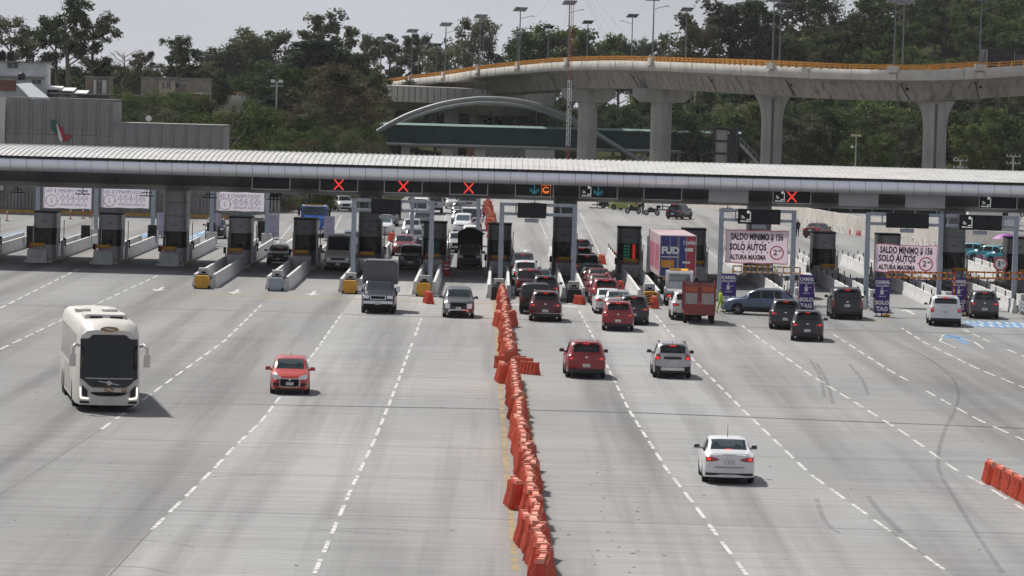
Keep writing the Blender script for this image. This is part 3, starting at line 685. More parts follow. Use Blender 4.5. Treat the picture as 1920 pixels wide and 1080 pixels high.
# --- big boxy suv
BIG = dict(L=5.1, W=1.98, r=0.39, axles=(1.0, 4.05), sill=0.32, tumble=0.17, rake_r=0.06, bulge=0.08,
    top=[(0, 1.22), (0.04, 1.30), (0.26, 1.72), (0.45, 1.85), (1.2, 1.90), (2.6, 1.89), (3.0, 1.80), (3.62, 1.30), (3.75, 1.27), (4.6, 1.18), (4.95, 1.08), (5.1, 0.95)],
    belt=[(0, 1.18), (0.6, 1.20), (3.6, 1.16), (4.6, 1.06), (5.1, 0.86)],
    ws=(3.03, 3.60), rw=(0.07, 0.25), side=[(0.6, 1.35), (1.43, 2.3), (2.38, 3.2)], mirror=3.2, wf=0.88, wr0=0.93, wr1=0.97,
    head=[([0.55, 0.68, 0.84], [1.05]*3, [0.82]*3)],
    tail=[([0.78, 0.83, 0.90], [1.20]*3, [0.76]*3)], tail_glow=None,
    bands=[PLATE_R(0.86), PLATE_F(0.6), ('grille', sym(0.1, 0.5), [1.05]*4, [0.75]*4, True, 'chrome'), ('bumper_trim', sym(0.4, 0.9), [0.50]*4, [0.34]*4, False, 'clad'),
           ('emblem', [-0.07, 0, 0.07], [1.12]*3, [1.05]*3, False, 'chrome')],
    third=(0.24, 1.80, 0.16), rails=(0.7, 2.7), rail_mat='black', spoiler=(0.26, 1.865, 0.6), doors=(1.5, 2.5), gaps=(1.4, 2.35), mirror_paint=True)
template('big_suv', BIG)
B2 = dict(BIG); B2['tail'] = [([0.70, 0.78, 0.90], [1.08]*3, [0.84]*3)]; B2['tail_glow'] = (0.80, 1.0, 0.055); B2['L'] = 4.6
B2.update(axles=(0.9, 3.6), top=[(0, 1.20), (0.04, 1.27), (0.30, 1.66), (0.5, 1.76), (1.2, 1.80), (2.2, 1.79), (2.6, 1.70), (3.25, 1.22), (3.35, 1.19), (4.1, 1.10), (4.45, 1.0), (4.6, 0.88)],
    belt=[(0, 1.15), (0.6, 1.15), (3.2, 1.10), (4.1, 1.0), (4.6, 0.8)], ws=(2.63, 3.22), rw=(0.09, 0.29), side=[(0.65, 1.2), (1.28, 2.05), (2.13, 2.85)], mirror=2.85, rails=(0.7, 2.3), third=(0.28, 1.72, 0.14), spoiler=(0.3, 1.775, 0.55), W=1.92, doors=(1.4, 2.3), gaps=(1.24, 2.09), r=0.36)
template('box_suv', B2)
# --- jeep
JEEP = dict(L=4.2, W=1.84, r=0.40, axles=(0.70, 3.25), sill=0.42, tumble=0.12, rake_r=0.02, bulge=0.03, tw=0.26,
    top=[(0, 1.20), (0.03, 1.26), (0.12, 1.76), (0.25, 1.84), (1.2, 1.86), (2.1, 1.85), (2.25, 1.80), (2.62, 1.28), (2.7, 1.25), (3.8, 1.16), (4.1, 1.10), (4.2, 1.0)],
    belt=[(0, 1.17), (2.6, 1.17), (3.8, 1.08), (4.2, 0.9)], ws=(2.28, 2.60), rw=(0.05, 0.115), side=[(0.3, 0.95), (1.05, 1.55), (1.65, 2.2)], mirror=2.35, wf=0.9, wr0=0.97, wr1=0.99,
    head=[([0.5, 0.6, 0.7], [1.0]*3, [0.8]*3)], tail=[([0.76, 0.81, 0.87], [1.05]*3, [0.84]*3)], tail_glow=None,
    bands=[('bumper', sym(0.4, 0.86), [0.62]*4, [0.46]*4, False, 'clad'), PLATE_R(0.75)], spare=0.95, mirror_paint=False, dark_rim=True, third=(-0.05, 1.42, 0.1))
template('jeep', JEEP)
# --- double-cab pickup
PICK = dict(L=5.3, W=1.86, r=0.38, axles=(1.15, 4.30), sill=0.42, tumble=0.18, rake_r=0.0, bulge=0.04, tw=0.24,
    top=[(0, 1.10), (0.05, 1.12), (1.50, 1.14), (1.56, 1.18), (1.72, 1.68), (1.9, 1.76), (2.6, 1.80), (3.1, 1.76), (3.85, 1.24), (3.95, 1.21), (4.8, 1.12), (5.15, 1.0), (5.3, 0.88)],
    belt=[(0, 1.08), (1.5, 1.12), (3.8, 1.12), (4.8, 1.02), (5.3, 0.8)], ws=(3.13, 3.82), rw=(1.585, 1.71), side=[(1.85, 2.45), (2.53, 3.3)], mirror=3.35, wf=0.86, wr0=0.95, wr1=0.98,
    head=[([0.50, 0.64, 0.80], [0.98]*3, [0.80]*3)], tail=[([0.72, 0.79, 0.88], [1.05]*3, [0.74]*3)], tail_glow=(0.80, 0.98, 0.045),
    bands=[('bumper', sym(0.4, 0.84), [0.60]*4, [0.44]*4, False, 'chrome'), PLATE_R(0.53, 0.15), ('grille', sym(0.2, 0.44), [0.98]*4, [0.76]*4, True, 'black'), ('front_bumper', sym(0.4, 0.76), [0.66]*4, [0.5]*4, True, 'chrome'), PLATE_F(0.58),
           ('lower_grille', sym(0.4, 0.7), [0.49]*4, [0.40]*4, True, 'black'), ('emblem', [-0.06, 0, 0.06], [0.93]*3, [0.83]*3, False, 'chrome')],
    bed=(0.10, 1.45), third=(1.68, 1.70, 0.12), doors=(2.0, 2.7), gaps=(2.5,), mirror_paint=False)
template('pickup', PICK)
# --- vans
VAN = dict(L=5.9, W=2.02, r=0.35, axles=(1.2, 4.75), sill=0.32, tumble=0.13, rake_r=0.0, bulge=0.05, tw=0.23,
    top=[(0, 2.35), (0.12, 2.50), (0.5, 2.56), (3.9, 2.56), (4.3, 2.46), (5.05, 1.42), (5.15, 1.36), (5.6, 1.16), (5.8, 1.02), (5.9, 0.90)],
    belt=[(0, 1.25), (4.9, 1.22), (5.3, 1.1), (5.9, 0.82)], ws=(4.36, 5.0), side=[(4.0, 4.65)], rw_band=(0.72, 1.35, 2.0), mirror=4.7, wf=0.82, wr0=0.97, wr1=0.99,
    head=[([0.54, 0.66, 0.80], [0.92, 0.96, 0.98], [0.78, 0.78, 0.80])], head_mat='lamp_clear',
    tail=[([0.82, 0.88, 0.95], [1.25]*3, [0.85]*3)],
    bands=[('grille', sym(0.2, 0.50), [0.93]*4, [0.80]*4, True, 'black'), ('front_bumper', sym(0.4, 0.82), [0.62]*4, [0.36]*4, True, 'clad'), PLATE_F(0.50), ('rear_bumper', sym(0.4, 0.94), [0.56]*4, [0.36]*4, False, 'clad'), PLATE_R(0.8)],
    bands2=[('lamp_beam', [0.60, 0.66, 0.72], [0.90]*3, [0.82]*3, True, 'lamp_lit')], mirror_paint=False, gaps=(3.9, 2.6))
template('van', VAN)
MINI = dict(L=4.4, W=1.80, r=0.31, axles=(0.85, 3.55), sill=0.24, tumble=0.17, rake_r=0.02, bulge=0.07,
    top=[(0, 1.10), (0.04, 1.18), (0.22, 1.64), (0.4, 1.76), (1.5, 1.82), (2.4, 1.80), (2.9, 1.68), (3.6, 1.12), (3.7, 1.08), (4.1, 0.96), (4.3, 0.82), (4.4, 0.72)],
    belt=[(0, 1.05), (3.5, 1.0), (4.1, 0.86), (4.4, 0.64)], ws=(2.93, 3.57), rw=(0.07, 0.21), rw_mat='glass_pale', side=[(0.5, 1.25), (1.33, 2.25), (2.33, 3.1)], mirror=3.1, ws_mat='glass_pale',
    head=[([0.46, 0.58, 0.72], [0.84, 0.86, 0.86], [0.70, 0.68, 0.70])], tail=[([0.68, 0.75, 0.84], [1.0]*3, [0.68]*3)],
    bands=[PLATE_R(0.85), PLATE_F(0.5), ('grille', sym(0.15, 0.40), [0.76]*4, [0.66]*4, True, 'black'), ('bumper_trim', sym(0.4, 0.8), [0.40]*4, [0.30]*4, False, 'clad')], mirror_paint=False, third=(0.2, 1.72, 0.1))
template('minivan', MINI)

# --- trucks: a pickup-type or cab-over chassis carrying a body
def gable(mb, w, y0, y1, z0, z1, zr, mi=0, r=0.12):
    mb.prism([(-w, z0), (w, z0), (w, z1-r), (w-r, z1), (0.25*w, zr), (-0.25*w, zr), (-w+r, z1), (-w, z1-r)], 'y', y0, y1, mi)
F350 = dict(PICK); F350.update(W=1.98, L=5.9, r=0.40, axles=(1.35, 4.75), ws_mat='glass_w',
    top=[(0, 1.10), (0.05, 1.12), (2.30, 1.14), (2.36, 1.2), (2.5, 1.74), (2.65, 1.84), (3.1, 1.88), (3.5, 1.84), (4.15, 1.34), (4.25, 1.32), (5.3, 1.22), (5.75, 1.14), (5.9, 0.98)],
    belt=[(0, 1.08), (2.3, 1.14), (4.1, 1.20), (5.3, 1.12), (5.9, 0.9)], ws=(3.53, 4.12), rw=None, side=[(2.6, 3.1), (3.15, 3.7)], mirror=3.75, bed=None, wf=0.9, third=None, gaps=(), doors=(2.8,),
    head=[([0.52, 0.66, 0.86], [1.08]*3, [0.90]*3)], extra=[])
F350['bands'] = [('grille', sym(0.2, 0.46), [1.09]*4, [0.84]*4, True, 'chrome'), ('grille_mesh', sym(0.2, 0.41), [1.05]*4, [0.88]*4, True, 'black'), ('front_bumper', sym(0.45, 0.86), [0.76, 0.77, 0.77, 0.76], [0.60]*4, True, 'chrome'), ('number_plate', [-0.16, 0, 0.16], [0.70]*3, [0.56]*3, True, 'plate'), ('lower_grille', sym(0.4, 0.8), [0.59]*4, [0.42]*4, True, 'black')]
def _canvas(B, add):
    mb = MB(); n = 10; w = 1.04; z0, z1, r = 1.62, 3.05, 0.32
    pr = [(-w, z0), (w, z0), (w, z1-r)]+[(w-r+r*math.cos(a), z1-r+r*math.sin(a)*0.85) for a in np.linspace(0.2, math.pi/2, 5)]+[(-(w-r)-r*math.sin(a), z1-r+r*math.cos(a)*0.85) for a in np.linspace(0, math.pi/2-0.2, 5)]+[(-w, z1-r)]
    mb.prism(pr, 'y', -0.15, 2.62); add('canvas_cover', mb, mat('grey_canvas', (0.135, 0.136, 0.15), 0.85, var=0.15, scale=0.9, stretch=(1, 1, 3), bump=0.2))
    mb = MB()
    for k in range(5): x = -0.84+0.42*k; mb.box(x-0.02, x+0.02, 2.50, 2.56, 1.25, 1.64)
    mb.box(-1.0, 1.0, 2.50, 2.57, 1.20, 1.26); mb.box(-1.06, 1.06, 2.50, 2.68, 3.0, 3.06); add('headboard', mb, M['silver'])
    mb = MB(); mb.box(-1.02, 1.02, -0.1, 2.5, 0.95, 1.30); add('bed', mb, M['dark'])
    mb = MB()
    for s_ in (1, -1): mb.cbox(s_*1.12-0.12, s_*1.12+0.12, 3.95, 4.05, 1.25, 1.55, 0.03)
    add('tow_mirror', mb, M['chrome'])
F350['extra'] = [_canvas]; template('canvas_truck', F350)
BLK = dict(F350); BLK['extra'] = []
def _peak(B, add):
    mb = MB(); gable(mb, 0.98, -0.2, 2.7, 1.1, 2.85, 3.12); add('tarpaulin_cover', mb, mat('black_tarpaulin', (0.012, 0.012, 0.013), 0.65, var=0.3, scale=1.5, bump=0.4))
BLK['extra'] = [_peak]; BLK['bands'] = [('grille', sym(0.2, 0.46), [1.07]*4, [0.84]*4, True, 'black'), ('front_bumper', sym(0.45, 0.86), [0.76]*4, [0.50]*4, True, 'clad'), ('number_plate', [-0.16, 0, 0.16], [0.66]*3, [0.54]*3, True, 'dark')]
template('tarp_truck', BLK)
def cabover(P):
    """cab-over delivery lorry: y = 0 rear, nose at L"""
    L = P['L']; w = P.get('w', 1.12); h = P.get('cab_h', 2.3); out = []
    def add(name, mb, m, **k): n = Node(name, mb.mesh(name, m if isinstance(m, list) else [m], 40)); out.append(n); return n
    mb = MB(); c = L-1.75
    prof = [(c, 0.55), (L-0.02, 0.55), (L, 0.75), (L-0.02, 1.25), (L-0.36, h-0.10), (L-0.50, h), (c, h)]
    mb.prism(prof, 'x', -w*0.93, w*0.93); add('cab', mb, M['paint'])
    a = Vector((0, L-0.045, 1.32)); b = Vector((0, L-0.345, h-0.16)); n = Vector((0, 0.95, 0.3)).normalized()*0.012
    mb = MB(); W_ = w*0.85; mb.quad(a+n-Vector((W_, 0, 0)), a+n+Vector((W_, 0, 0)), b+n+Vector((W_, 0, 0)), b+n-Vector((W_, 0, 0))); 
    for v in list(range(4)): pass
    add('windscreen', mb, M['glass_w'])
    for s_ in (1, -1):
        mb = MB(); x = s_*(w*0.93+0.006); q = [(x, c+0.35, 1.35), (x, L-0.22, 1.35), (x, L-0.50, h-0.22), (x, c+0.35, h-0.22)]; mb.quad(*(q if s_ > 0 else q[::-1])); add('side_window', mb, M['glass'])
        mb = MB(); mb.box(s_*0.72-0.16, s_*0.72+0.16, L-0.03, L+0.025, 0.74, 0.92); add('headlight', mb, M['lamp_clear'])
        mb = MB(); mb.cbox(s_*(w+0.14)-0.09, s_*(w+0.14)+0.09, L-0.25, L-0.18, 1.40, 1.78, 0.03); mb.bar((s_*(w*0.9), L-0.25, 1.75), (s_*(w+0.14), L-0.22, 1.72), 0.03, 0.03); add('mirror', mb, M['black'])
    mb = MB(); mb.box(-w*0.9, w*0.9, L-0.1, L+0.06, 0.38, 0.64); add('bumper', mb, M['clad'])
    mb = MB(); mb.box(-0.45, 0.45, L-0.02, L+0.02, 0.98, 1.14); add('grille', mb, M['black'])
    mb = MB(); mb.box(-0.42, 0.42, 0.1, c+0.3, 0.55, 0.80); mb.box(-0.16, 0.16, L+0.055, L+0.07, 0.44, 0.56, 0); add('chassis', mb, M['dark'])
    r = P.get('r', 0.42)
    for a_ in P['axles']:
        for s_ in (1, -1): out.append(wheel_node(r, 0.28, (s_*(w-0.22), a_, r), s_))
    for s_ in (1, -1):
        mb = MB(); mb.box(s_*0.85-0.16, s_*0.85+0.16, -0.03, 0.03, 0.72, 0.84); add('taillight', mb, M['lamp_red'])
    for f in P['extra']: f(add)
    return out
def cargo_box(m, w, y0, y1, z0, z1, trim='silver'):
    def f(add):
        mb = MB(); mb.cbox(-w, w, y0, y1, z0, z1, 0.04); add('cargo_box', mb, m)
        mb = MB()
        for x in (-w-0.004, w-0.036): mb.box(x, x+0.04, y1-0.05, y1+0.006, z0, z1-0.02); mb.box(x, x+0.04, y0-0.006, y0+0.05, z0, z1-0.02)
        mb.box(-w+0.04, w-0.04, y1-0.03, y1+0.006, z1-0.09, z1-0.03); add('box_trim', mb, M[trim])
    return f
def stake_body(m, w, y0, y1, z0, z1):
    def f(add):
        mb = MB(); mb.box(-w, w, y0, y1, z0-0.14, z0)
        n = int((y1-y0)/0.45)
        for s_ in (1, -1):
            for k in range(n+1): y = y0+(y1-y0-0.06)*k/n; mb.box(s_*w-0.03, s_*w+0.03, y, y+0.06, z0, z1)
            for k in range(6): z = z0+0.1+(z1-z0-0.16)*k/5; mb.box(s_*w-0.02, s_*w+0.02, y0, y1, z-0.055, z+0.055)
        for k in range(6): z = z0+0.1+(z1-z0-0.16)*k/5; mb.box(-w, w, y1-0.03, y1, z-0.055, z+0.055)
        add('stake_body', mb, m)
    return f
def reg(name, P): TPL[name] = (cabover(P), P)
# ------------------------------------------------------------------ ground, road, paint
def sst(a, b, x):
    t = min(1, max(0, (x-a)/(b-a))); return t*t*(3-2*t)
def terrain(X, Y):
    Y = Y/2
    z = 8*sst(345, 500, Y)-6*sst(600, 1500, Y)
    z += 9.5*sst(238, 318, Y)*(1-sst(-24, -13, X))*(1-sst(350, 430, Y))
    z += 26*sst(345, 500, Y)*sst(26, 85, X)*(1-sst(600, 1100, Y))
    return z
def axis_pts(segs):
    out = []
    for a, b, n in segs: out += list(np.linspace(a, b, n, endpoint=False))
    return out+[segs[-1][1]]
gx = axis_pts([(-3000, -400, 8), (-400, -80, 12), (-80, 140, 74), (140, 400, 12), (400, 3000, 8)])
gy = axis_pts([(-60, 440, 10), (440, 1120, 86), (1120, 2400, 16), (2400, 9000, 8)])
mb = MB(); mb.grid([[(x, y, terrain(x, y)-0.02) for x in gx] for y in gy])
obj('ground', mb, M['soil'], kind='structure', smooth=80)

LINES = {  # lane lines traced on the road, photograph pixels
 'a': [(0, 578), (150, 503)], 'b': [(0, 655), (90, 612), (300, 515)], 'c': [(190, 805), (275, 745), (350, 690), (420, 640), (492, 570)],
 'd': [(285, 993), (400, 880), (440, 837), (490, 790), (515, 757), (590, 660), (641, 588)],
 'e': [(590, 1075), (655, 925), (700, 830), (735, 745), (790, 598)],
 'f': [(1085, 582), (1110, 628), (1140, 690), (1180, 770), (1250, 880), (1310, 957), (1345, 1005), (1400, 1078)],
 'g': [(1225, 585), (1290, 665), (1400, 775), (1520, 890), (1640, 975), (1770, 1068)],
 'h': [(1390, 610), (1515, 700), (1620, 765), (1700, 815), (1790, 880), (1840, 906), (1935, 965)],
 'i': [(1560, 625), (1660, 690), (1740, 735), (1830, 785), (1935, 832)],
 'j': [(1690, 615), (1735, 643), (1830, 690), (1935, 733)],
 'k': [(1805, 617), (1870, 648), (1935, 674)]}
WL = {k: [G(*p) for p in v] for k, v in LINES.items()}
def xline(k, Y):
    p = sorted([(q.y, q.x) for q in WL[k]]); ys = [a for a, _ in p]; xs = [b for _, b in p]
    if Y < ys[0]: return xs[0]+(xs[1]-xs[0])/(ys[1]-ys[0])*(Y-ys[0])
    return float(np.interp(Y, ys, xs))
XI = lambda i: 0.15+4.79*(i-7)
YL = [2*v for v in (10, 40, 50, 55, 60, 65, 70, 75, 80, 86, 92, 100, 108, 116, 125, 134, 145, 160, 200, 245, 345)]
cols = [lambda Y: -75.0]+[(lambda Y, k=k: xline(k, Y)) for k in 'cde']+[lambda Y: 0.3]+[(lambda Y, k=k: xline(k, Y)) for k in 'fgh']+[lambda Y: 95.0]
road = MB(); tone = [0, 0, 1, 2, 3, 1, 3, 4]
for j in range(len(cols)-1):
    road.grid([[(cols[j](y), y, 0.0), (cols[j+1](y), y, 0.0)] for y in YL], tone[j], flip=False)
def toned(name, k, col=None):
    m = M['road'].copy(); m.name = name
    for n in m.node_tree.nodes:
        if n.bl_idname == 'ShaderNodeMix' and n.blend_type == 'MULTIPLY':
            pass
        if n.bl_idname == 'ShaderNodeMix' and n.blend_type == 'MIX':
            for q in (6, 7):
                c = n.inputs[q].default_value; n.inputs[q].default_value = tuple(v*k for v in c[:3])+(1,)
    return m
road_o = obj('road', road, [toned('road_concrete_dark', 0.79), toned('road_concrete_pale', 1.05), toned('road_concrete_worn', 0.95), toned('road_concrete_mid', 0.90), toned('road_concrete_grey', 0.84)], kind='structure', smooth=0)

def ribbon(mb, pts, w, z, mi=0):
    pts = [Vector((p[0], p[1], z)) for p in pts]; L_ = []
    for i, p in enumerate(pts):
        t = (pts[min(i+1, len(pts)-1)]-pts[max(i-1, 0)]).normalized(); n = Vector((-t.y, t.x, 0)); ww = w[i] if isinstance(w, list) else w
        L_.append([p+n*ww/2, p-n*ww/2])
    mb.grid(L_, mi, flip=True)
def walk(pts, step):
    out = []; pts = [Vector((p[0], p[1], 0)) for p in pts]; d = 0
    for a, b in zip(pts[:-1], pts[1:]):
        l = (b-a).length; t = 0
        while d+t < 1e9 and t < l: out.append((a.lerp(b, t/l), (b-a).normalized())); t += step
    return out
def dashed(pts, on=3.5, cyc=5.2, w=0.125, z=0.005, solid=False, m='line', miss=0.04):
    mb = MB(); pts = [Vector((p[0], p[1], 0)) for p in pts]; r = random.Random(len(pts)*7+int(pts[0].x*10))
    cum = [0]
    for a, b in zip(pts[:-1], pts[1:]): cum.append(cum[-1]+(b-a).length)
    def P(s):
        i = min(max(int(np.searchsorted(cum, s)-1), 0), len(pts)-2); u = (s-cum[i])/(cum[i+1]-cum[i]); return pts[i].lerp(pts[i+1], u)
    s = 0.0
    while s < cum[-1]-0.3:
        e = min(s+(cyc if solid else on), cum[-1])
        if r.random() > miss: ribbon(mb, [P(s), P((s+e)/2), P(e)], w, z)
        s += cyc
    return obj('lane_line', mb, M[m], road_o, smooth=0)
for k in 'abcdefghijk':
    p = sorted(WL[k], key=lambda q: q.y)
    dashed(p)
for pl in ([(1088, 400), (1105, 435), (1127, 482)], [(1190, 436), (1220, 466)], [(1317, 463), (1372, 503)], [(1573, 497), (1660, 530)], [(640, 404), (622, 442)], [(735, 428), (728, 450)], [(838, 400), (826, 440)],
           [(1012, 415), (1026, 448)], [(30, 445), (75, 425)], [(175, 432), (205, 418)], [(300, 440), (345, 415)], [(545, 425), (520, 455)]):
    dashed([G(*q) for q in pl], miss=0.0, w=0.14)
# the two yellow edge lines of the divider
for pl, w in (([(926, 560), (932, 640), (938, 720), (943, 790), (950, 880), (957, 960), (966, 1070)], 0.20), ([(952, 585), (965, 660), (988, 760), (1000, 830)], 0.16)):
    dashed(sorted([G(*q) for q in pl], key=lambda q: q.y), cyc=8.0, w=w, solid=True, m='line_y', miss=0)
# transverse joints and hairline slab joints
def strip(name, pl, w, z, m):
    mb = MB(); q = sorted([G(*p) for p in pl], key=lambda v: v.x); n = []
    for a, b in zip(q[:-1], q[1:]):
        k = max(2, int((b-a).length/2)); n += [a.lerp(b, t/k) for t in range(k)]
    n.append(q[-1]); r = random.Random(int(w*1000)+len(n))
    ribbon(mb, n, [w*(0.8+0.4*r.random()) for _ in n], z, 0); return obj(name, mb, M[m], road_o, smooth=0)
strip('joint_seal', [(-20, 571), (480, 583), (700, 591), (1000, 600), (1580, 619), (1940, 628)], 0.7, 0.003, 'crack')
strip('joint_seal', [(560, 760), (880, 766), (1200, 774), (1940, 804)], 0.45, 0.003, 'joint')
strip('joint_seal', [(270, 755), (560, 760)], 0.35, 0.003, 'crack')
for pl in ([(-20, 940), (190, 805)], [(195, 1090), (285, 993)], [(300, 832), (500, 840)], [(1640, 975), (1770, 1068)], [(30, 720), (105, 690)]):
    a, b = G(*pl[0]), G(*pl[1]); mb = MB(); ribbon(mb, [a, a.lerp(b, 0.5), b], 0.06, 0.003); obj('joint_seal', mb, M['crack'], road_o, smooth=0)
for yy in (64.5, 71, 77.5, 90.5, 97, 103.5, 110, 122):          # saw-cut contraction joints across the pour
    mb = MB(); r = random.Random(int(yy*10)); pts = [Vector((-40+4*k, 2*yy+r.uniform(-0.01, 0.01)-0.01*k, 0)) for k in range(21)]
    ribbon(mb, pts, 0.06, 0.0025); obj('joint_seal', mb, M['crack'], road_o, smooth=0)
# wandering cracks and patched seams
rc = random.Random(31)
for k in range(9):
    p = G(rc.uniform(0, 1920), rc.uniform(640, 1070)); a = rc.choice((0, 0, 1.57))+rc.gauss(0, 0.35); pts = [p]
    for j in range(rc.randrange(4, 8)): a += rc.gauss(0, 0.25); pts.append(pts[-1]+Vector((math.cos(a)*0.45, math.sin(a)*0.9, 0)))
    mb = MB(); ribbon(mb, pts, [0.03+0.03*rc.random() for _ in pts], 0.0035); obj('crack', mb, M['crack'], road_o, smooth=0)
# tyre marks
def skid(pl, w=0.16):
    q = [G(*p) for p in pl]; t = [0]
    for a, b in zip(q[:-1], q[1:]): t.append(t[-1]+(b-a).length)
    fx = pchip([(s, v.x) for s, v in zip(t, q)]); fy = pchip([(s, v.y) for s, v in zip(t, q)]); n = int(t[-1]/1.6)+2
    mb = MB(); ribbon(mb, [(fx(t[-1]*k/n), fy(t[-1]*k/n), 0) for k in range(n+1)], w, 0.0065); obj('tyre_mark', mb, M['rubber_mark'], road_o, smooth=0)
skid([(1675, 640), (1740, 672), (1782, 705), (1797, 738), (1790, 770), (1772, 805), (1760, 850), (1762, 885), (1790, 935), (1830, 1000), (1880, 1075)], 0.16)
skid([(1520, 677), (1535, 700), (1546, 745)]); skid([(1532, 682), (1550, 715), (1562, 757)]); skid([(1592, 683), (1615, 710), (1628, 741)]); skid([(1627, 930), (1650, 960), (1690, 1000)], 0.2)
skid([(1530, 935), (1552, 985), (1575, 1000)], 0.18)
# islands' cross line, stop line, arrows, blue panels
strip('lane_line', [(350, 551), (640, 560), (925, 570)], 1.0, 0.004, 'line_y'); strip('lane_line', [(1105, 576), (1390, 583)], 1.0, 0.004, 'line_y')
strip('stop_line', [(948, 571), (1082, 575)], 1.5, 0.005, 'line')
for u in ((1590, 598, 1660, 603),): strip('lane_line', [(u[0], u[1]), (u[2], u[3])], 1.2, 0.004, 'line_y')
def arrow(px, py, m='line', k=1.0, back=False):
    p = G(px, py); sg = -1 if back else 1; out = [(-0.12, -1.5), (0.12, -1.5), (0.12, 0.3), (0.5, 0.3), (0, 1.5), (-0.5, 0.3), (-0.12, 0.3)]
    mb = MB(); vs = [(p.x+sg*x*k, p.y+sg*y*k*2, 0.006) for x, y in out]; mb.add(vs, [tuple(range(7))]); return obj('road_arrow', mb, M[m], road_o, smooth=0)
for a in ((300, 542), (442, 547), (587, 550), (985, 470), (1705, 585)): arrow(*a, back=(a[0] < 900))
arrow(1796, 636, 'line_b', 1.7); 
mb = MB(); p = G(1796, 641)
for s_ in (-1, 1): ribbon(mb, [(p.x+s_*0.75, p.y-6, 0), (p.x+s_*0.95, p.y+0.4, 0), (p.x+s_*0.1, p.y+6.8, 0)], 0.12, 0.006)
obj('road_arrow', mb, M['line'], road_o, smooth=0)
def blue_panel(x0, x1, y0, y1, m='line_b', letters=True, seed=1):
    mb = MB(); a, b = G(x0, y1), G(x1, y0); mb.quad((a.x, a.y, 0.005), (b.x, a.y, 0.005), (b.x, b.y, 0.005), (a.x, b.y, 0.005)); obj('painted_panel', mb, M[m], road_o, smooth=0)
    if letters:
        q = MB(); r = random.Random(seed); h = (b.y-a.y)
        for row in range(2):
            x = a.x+0.2
            while x < b.x-0.3:
                w = r.uniform(0.25, 0.55); yy = a.y+h*(0.12+0.46*row); q.quad((x, yy, 0.009), (x+w*0.45, yy, 0.009), (x+w*0.45, yy+h*0.32, 0.009), (x, yy+h*0.32, 0.009)); x += w+0.1
        obj('road_marking', q, M['line_pale'], road_o, smooth=0)
blue_panel(1825, 1935, 605, 613); blue_panel(-10, 45, 432, 449, seed=2); blue_panel(105, 160, 432, 450, seed=3); blue_panel(232, 300, 434, 452, seed=4); blue_panel(345, 400, 432, 448, seed=5); blue_panel(470, 500, 434, 450, seed=6)
blue_panel(540, 560, 438, 455, 'line_pale', False); blue_panel(1610, 1690, 530, 536, 'line_pale', False)
# crumbs, scraps and stains on the road
mb = MB(); r = random.Random(5)
for k in range(110):
    x, y = r.uniform(0, 1920), r.uniform(620, 1078)
    if r.random() < 0.4: x = r.uniform(1000, 1250); y = r.uniform(880, 1078)
    p = G(x, y); s_ = r.uniform(0.015, 0.06); a = r.uniform(0, 3); c, d = math.cos(a)*s_*r.uniform(1, 2.2), math.sin(a)*s_
    mb.add([(p.x+c, p.y+d, 0.004), (p.x-d, p.y+c*0.6, 0.012+s_*0.2), (p.x-c, p.y-d, 0.004), (p.x+d, p.y-c*0.6, 0.010)], [(0, 1, 2, 3)])
obj('road_debris', mb, mat('road_scrap', (0.14, 0.135, 0.13), 0.9), kind='stuff', smooth=0)
tag(COL.objects['road_debris'], 'dark scraps and crumbs scattered over the concrete road')

# ------------------------------------------------------------------ toll canopy
X0, X1 = -48.0, 52.0; YC = 309.5; LIP = 300.5
can = thing('toll_canopy', 'long white ribbed canopy with silver rounded fascia spanning every toll lane', 'canopy', (0, YC, 0))
def at_can(prof): return [(y-YC, z) for y, z in prof]
roofp = at_can([(LIP, 7.84), (LIP+2, 8.02), (LIP+5, 8.24), (LIP+9, 8.40), (LIP+13, 8.46), (LIP+17, 8.40), (LIP+22, 8.2), (LIP+26, 7.86)])
mb = MB(); mb.grid([[(X0, y, z), (X1, y, z)] for y, z in roofp], 0, flip=True); mb.grid([[(X0, y, z-0.06), (X1, y, z-0.06)] for y, z in roofp], 0)
obj('roof_sheet', mb, M['roof_white'], can, smooth=60)
mb = MB(); x = X0
while x < X1:
    A = [(x-0.022, y, z+0.002) for y, z in roofp]; B_ = [(x-0.014, y, z+0.055) for y, z in roofp]; C_ = [(x+0.014, y, z+0.055) for y, z in roofp]; D_ = [(x+0.022, y, z+0.002) for y, z in roofp]
    mb.grid([A, B_, C_, D_], 0); x += 0.40
obj('roof_seam', mb, M['roof_white'], can, kind='stuff', smooth=0)
mb = MB(); x = X0
while x < X1: mb.box(x, x+0.13, 3.9, 4.15, 8.48, 8.54); x += 0.4
obj('ridge_clip', mb, M['silver'], can, kind='stuff', smooth=0)
mb = MB(); mb.box(X0, X1, -9.32, -8.98, 7.72, 7.82); mb.box(X0, X1, -9.36, -9.325, 7.70, 7.87); obj('gutter', mb, M['dark'], can)
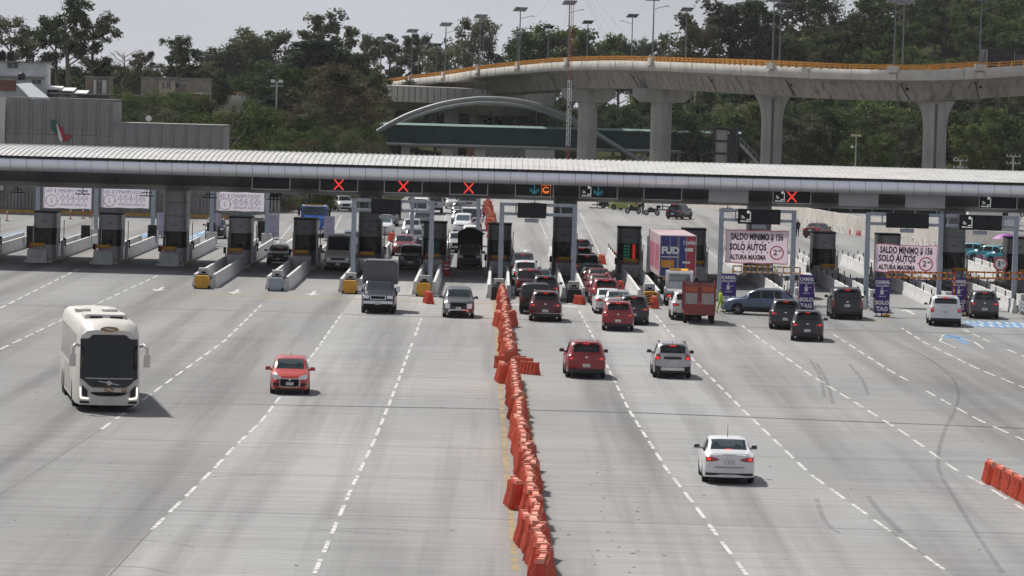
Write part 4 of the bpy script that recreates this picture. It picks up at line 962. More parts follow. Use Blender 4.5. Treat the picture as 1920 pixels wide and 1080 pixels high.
# rounded fascia, one panel after another
pw = 1.135; r_ = 0.50
arc = [(-8.98-r_*math.sin(t)*1.0, 7.30+r_*math.cos(t)) for t in np.linspace(0.12, math.pi-0.15, 12)]
mb = MB(); mb.grid([[(0.012, y, z) for y, z in arc], [(pw-0.012, y, z) for y, z in arc]]); mb.grid([[(0.012, y+0.05, z) for y, z in arc], [(0.012, y, z) for y, z in arc]]); mb.grid([[(pw-0.012, y, z) for y, z in arc], [(pw-0.012, y+0.05, z) for y, z in arc]])
fme = mb.mesh('fascia_panel', M['panel_fascia'], 50); n = int((X1-X0)/pw)
for k in range(n):
    o = bpy.data.objects.new('fascia_panel', fme); COL.objects.link(o); o.parent = can; o.location = (X0+k*pw, rnd.uniform(-0.006, 0.006), 0)
mb = MB(); mb.grid([[(X0, y+0.09, z) for y, z in arc], [(X1, y+0.09, z) for y, z in arc]]); obj('fascia_backing', mb, M['dark'], can, smooth=60)
sof = at_can([(LIP+0.1, 6.83), (LIP+2.5, 6.80), (LIP+4.5, 6.62), (LIP+6.3, 6.30), (LIP+8, 5.90), (LIP+10, 5.58), (LIP+12.5, 5.42), (LIP+15, 5.42), (LIP+17.5, 5.62), (LIP+20, 6.1), (LIP+23, 6.6), (LIP+26, 6.85)])
sw = 2.27; n = int((X1-X0)/sw)
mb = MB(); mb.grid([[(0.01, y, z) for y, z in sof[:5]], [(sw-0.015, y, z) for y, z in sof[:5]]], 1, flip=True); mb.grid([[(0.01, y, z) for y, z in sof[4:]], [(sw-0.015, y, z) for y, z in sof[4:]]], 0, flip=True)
sme = mb.mesh('soffit_panel', [M['soffit'], M['soffit_shade']], 50)
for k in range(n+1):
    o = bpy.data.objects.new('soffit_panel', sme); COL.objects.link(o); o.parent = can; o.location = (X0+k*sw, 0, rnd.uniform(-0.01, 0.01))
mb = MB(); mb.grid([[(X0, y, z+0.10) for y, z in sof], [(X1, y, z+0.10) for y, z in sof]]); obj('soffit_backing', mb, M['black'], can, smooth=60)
mb = MB(); mb.prism([(17.0, 6.85), (17.2, 6.85), (17.2, 7.9), (17.0, 7.9)], 'x', X0, X1); obj('rear_fascia', mb, M['panel_fascia'], can)

# lane signals under the canopy front
def cross_led(mb, cx, z, h, mi=0, y=0):
    for s_ in (1, -1):
        for k in range(9):
            t = -1+2*k/8; mb.box(cx+t*h*0.38*s_-0.045, cx+t*h*0.38*s_+0.045, y-0.012, y, z+t*h*0.42-0.045, z+t*h*0.42+0.045, mi)
def down_arrow(mb, cx, z, h, mi=0, y=0):
    for k in range(7): mb.box(cx-0.03, cx+0.03, y-0.012, y, z+h*0.42-k*h*0.12, z+h*0.42-k*h*0.12+0.06, mi)
    for k in range(5):
        for s_ in (1, -1): mb.box(cx+s_*k*0.075-0.03, cx+s_*k*0.075+0.03, y-0.012, y, z-h*0.40+k*0.05, z-h*0.40+k*0.05+0.05, mi); mb.box(cx+s_*k*0.075-0.03, cx+s_*k*0.075+0.03, y-0.012, y, z-h*0.22+k*0.05, z-h*0.22+k*0.05+0.05, mi)
def ring_led(mb, cx, z, mi, y):
    for k in range(14):
        a = 2*math.pi*k/14*0.8+0.9; mb.box(cx+0.22*math.cos(a)-0.035, cx+0.22*math.cos(a)+0.035, y-0.012, y, z+0.2*math.sin(a)-0.035, z+0.2*math.sin(a)+0.035, mi)
    for k in range(10):
        t = k/9; mb.box(cx-0.33, cx-0.30, y-0.012, y, z-0.36+0.7*t, z-0.32+0.7*t, mi); mb.box(cx+0.30, cx+0.33, y-0.012, y, z-0.36+0.7*t, z-0.32+0.7*t, mi); mb.box(cx-0.33+0.62*t, cx-0.29+0.62*t, y-0.012, y, z+0.32, z+0.36, mi)
    for k in range(5): mb.box(cx-0.16+0.08*k, cx-0.10+0.08*k, y-0.012, y, z-0.10-0.03*(k % 2), z-0.04-0.03*(k % 2), mi)
def tag_logo(parent, cx, z, y):
    """white tag symbol: a bent line with a lamp and radio waves over the word"""
    mb = MB()
    mb.bar((cx+0.05, y-0.01, z-0.22), (cx+0.30, y-0.01, z-0.22), 0.02, 0.05); mb.bar((cx+0.30, y-0.01, z-0.24), (cx+0.30, y-0.01, z+0.26), 0.05, 0.02, up=(0, 1, 0)); mb.disc((cx+0.16, y-0.015, z+0.26), 0.10, 12, 'y')
    for rr in (0.12, 0.22):
        pts = [(cx-0.30+rr*math.sin(a), y-0.01, z-0.2+rr*math.cos(a)) for a in np.linspace(0.1, 1.4, 5)]
        for a, b in zip(pts[:-1], pts[1:]): mb.bar(a, b, 0.012, 0.045)
    obj('tag_symbol', mb, M['led_white'], parent)
    mb = MB()          # the word under it is too small to read in the photograph: a row of worn strokes
    for k, (w_, h_) in enumerate(((.07, .10), (.05, .07), (.06, .09), (.05, .07), (.07, .07), (.06, .10), (.05, .07), (.08, .08))): mb.box(cx-0.33+k*0.083, cx-0.33+k*0.083+w_, y-0.012, y, z-0.38, z-0.38+h_)
    obj('tag_caption', mb, M['led_white'], parent)
def lane_signal(px, show, label, w=2.72, h=0.98, zc=6.42):
    Y = LIP+0.8; X = at(px, 355, Y).x; t = thing('lane_signal', label, 'lane signal', (X, Y, zc), 0, 'lane signals under the canopy')
    mb = MB(); d = 0.30
    mb.box(-w/2, w/2, 0, d, -h/2, h/2, 0); obj('housing', mb, M['black'], t)
    mb = MB()
    for a, b, c, e in ((-w/2, w/2, h/2-0.06, h/2), (-w/2, w/2, -h/2, -h/2+0.06)): mb.box(a, b, -0.10, -0.002, c, e)
    for x in (-w/2, w/2-0.06): mb.box(x, x+0.06, -0.10, -0.002, -h/2+0.06, h/2-0.06)
    obj('hood', mb, M['booth'], t)
    cw = (w-0.24)/3
    for k in range(3):
        cx = -w/2+0.12+cw*(k+0.5); mb = MB(); mb.box(cx-cw/2+0.02, cx+cw/2-0.02, -0.012, -0.002, -h/2+0.10, h/2-0.10); s_ = obj('screen', mb, M['screen2'], t)
        c = show[k]; q = MB()
        if c == 'X': cross_led(q, cx, 0, 0.78, 0, -0.014); obj('led_cross', q, M['led_red'], s_)
        elif c == 'v': down_arrow(q, cx, 0, 0.74, 0, -0.014); obj('led_arrow', q, M['led_teal'], s_)
        elif c == 'o': ring_led(q, cx, 0, 0, -0.014); obj('led_symbol', q, M['led_orange'], s_)
        elif c == 't': tag_logo(t, cx, 0.02, -0.014)
    mb = MB()
    for x in (-w*0.35, w*0.35): mb.bar((x, 0.15, h/2), (x, 0.35, h/2+0.35), 0.07, 0.07)
    obj('bracket', mb, M['dark'], t); return t
lane_signal(508, '   ', 'dark unlit lane signal, leftmost under the canopy')
lane_signal(635, ' X ', 'lane signal with a red cross over the white van lane')
lane_signal(756, ' X ', 'lane signal with a red cross over the dark suv lane')
lane_signal(879, ' X ', 'lane signal with a red cross over the black truck')
lane_signal(1002, ' vo', 'lane signal with a teal arrow and an orange symbol')
lane_signal(1122, 'tv ', 'lane signal with white tag symbol and teal arrow')
lane_signal(1243, '   ', 'dark unlit lane signal above the lorry with the blue rear')
lane_signal(1485, 'tX ', 'lane signal with white tag symbol and red cross')
lane_signal(1872, 't  ', 'lane signal with white tag symbol and no light, rightmost')
for px, lab in ((1366, 'blank grey sign panel under the canopy above the left big banner'), (1610, 'blank grey sign panel between two lane signals at right'), (1735, 'blank grey sign panel above the right big banner')):
    Y = LIP+0.8; X = at(px, 370, Y).x; t = thing('blank_panel', lab, 'sign panel', (X, Y, 6.38)); mb = MB(); mb.box(-1.4, 1.4, 0, 0.06, -0.5, 0.5); obj('panel_face', mb, M['soffit'], t)
    mb = MB()
    for x in (-1.0, 1.0): mb.bar((x, 0.08, 0.4), (x, 0.4, 0.72), 0.06, 0.06)
    obj('bracket', mb, M['dark'], t)
# small antenna bars hung from the soffit over each lane
for k, px in enumerate((33, 155, 275, 393, 513, 1003, 1120, 1243, 1365)):
    Y = LIP+14; X = at(px, 370, Y).x; t = thing('lane_antenna', 'small black T shaped antenna bar hanging over a lane, %s from the left' % ORD[k], 'antenna', (X, Y, 5.42), 0, 'lane antennas under the soffit')
    mb = MB(); mb.box(-0.03, 0.03, -0.03, 0.03, -0.45, 0.02); obj('stem', mb, M['black'], t)
    mb = MB(); mb.box(-0.55, 0.55, -0.12, 0.12, -0.52, -0.45); mb.box(-0.38, 0.38, -0.05, 0.05, -0.28, -0.22); obj('bar', mb, M['black'], t)

# ------------------------------------------------------------------ toll booths and islands
def ring2(w, d, r, n=6):
    """plan outline, wide rounded front (towards the camera), square rear; centre at origin"""
    pts = []
    for cx, cy, a0 in ((w/2-r, -d/2+r, -math.pi/2), ):
        pass
    for k in range(n+1): a = -math.pi+math.pi/2*k/n; pts.append((-w/2+r+r*math.cos(a), -d/2+r+r*math.sin(a)))
    for k in range(n+1): a = -math.pi/2+math.pi/2*k/n; pts.append((w/2-r+r*math.cos(a), -d/2+r+r*math.sin(a)))
    pts += [(w/2, d/2), (-w/2, d/2)]; return pts
BW, BD = 1.72, 3.0
def booth(i, label, column=False, dark=False, num='074', cyl=True):
    X = XI(i); t = thing('toll_booth', label, 'toll booth', (X, YC, 0), 0, 'toll booths under the canopy')
    c0 = 6.3    # booth centre behind the block
    P = [(x, y+c0) for x, y in ring2(BW, BD, 0.62)]; Pi = [(x*0.93, (y-c0)*0.96+c0) for x, y in P]
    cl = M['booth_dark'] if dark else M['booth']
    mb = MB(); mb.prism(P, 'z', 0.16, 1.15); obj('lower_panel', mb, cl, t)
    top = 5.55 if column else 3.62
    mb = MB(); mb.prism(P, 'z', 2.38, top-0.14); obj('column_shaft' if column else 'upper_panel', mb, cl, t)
    if column:
        mb = MB()
        for z in (3.5, 4.5): mb.prism([(x*1.006, (y-c0)*1.004+c0) for x, y in P], 'z', z, z+0.025)
        obj('joint_ring', mb, M['black'], t)
    else:
        mb = MB(); mb.prism([(x*1.04, (y-c0)*1.02+c0) for x, y in P], 'z', top-0.14, top-0.02); obj('roof_cap', mb, M['black'], t)
    # glazing, mullions, interior
    idx = [(0, 4), (4, 9), (9, 13)]
    for a, b in idx:
        mb = MB(); q = [((x*0.985), (y-c0)*0.985+c0) for x, y in P[a:b+1]]; mb.grid([[(x, y, 1.15) for x, y in q], [(x, y, 2.38) for x, y in q]], 0, flip=True); obj('window_pane', mb, M['booth_pane'], t, smooth=60)
    for x0 in (-1, 1):
        for y0, y1 in ((-0.80, 0.10), (0.16, 0.92)):
            mb = MB(); x = x0*BW/2*0.985; mb.quad(*([(x, c0+y0, 1.15), (x, c0+y1, 1.15), (x, c0+y1, 2.38), (x, c0+y0, 2.38)][::x0])); obj('window_pane', mb, M['booth_pane'], t)
    for x, y in ((P[4][0], P[4][1]), (P[9][0], P[9][1]), (-BW/2, c0+0.13), (BW/2, c0+0.13), (-BW/2, c0-0.85), (BW/2, c0-0.85), (-BW/2+0.04, c0+BD/2-0.04), (BW/2-0.04, c0+BD/2-0.04)):
        mb = MB(); mb.box(x-0.03, x+0.03, y-0.03, y+0.03, 1.15, 2.38); obj('mullion', mb, M['silver'] if abs(x) > 0.83 and y > c0-0.9 else M['black'], t)
    mb = MB(); mb.prism(Pi, 'z', 0.20, 0.9); mb.box(-0.6, 0.6, c0-0.9, c0-0.4, 0.9, 1.22); mb.box(-0.5, -0.2, c0-0.7, c0-0.5, 1.22, 1.62); mb.box(0.15, 0.45, c0-0.3, c0+0.2, 0.95, 1.75); mb.box(-0.82, 0.82, c0+1.28, c0+1.34, 0.9, 2.4); obj('counter', mb, M['booth_dark'], t)
    mb = MB()
    for s_ in (-1, 1): mb.box(s_*(BW/2+0.012)-0.012, s_*(BW/2+0.012)+0.012, c0+0.2, c0+0.95, 0.2, 1.12); mb.box(s_*(BW/2+0.04)-0.02, s_*(BW/2+0.04)+0.02, c0-0.95, c0-0.90, 0.2, 2.6)
    obj('door_panel', mb, M['silver'], t)
    lettering(t, num, 0.20 if num == '074' else 0.34, M['black'], 0, c0-BD/2-0.012, 2.85 if num == '074' else 2.72)
    if num != '074': lettering(t, '074', 0.18, M['black'], 0, c0-BD/2-0.012, 3.12)
    # island kerb, block, yellow roller
    mb = MB(); mb.cbox(-1.02, 1.02, 0.4, 11.5, 0.0, 0.15, 0.03); kb = obj('island_kerb', mb, M['conc'], t)
    mb = MB()
    for s_ in (-1, 1): mb.box(s_*1.035-0.02, s_*1.035+0.02, 1.0, 11.2, 0.02, 0.158)
    obj('yellow_edge', mb, M['kerb_y'], kb)
    mb = MB(); mb.prism([(-0.72, 0), (0.66, 0), (0.72, 0.1), (0.70, 0.92), (0.62, 0.98), (-0.66, 0.98), (-0.70, 0.92)], 'y', -0.25, 0.75); obj('concrete_block', mb, M['conc'], t)
    if cyl:
        mb = MB(); mb.tube([(-0.50, 0.35, 1.30), (0.50, 0.35, 1.30)], 0.135, 12); rr = obj('bumper_roller', mb, M['yellow'], t)
        mb = MB()
        for k in range(4): mb.box(-0.42+0.28*k-0.02, -0.42+0.28*k+0.02, 0.32, 0.40, 0.98, 1.2)
        mb.box(-0.62, -0.52, 0.25, 0.45, 0.98, 1.46, 0); obj('roller_stand', mb, M['red'], rr, kind='stuff')
    # poles and lane equipment beside the booth
    mb = MB()
    for x, h in ((1.0, 2.3), (0.92, 1.9), (-0.98, 1.25)): mb.tube([(x, 4.6+x*0.2, 0.12), (x, 4.6+x*0.2, h)], 0.035, 6)
    mb.box(0.82, 1.06, 8.6, 8.9, 0.15, 1.35); obj('post', mb, M['silver'], t)
    mb = MB(); mb.box(0.90, 1.12, 9.3, 9.6, 0.9, 1.5); mb.box(-1.1, -0.92, 3.6, 3.8, 0.9, 1.35); mb.tube([(1.0, 9.0, 0.1), (1.0, 9.0, 2.9)], 0.03, 6); obj('card_reader', mb, M['black'], t)
    return t
BL = {-1: 'grey toll booth cut off by the left edge of the photo', 0: 'toll booth nearest the left edge, grey rounded cabin behind a white block',
 1: 'grey toll booth with an orange clad attendant behind the glass', 2: 'left column booth, shaft rising to the canopy beside the last left banner',
 3: 'grey toll booth behind the yellow nosed barrier, left of the silver car in lane', 4: 'grey toll booth left of the white van', 5: 'dark column booth marked 024 behind the canvas covered truck',
 6: 'toll booth with a green panel inside, left of the black truck', 7: 'dark toll booth at the head of the orange barrier row', 8: 'dark column booth right of the middle gantry',
 9: 'dark toll booth with red and green lit panel', 10: 'toll booth half hidden by the lorry with the blue rear', 11: 'column booth behind the left big white banner', 12: 'grey glazed toll booth right of the left big banner',
 13: 'toll booth hidden behind the right big white banner', 14: 'right column booth with the shaft beside the right gantry', 15: 'toll booth at the right edge of the photo'}
BOOTH = {}
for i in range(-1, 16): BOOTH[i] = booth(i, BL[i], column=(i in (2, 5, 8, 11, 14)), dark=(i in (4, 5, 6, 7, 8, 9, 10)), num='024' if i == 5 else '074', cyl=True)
# booth 9's lit fare panel, booth 6's green panel
b9 = BOOTH[9]; mb = MB()
for r in range(5):
    for c in range(2): mb.box(-0.42+0.24*c, -0.24+0.24*c, 4.73, 4.75, 1.25+0.22*r, 1.38+0.22*r)
obj('green_display', mb, mat('green_led_dim', (0.01, 0.16, 0.11), 0.4, var=0, emit=0.25), b9, kind='stuff')
mb = MB()
for r in range(14): mb.box(0.20+0.05*(r % 2), 0.42, 4.73, 4.75, 1.18+0.083*r, 1.23+0.083*r)
obj('red_display', mb, M['led_panel'], b9)
mb = MB(); mb.box(-0.6, 0.3, 4.74, 4.76, 1.2, 2.2); obj('green_panel', mb, mat('green_board', (0.02, 0.13, 0.10), 0.6), BOOTH[6])

# white barrier walls along the islands
def jersey(mb, x, y0, y1, h=0.86, w=0.19, mi=0):
    mb.prism([(x-w, 0), (x+w, 0), (x+w, 0.16), (x+w*0.62, 0.36), (x+w*0.45, h), (x-w*0.45, h), (x-w*0.62, 0.36), (x-w, 0.16)], 'y', y0, y1, mi)
def wall_pair(i, y0, y1, name, label, lead=False, rail=False, one=None):
    X = XI(i); t = thing('barrier_wall', label, 'barrier', (X, 0, 0), 0, 'white barrier walls on the toll islands')
    n = max(1, int((y1-y0)/5.0)); L_ = (y1-y0)/n
    for s_ in (-1, 1):
        for k in range(n):
            mb = MB(); jersey(mb, s_*0.62, y0+k*L_+0.02, y0+(k+1)*L_-0.02); obj('wall_block', mb, M['conc_white'], t)
        if rail:
            mb = MB()
            for k in range(n+1): mb.tube([(s_*0.62, y0+k*L_, 0.85), (s_*0.62, y0+k*L_, 1.2)], 0.04, 6)
            obj('bollard', mb, M['black'], t)
    mb = MB(); mb.box(-0.42, 0.42, y0, y1, 0.0, 0.14); obj('island_top', mb, M['dark'], t)
    return t
FRONT_Y = {3: 277.5, 4: 277.0, 5: 276.0, 6: 275.0, 7: 273.0, 8: 272.0, 9: 271.5, 10: 271.5, 11: 271.5, 12: 271.5, 13: 271.5, 14: 271.5, 15: 271.5}
for i in range(-1, 16):
    side = 'left' if i < 7 else 'right'
    wall_pair(i, 322.0, 349.0, 'rear', 'pair of white barrier walls behind the %s toll booth from the left' % (ORD[i] if i >= 0 else 'cut off left edge'), rail=(i > 8))
    if i in FRONT_Y and i != 10:
        wall_pair(i, FRONT_Y[i], 308.6, 'front', 'pair of white barrier walls on the near side of the %s toll booth from the left' % ORD[i], rail=(i > 10))
# island noses: portal block and crash cushion
def nose(i, style, label):
    X = XI(i); Y = FRONT_Y[i]; t = thing('crash_cushion', label, 'crash cushion', (X, Y, 0), 0, 'crash cushions at the island ends')
    mb = MB(); mb.box(-0.34, 0.34, -0.75, -0.05, 0, 0.62); mb.box(-0.34, -0.15, -0.75, -0.05, 0.62, 1.06); mb.box(0.15, 0.34, -0.75, -0.05, 0.62, 1.06); mb.box(-0.34, 0.34, -0.75, -0.05, 1.06, 1.28); mb.box(-0.15, 0.15, -0.3, -0.2, 0.62, 1.06, 1); mb.box(-0.44, 0.44, -0.8, 0, 0, 0.12)
    obj('end_block', mb, [M['conc_white'], M['black']], t)
    if style == 'none': return t
    m = {'yellow': M['yellow'], 'grey': M['steel'], 'dark': M['dark'], 'stripe': M['yellow']}[style]
    if style == 'rails':
        return t
    mb = MB(); mb.prism([(-0.46, 0.22), (-0.34, 0.06), (0.34, 0.06), (0.46, 0.22), (0.46, 0.72), (0.36, 0.86), (-0.36, 0.86), (-0.46, 0.72)], 'y', -2.45, -1.75); obj('nose_box', mb, m, t)
    mb = MB(); mb.box(-0.40, 0.40, -1.75, -0.78, 0.15, 0.70); mb.box(-0.3, 0.3, -1.74, -0.8, 0.70, 0.95)
    for k in range(4): mb.box(-0.44, 0.44, -1.7+0.25*k, -1.62+0.25*k, 0.10, 0.80)
    obj('bellows', mb, M['dark'], t)
    mb = MB()
    for x in (-0.42, 0.42):
        for y in (-2.4, -1.2): mb.box(x-0.05, x+0.05, y-0.05, y+0.05, 0, 0.2)
    mb.box(-0.5, 0.5, -2.5, -0.8, 0.0, 0.05); obj('skid', mb, M['black'], t)
    if style == 'stripe':
        mb = MB()
        for k in range(5):
            z = 0.1+0.16*k; mb.add([(-0.462, -2.456, z), (-0.462, -2.456, min(0.72, z+0.09)), (0.40, -2.456, min(0.85, z+0.35)), (0.40, -2.456, min(0.85, z+0.26))], [(3, 2, 1, 0)])
        obj('black_stripe', mb, M['black'], t, smooth=0)
    return t
nose(3, 'yellow', 'yellow nosed crash cushion at the leftmost island end'); nose(4, 'grey', 'grey crash cushion below the silver car in lane')
nose(5, 'yellow', 'yellow nosed crash cushion left of the canvas covered truck'); nose(6, 'yellow', 'yellow crash cushion with an orange barrier against it')
nose(7, 'dark', 'dark crash cushion at the head of the orange barrier row'); nose(8, 'dark', 'wrecked dark crash cushion with an orange block beside it')
nose(9, 'stripe', 'yellow crash cushion with black stripes beside an orange cone barrier')
for i, lab in ((11, 'grey guard rail end below the left purple sign'), (12, 'grey guard rail end beside the second purple sign'), (13, 'yellow striped guard rail end beside the third purple sign'), (14, 'grey guard rail end beside the fourth purple sign'), (15, 'grey guard rail end at the right edge')):
    t = nose(i, 'none', lab)
    for z in (0.35, 0.58, 0.80):
        mb = MB()
        for s_ in (-1, 1): mb.bar((s_*0.42, -4.2, z), (s_*0.42, -0.5, z), 0.06, 0.16)
        obj('guard_rail', mb, M['steel'], t)
    mb = MB(); mb.box(-0.40, 0.40, -4.3, -4.1, 0.2, 0.95); e = obj('end_board', mb, M['yellow'], t)
    mb = MB()
    for k in range(5): z = 0.16+0.2*k; mb.add([(-0.40, -4.306, max(0.2, z)), (-0.40, -4.306, min(0.95, z+0.10)), (0.40, -4.306, min(0.95, z+0.36)), (0.40, -4.306, min(0.95, z+0.26))], [(3, 2, 1, 0)])
    obj('black_stripe', mb, M['black'], e, smooth=0)

# ------------------------------------------------------------------ gantries with boards over the approach lanes
def gantry(xa, xb, bx, bw, label, cells=2, logo=False, Y=277.2, ztop=6.05, skip_b=False):
    t = thing('sign_gantry', label, 'gantry', (0, Y, 0), 0, 'steel gantries over the lanes')
    for x in ([xa] if skip_b else [xa, xb]):
        mb = MB(); mb.box(x-0.15, x+0.15, -0.15, 0.15, 0, ztop); mb.box(x-0.30, x+0.30, -0.3, 0.3, 0, 0.25); mb.box(x-0.17, x+0.17, -0.17, 0.17, 2.4, 3.4); obj('post', mb, M['steel'], t)
    mb = MB(); a, b = min(xa, xb)-0.15, max(xa, xb)+0.15
    for z in (ztop-0.20, ztop-0.82): mb.box(a, b, -0.13, 0.13, z, z+0.20)
    n = int((b-a)/0.9)
    for k in range(n+1): x = a+0.1+(b-a-0.2)*k/n; mb.box(x-0.04, x+0.04, -0.05, 0.05, ztop-0.62, ztop-0.20)
    obj('beam', mb, M['steel'], t)
    mb = MB(); mb.box(bx-bw/2, bx+bw/2, -0.52, -0.20, ztop-0.95, ztop+0.02); brd = obj('sign_board', mb, M['black'], t)
    cw = (bw-0.1)/cells
    for k in range(cells):
        cx = bx-bw/2+0.05+cw*(k+0.5); mb = MB(); mb.box(cx-cw/2+0.03, cx+cw/2-0.03, -0.535, -0.522, ztop-0.88, ztop-0.05); obj('screen', mb, M['screen2'], brd)
        if logo and k == 0: tag_logo(t, cx, ztop-0.44, -0.54)
    mb = MB(); mb.box(bx-0.45, bx+0.45, -0.4, -0.1, ztop-1.25, ztop-1.0); mb.bar((bx, -0.2, ztop-1.0), (bx, -0.2, ztop-0.9), 0.06, 0.06); obj('reader', mb, M['steel'], t)
    return t
gx_ = lambda px, py=400: at(px, py, 277.2).x
gantry(gx_(664), gx_(810), gx_(724), 1.9, 'grey steel gantry with a double dark board above the canvas covered truck')
gantry(gx_(941), gx_(1078), gx_(997), 1.85, 'grey steel gantry with a double dark board right of the orange barrier row')
gantry(gx_(1353), gx_(1489), gx_(1423), 2.75, 'grey steel gantry above the left big banner, tag symbol on its board', 3, True)
gantry(gx_(1628), gx_(1765), gx_(1701), 2.75, 'grey steel gantry above the right big banner with an unlit board', 3)
gantry(gx_(1906), gx_(1765)+0.5, gx_(1838), 2.75, 'grey steel gantry at the right edge with a tag symbol on its board', 3, True, skip_b=True)

# big white banners
def banner(px0, px1, py0, py1, label, Y=276.6, sag=0.0, tilt=0.0):
    a = at(px0, py0, Y); b = at(px1, py1, Y); W_ = b.x-a.x; H_ = 2.15 if abs(a.z-b.z) > 3 else abs(a.z-b.z); zc = (a.z+b.z)/2
    t = thing('banner', label, 'banner', ((a.x+b.x)/2, Y, zc), 0, 'big white fare banners'); t.rotation_euler = (0, tilt, 0)
    mb = MB(); n = 16
    def P(u, v): return (u*W_/2*(1-0.012*math.cos(v*2.2)), -0.03*math.sin(u*5+v*2)-0.02*math.cos(v*4), v*H_/2-sag*(1-u*u)*(0.5+0.5*v)+0.02*math.sin(u*9)*v)
    mb.grid([[P(-1+2*i/n, -1+2*j/8) for i in range(n+1)] for j in range(9)]); mb.grid([[Vector(P(-1+2*i/n, -1+2*j/8))+Vector((0, 0.015, 0)) for i in range(n+1)] for j in range(9)], 0, flip=True)
    obj('sheet', mb, M['banner'], t, smooth=60)
    mb = MB(); m_ = 0.985
    for (u0, v0, u1, v1) in ((-m_, -0.97, m_, -0.97), (-m_, 0.97, m_, 0.97), (-m_, -0.97, -m_, 0.97), (m_, -0.97, m_, 0.97)):
        k = 12
        for i in range(k): p = Vector(P(u0+(u1-u0)*i/k, v0+(v1-v0)*i/k)); q = Vector(P(u0+(u1-u0)*(i+1)/k, v0+(v1-v0)*(i+1)/k)); mb.bar(p+Vector((0, -0.012, 0)), q+Vector((0, -0.012, 0)), 0.012, 0.045)
    obj('red_border', mb, M['ink_red'], t)
    y = -0.075
    lettering(t, 'SALDO MINIMO $ 156', 0.60, M['ink'], 0, y, H_*0.29-sag*0.5, sx=(W_*0.90)/(18*0.60*0.585), bold=0.022)
    lettering(t, 'SOLO AUTOS', 0.58, M['ink'], -W_*0.14, y, -H_*0.02, sx=(W_*0.60)/(10*0.58*0.63), bold=0.024)
    lettering(t, 'ALTURA MAXIMA', 0.44, M['ink'], -W_*0.14, y, -H_*0.32, sx=(W_*0.60)/(13*0.44*0.63), bold=0.018)
    mb = MB(); mb.disc((W_*0.32, y, -H_*0.16), 0.46, 28, 'y', 0, 0.385); obj('red_circle', mb, M['ink_red'], t)
    lettering(t, '2', 0.52, M['ink'], W_*0.32-0.10, y, -H_*0.16, bold=0.012); lettering(t, '60', 0.20, M['ink'], W_*0.32+0.19, y, -H_*0.10, bold=0.008)
    mb = MB(); r = random.Random(int(px0))
    for z in (H_*0.13, -H_*0.165):      # half-moon wind slits
        for k in range(5):
            x = -W_*0.22+k*W_*0.10+r.uniform(-0.05, 0.05); mb.add([(x-0.07, y, z+0.05), (x+0.07, y, z+0.05), (x, y-0.02, z-0.06)], [(0, 2, 1)])
    obj('wind_slit', mb, M['ink'], t, smooth=0)
    mb = MB()
    for u in (-1, 1):
        for v in (-1, 1): p = P(u, v); mb.tube([p, (p[0]+u*0.35, 0.2, p[2]+v*0.25)], 0.012, 4)
    obj('tie_rope', mb, M['dark'], t); return t
banner(1361, 1477, 430, 496, 'big white banner with fare text hung square between the left gantry posts'); 
banner(1640, 1757, 456, 514, 'big white banner with fare text hanging crooked from the right gantry', tilt=0.015, sag=0.08)
# purple lane signs
def purple(px, py, label, back=False, h=2.15, w=0.92):
    p = G(px, py); t = thing('lane_sign', label, 'sign', p, 0, 'purple lane signs')
    mb = MB(); mb.cbox(-w/2, w/2, -0.03, 0.03, 0.22, 0.22+h, 0.01); brd = obj('board', mb, M['lilac'] if back else M['purple'], t)
    mb = MB(); mb.box(-w/2, w/2, -0.2, 0.2, 0, 0.06); mb.box(-0.04, 0.04, -0.02, 0.02, 0.06, 0.3); mb.box(-w*0.35, -w*0.35+0.05, 0.03, 0.08, 0.06, h); obj('stand', mb, M['dark'], t)
    if not back:
        y = -0.036
        lettering(t, 'CARRIL', 0.27, M['white'], 0, y, h-0.02, bold=0.014); lettering(t, 'EXCLUSIVO', 0.155, M['white'], 0, y, h-0.24, bold=0.006)
        lettering(t, 'SOLO', 0.33, M['white'], 0, y, 0.86, bold=0.02); lettering(t, 'TAG', 0.36, M['white'], 0, y, 0.48, bold=0.02)
        mb = MB(); mb.cbox(-0.13, 0.07, y-0.004, y, 1.38, 1.66, 0.002); mb.disc((-0.03, y-0.006, 1.76), 0.055, 12, 'y'); mb.box(-0.22, 0.22, y-0.004, y, 1.24, 1.28); mb.box(0.12, 0.3, y-0.004, y, 1.60, 1.63); obj('pictogram', mb, M['white'], t)
    else:
        mb = MB()
        for z in (h, h-0.22, 0.9, 0.55): mb.box(-w*0.32, w*0.32, -0.036, -0.031, z-0.06, z+0.06)
        obj('show_through_print', mb, M['ink_pink'] if False else M['ink_faint'], t)
    return t
purple(1365, 585, 'purple lane sign behind the bonnet of the blue suv'); purple(1511, 588, 'purple lane sign between the blue suv and the black suv')
purple(1653, 594, 'purple lane sign beside a striped height bar post, right of the black suv'); purple(1797, 592, 'purple lane sign half hidden by the white suv')
for k, (x, y) in enumerate(((303, 446), (404, 447), (513, 449), (617, 452))): purple(x, y, 'pale back of a lane sign seen beyond the booths, %s from the left' % ORD[k], back=True, h=1.95)
